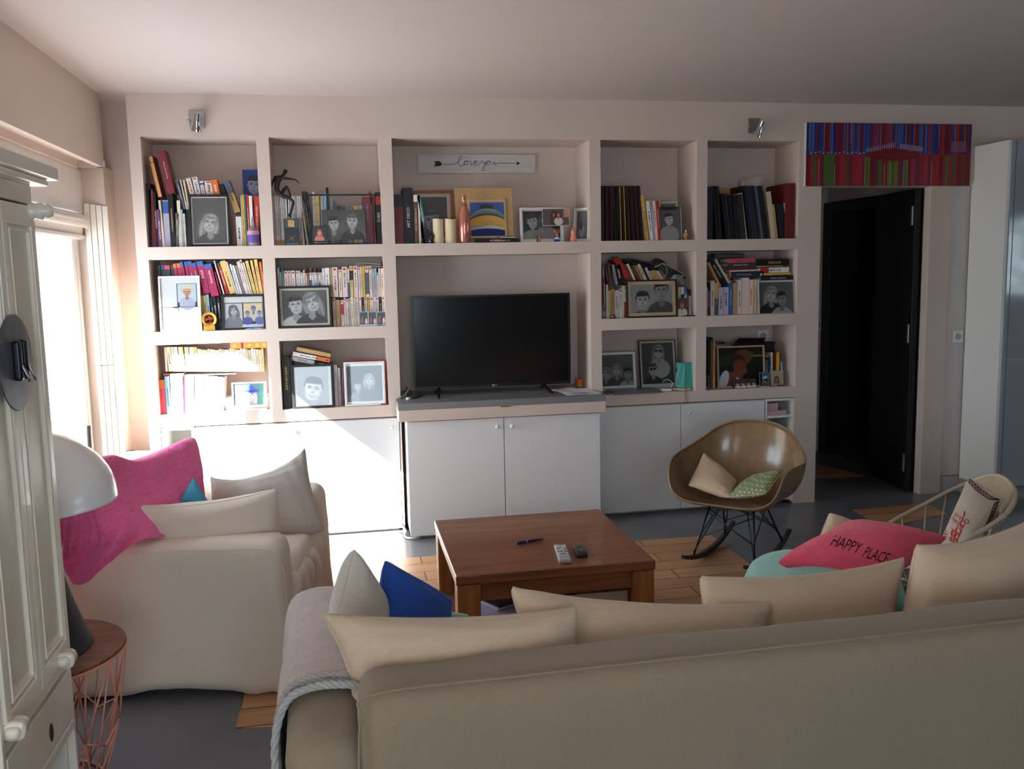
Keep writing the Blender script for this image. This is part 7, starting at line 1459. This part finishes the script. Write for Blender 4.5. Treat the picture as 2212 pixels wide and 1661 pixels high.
t = thing('cable_coil', 'grey cable coiled on the lying books, bottom far right niche', 'cable', P_('35', 600, 420, .12))
MB().tube(smooth_path([P_('35', 430, 400, .12), P_('35', 500, 380, .13), P_('35', 550, 350, .14), P_('35', 640, 370, .14), P_('35', 700, 400, .13), P_('35', 640, 405, .12), P_('35', 560, 380, .12), P_('35', 540, 420, .12)], 40), .0017, 6).build('cable', M_WIRE, t, smooth=True)
MB().rbox(P_('35', 425, 410, .12).x, P_('35', 530, 410, .12).x, .115, .13, P_('35', 470, 412, .12).z, P_('35', 470, 372, .12).z, r=.002, step=.01).build('plug', M_BLACK, t, smooth=True)
def outlet(x, z, y, label, sz=.04, rot=None):
    t = thing('wall_outlet', label, 'outlet', (x, y, z))
    MB().box(x-sz, x+sz, y-.008, y, z-sz, z+sz).build('cover_plate', M_WHITE, t, bevel=.002)
    MB().lathe([(sz*.52, 0), (sz*.58, 0), (sz*.58, .003), (sz*.52, .003)], n=28, m=Matrix.Translation((x, y-.008, z)) @ Matrix.Rotation(PI/2, 4, 'X')).build('round_bezel', M_WIRE, t)
    MB().box(x-sz*.25, x+sz*.25, y-.0105, y-.008, z-sz*.4, z+sz*.4).build('rocker_switch', mat('switch_grey', (196, 190, 188), rough=.4), t, bevel=.001)
p = P_('35', 1325, 250, .33); outlet(p.x, p.z, .3305, 'white wall outlet on the back of the bottom far right niche')
p = at(2068, 727, y=.018); outlet(p.x, p.z, .0175, 'square light switch on the grey panel right of the doorway', .038)
p = at(1775, 701, y=1.5); outlet(p.x-.03, p.z, 1.4995, 'light switch on the corridor wall seen through the doorway', .04)

# --- open shelf units under the niches
a = P_('11', 0, 0, 0)
t = thing('gift_box', 'small lidded pink box on the top right open shelf', 'box', (3.76, .06, .591))
PK = mat('pale_pink_card', (196, 164, 172), rough=.6)
MB().box(3.712, 3.790, .02, .09, .621, .655).build('box_body', PK, t, bevel=.001); MB().box(3.709, 3.793, .017, .093, .655, .668).build('box_lid', PK, t, bevel=.001)
tag(MB().box(3.710, 3.850, .015, .11, .592, .6195).build('flat_box', PK, bevel=.001, origin=(3.78, .06, .592)), 'flat pink box under the small lidded one', 'box')
for i, (z, h, cc) in enumerate(((.462, .05, (60, 54, 50)), (.322, .03, (120, 116, 112)))):
    tag(MB().box(3.72, 3.84, .06, .2, z, z+h).build('dark_box', mat('shelf_box_%d' % i, cc, rough=.6), bevel=.002, origin=(3.78, .1, z)), ['dark box on the second right open shelf', 'grey box on the third right open shelf'][i], 'box')
for i in range(4):
    tag(MB().obox(Matrix.Translation((3.79, .10, .047+.012*i)) @ Matrix.Rotation(.05*(i-1), 4, 'Z'), .15, .18, .010, (.5, .5, 0)).build('magazine', mat('mag_%d' % i, [(206, 204, 204), (176, 172, 176), (216, 214, 210), (130, 128, 134)][i], rough=.5), bevel=.0005, origin=(3.79, .1, .047+.012*i)), f'{ORD[i]} magazine up in the pile on the lowest right open shelf', 'magazine')
for i in range(5):
    tag(MB().obox(Matrix.Translation((.098, .13, .522+.009*i)) @ Matrix.Rotation(.08*math.sin(i*2), 4, 'Z'), .13, .18, .008, (.5, .5, 0)).build('magazine', mat('magl_%d' % i, [(100, 98, 104), (206, 200, 196), (120, 116, 122), (216, 214, 214), (176, 180, 184)][i], rough=.5), bevel=.0005, origin=(.098, .13, .522+.009*i)), f'{ORD[i]} magazine up in the pile on the left open shelf', 'magazine')

# ---------------------------------------------------------------- striped painting over the doorway
a, b = at(1742, 402, y=-.032), at(2096, 402, y=-.032); zt = at(1742, 264, y=-.032).z
t = thing('striped_painting', 'wide painting of red, blue and green stripes with a dark red lens shape', 'painting', V(((a.x+b.x)/2, -.016, a.z)))
x0, x1 = 3.925, 5.078; z0_, z1_ = 2.040, 2.428
MB().box(x0, x1, -.030, -.0015, z0_, z1_).build('stretched_canvas', mat('canvas_edge', (206, 200, 194), rough=.8), t, bevel=.001)
rs = random.Random(11); W_ = (x1-x0); A_ = (z1_-z0_)/W_; S_ = [('r', 0, 1, 0, A_, (118, 28, 40), .001)]
x = 0
while x < 1:
    w_ = rs.uniform(.008, .026); cc = rs.choice([(134, 26, 36), (110, 22, 34), (40, 60, 128), (52, 84, 150), (128, 48, 76), (160, 34, 38), (96, 34, 60), (34, 44, 110)])
    S_.append(('r', x, x+w_, A_*.5, A_, cc, .003)); 
    if rs.random() < .25: S_.append(('r', x, x+.0025, A_*rs.uniform(.5, .7), A_, (170, 160, 176), .002))
    x += w_
x = 0
while x < 1:
    w_ = rs.uniform(.010, .028); cc = rs.choice([(134, 26, 36), (112, 22, 32), (98, 110, 34), (70, 100, 40), (150, 40, 60), (104, 34, 60), (60, 84, 34), (150, 34, 36)])
    S_.append(('r', x, x+w_, 0, A_*.5, cc, .003))
    if rs.random() < .22: S_.append(('r', x, x+.0025, 0, A_*rs.uniform(.3, .5), (176, 170, 160), .002))
    x += w_
for i in range(13): S_.append(('r', .355+.0135*i, .362+.0135*i, A_*.55, A_*(.60+.008*i), (150, 140, 170), .003)); S_.append(('r', .56+.011*i, .567+.011*i, A_*.56, A_*(.68-.004*i), (150, 140, 170), .003))
for i in range(9): S_.append(('r', .88+.010*i, .884+.010*i, A_*.55, A_*.72, (150, 120, 130), .002)); S_.append(('r', .87, .975, A_*(.555+.02*i), A_*(.56+.02*i), (140, 110, 126), .002))
for i in range(14): S_.append(('e', .03+.024*i, A_*(.52+.01*(i % 3)), .007, .003, .2, (170, 160, 176), .4))
S_ += [('e', .345+.35*k/20, A_*.5, .012, A_*.115*math.sin(PI*(k+.5)/21), 0, (116, 20, 26), .1) for k in range(21)] + [('r', 0, 1, A_*.497, A_*.503, (140, 60, 60), .002)]
o = painted(Matrix.Translation(((x0+x1)/2, -.0306, z0_)), W_, z1_-z0_, S_, (118, 28, 40), parent=t, name='painted_surface', res=.0024, cap=480)
mb = MB()
for i in range(8): mb.box(x0-.0008, x0, -.018, -.015, z0_+.02+.048*i, z0_+.026+.048*i)
mb.build('staples', M_BLACK, t)

# ---------------------------------------------------------------- washroom seen through the doorway
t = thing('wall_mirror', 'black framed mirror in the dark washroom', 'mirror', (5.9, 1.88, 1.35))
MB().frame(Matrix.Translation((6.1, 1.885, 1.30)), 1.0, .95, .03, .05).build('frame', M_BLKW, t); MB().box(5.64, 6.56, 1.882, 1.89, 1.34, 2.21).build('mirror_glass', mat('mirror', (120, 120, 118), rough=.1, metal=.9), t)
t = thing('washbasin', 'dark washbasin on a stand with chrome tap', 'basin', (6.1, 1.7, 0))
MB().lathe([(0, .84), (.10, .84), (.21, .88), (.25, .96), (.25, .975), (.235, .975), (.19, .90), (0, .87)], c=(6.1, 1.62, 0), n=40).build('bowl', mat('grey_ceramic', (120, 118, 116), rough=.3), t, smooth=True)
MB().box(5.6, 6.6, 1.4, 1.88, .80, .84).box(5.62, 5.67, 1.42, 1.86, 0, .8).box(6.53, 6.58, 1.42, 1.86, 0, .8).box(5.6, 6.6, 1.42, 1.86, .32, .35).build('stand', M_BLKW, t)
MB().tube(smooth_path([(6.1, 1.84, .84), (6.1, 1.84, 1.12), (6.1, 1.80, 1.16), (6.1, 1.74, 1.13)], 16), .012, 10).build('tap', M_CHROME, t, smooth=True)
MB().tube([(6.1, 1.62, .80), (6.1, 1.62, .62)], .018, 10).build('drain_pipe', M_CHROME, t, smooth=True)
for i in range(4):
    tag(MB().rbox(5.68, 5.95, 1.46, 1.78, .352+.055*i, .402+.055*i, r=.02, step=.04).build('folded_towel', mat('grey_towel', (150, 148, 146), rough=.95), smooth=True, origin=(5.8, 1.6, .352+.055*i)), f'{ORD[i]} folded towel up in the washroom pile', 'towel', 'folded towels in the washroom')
# dark bag with a strap tucked behind the armchair
p = at(283, 985, y=.16)
t = thing('handbag', 'black handbag with curved handle on the floor behind the armchair', 'bag', (p.x, .16, 0))
MB().rbox(p.x-.085, p.x+.14, .10, .26, .0, p.z-.02, r=.03, step=.05, disp=lambda q, n: n*nz(q, 8, 1)*.01).build('bag_body', mat('black_leather', (28, 26, 28), rough=.4), t, smooth=True)
MB().tube(smooth_path([(p.x-.05, .15, p.z-.03), (p.x-.04, .15, p.z+.015), (p.x+.01, .15, p.z+.03), (p.x+.07, .15, p.z+.01), (p.x+.09, .15, p.z-.03)], 24), .007, 8).build('handle', MATS['black_leather'], t, smooth=True)
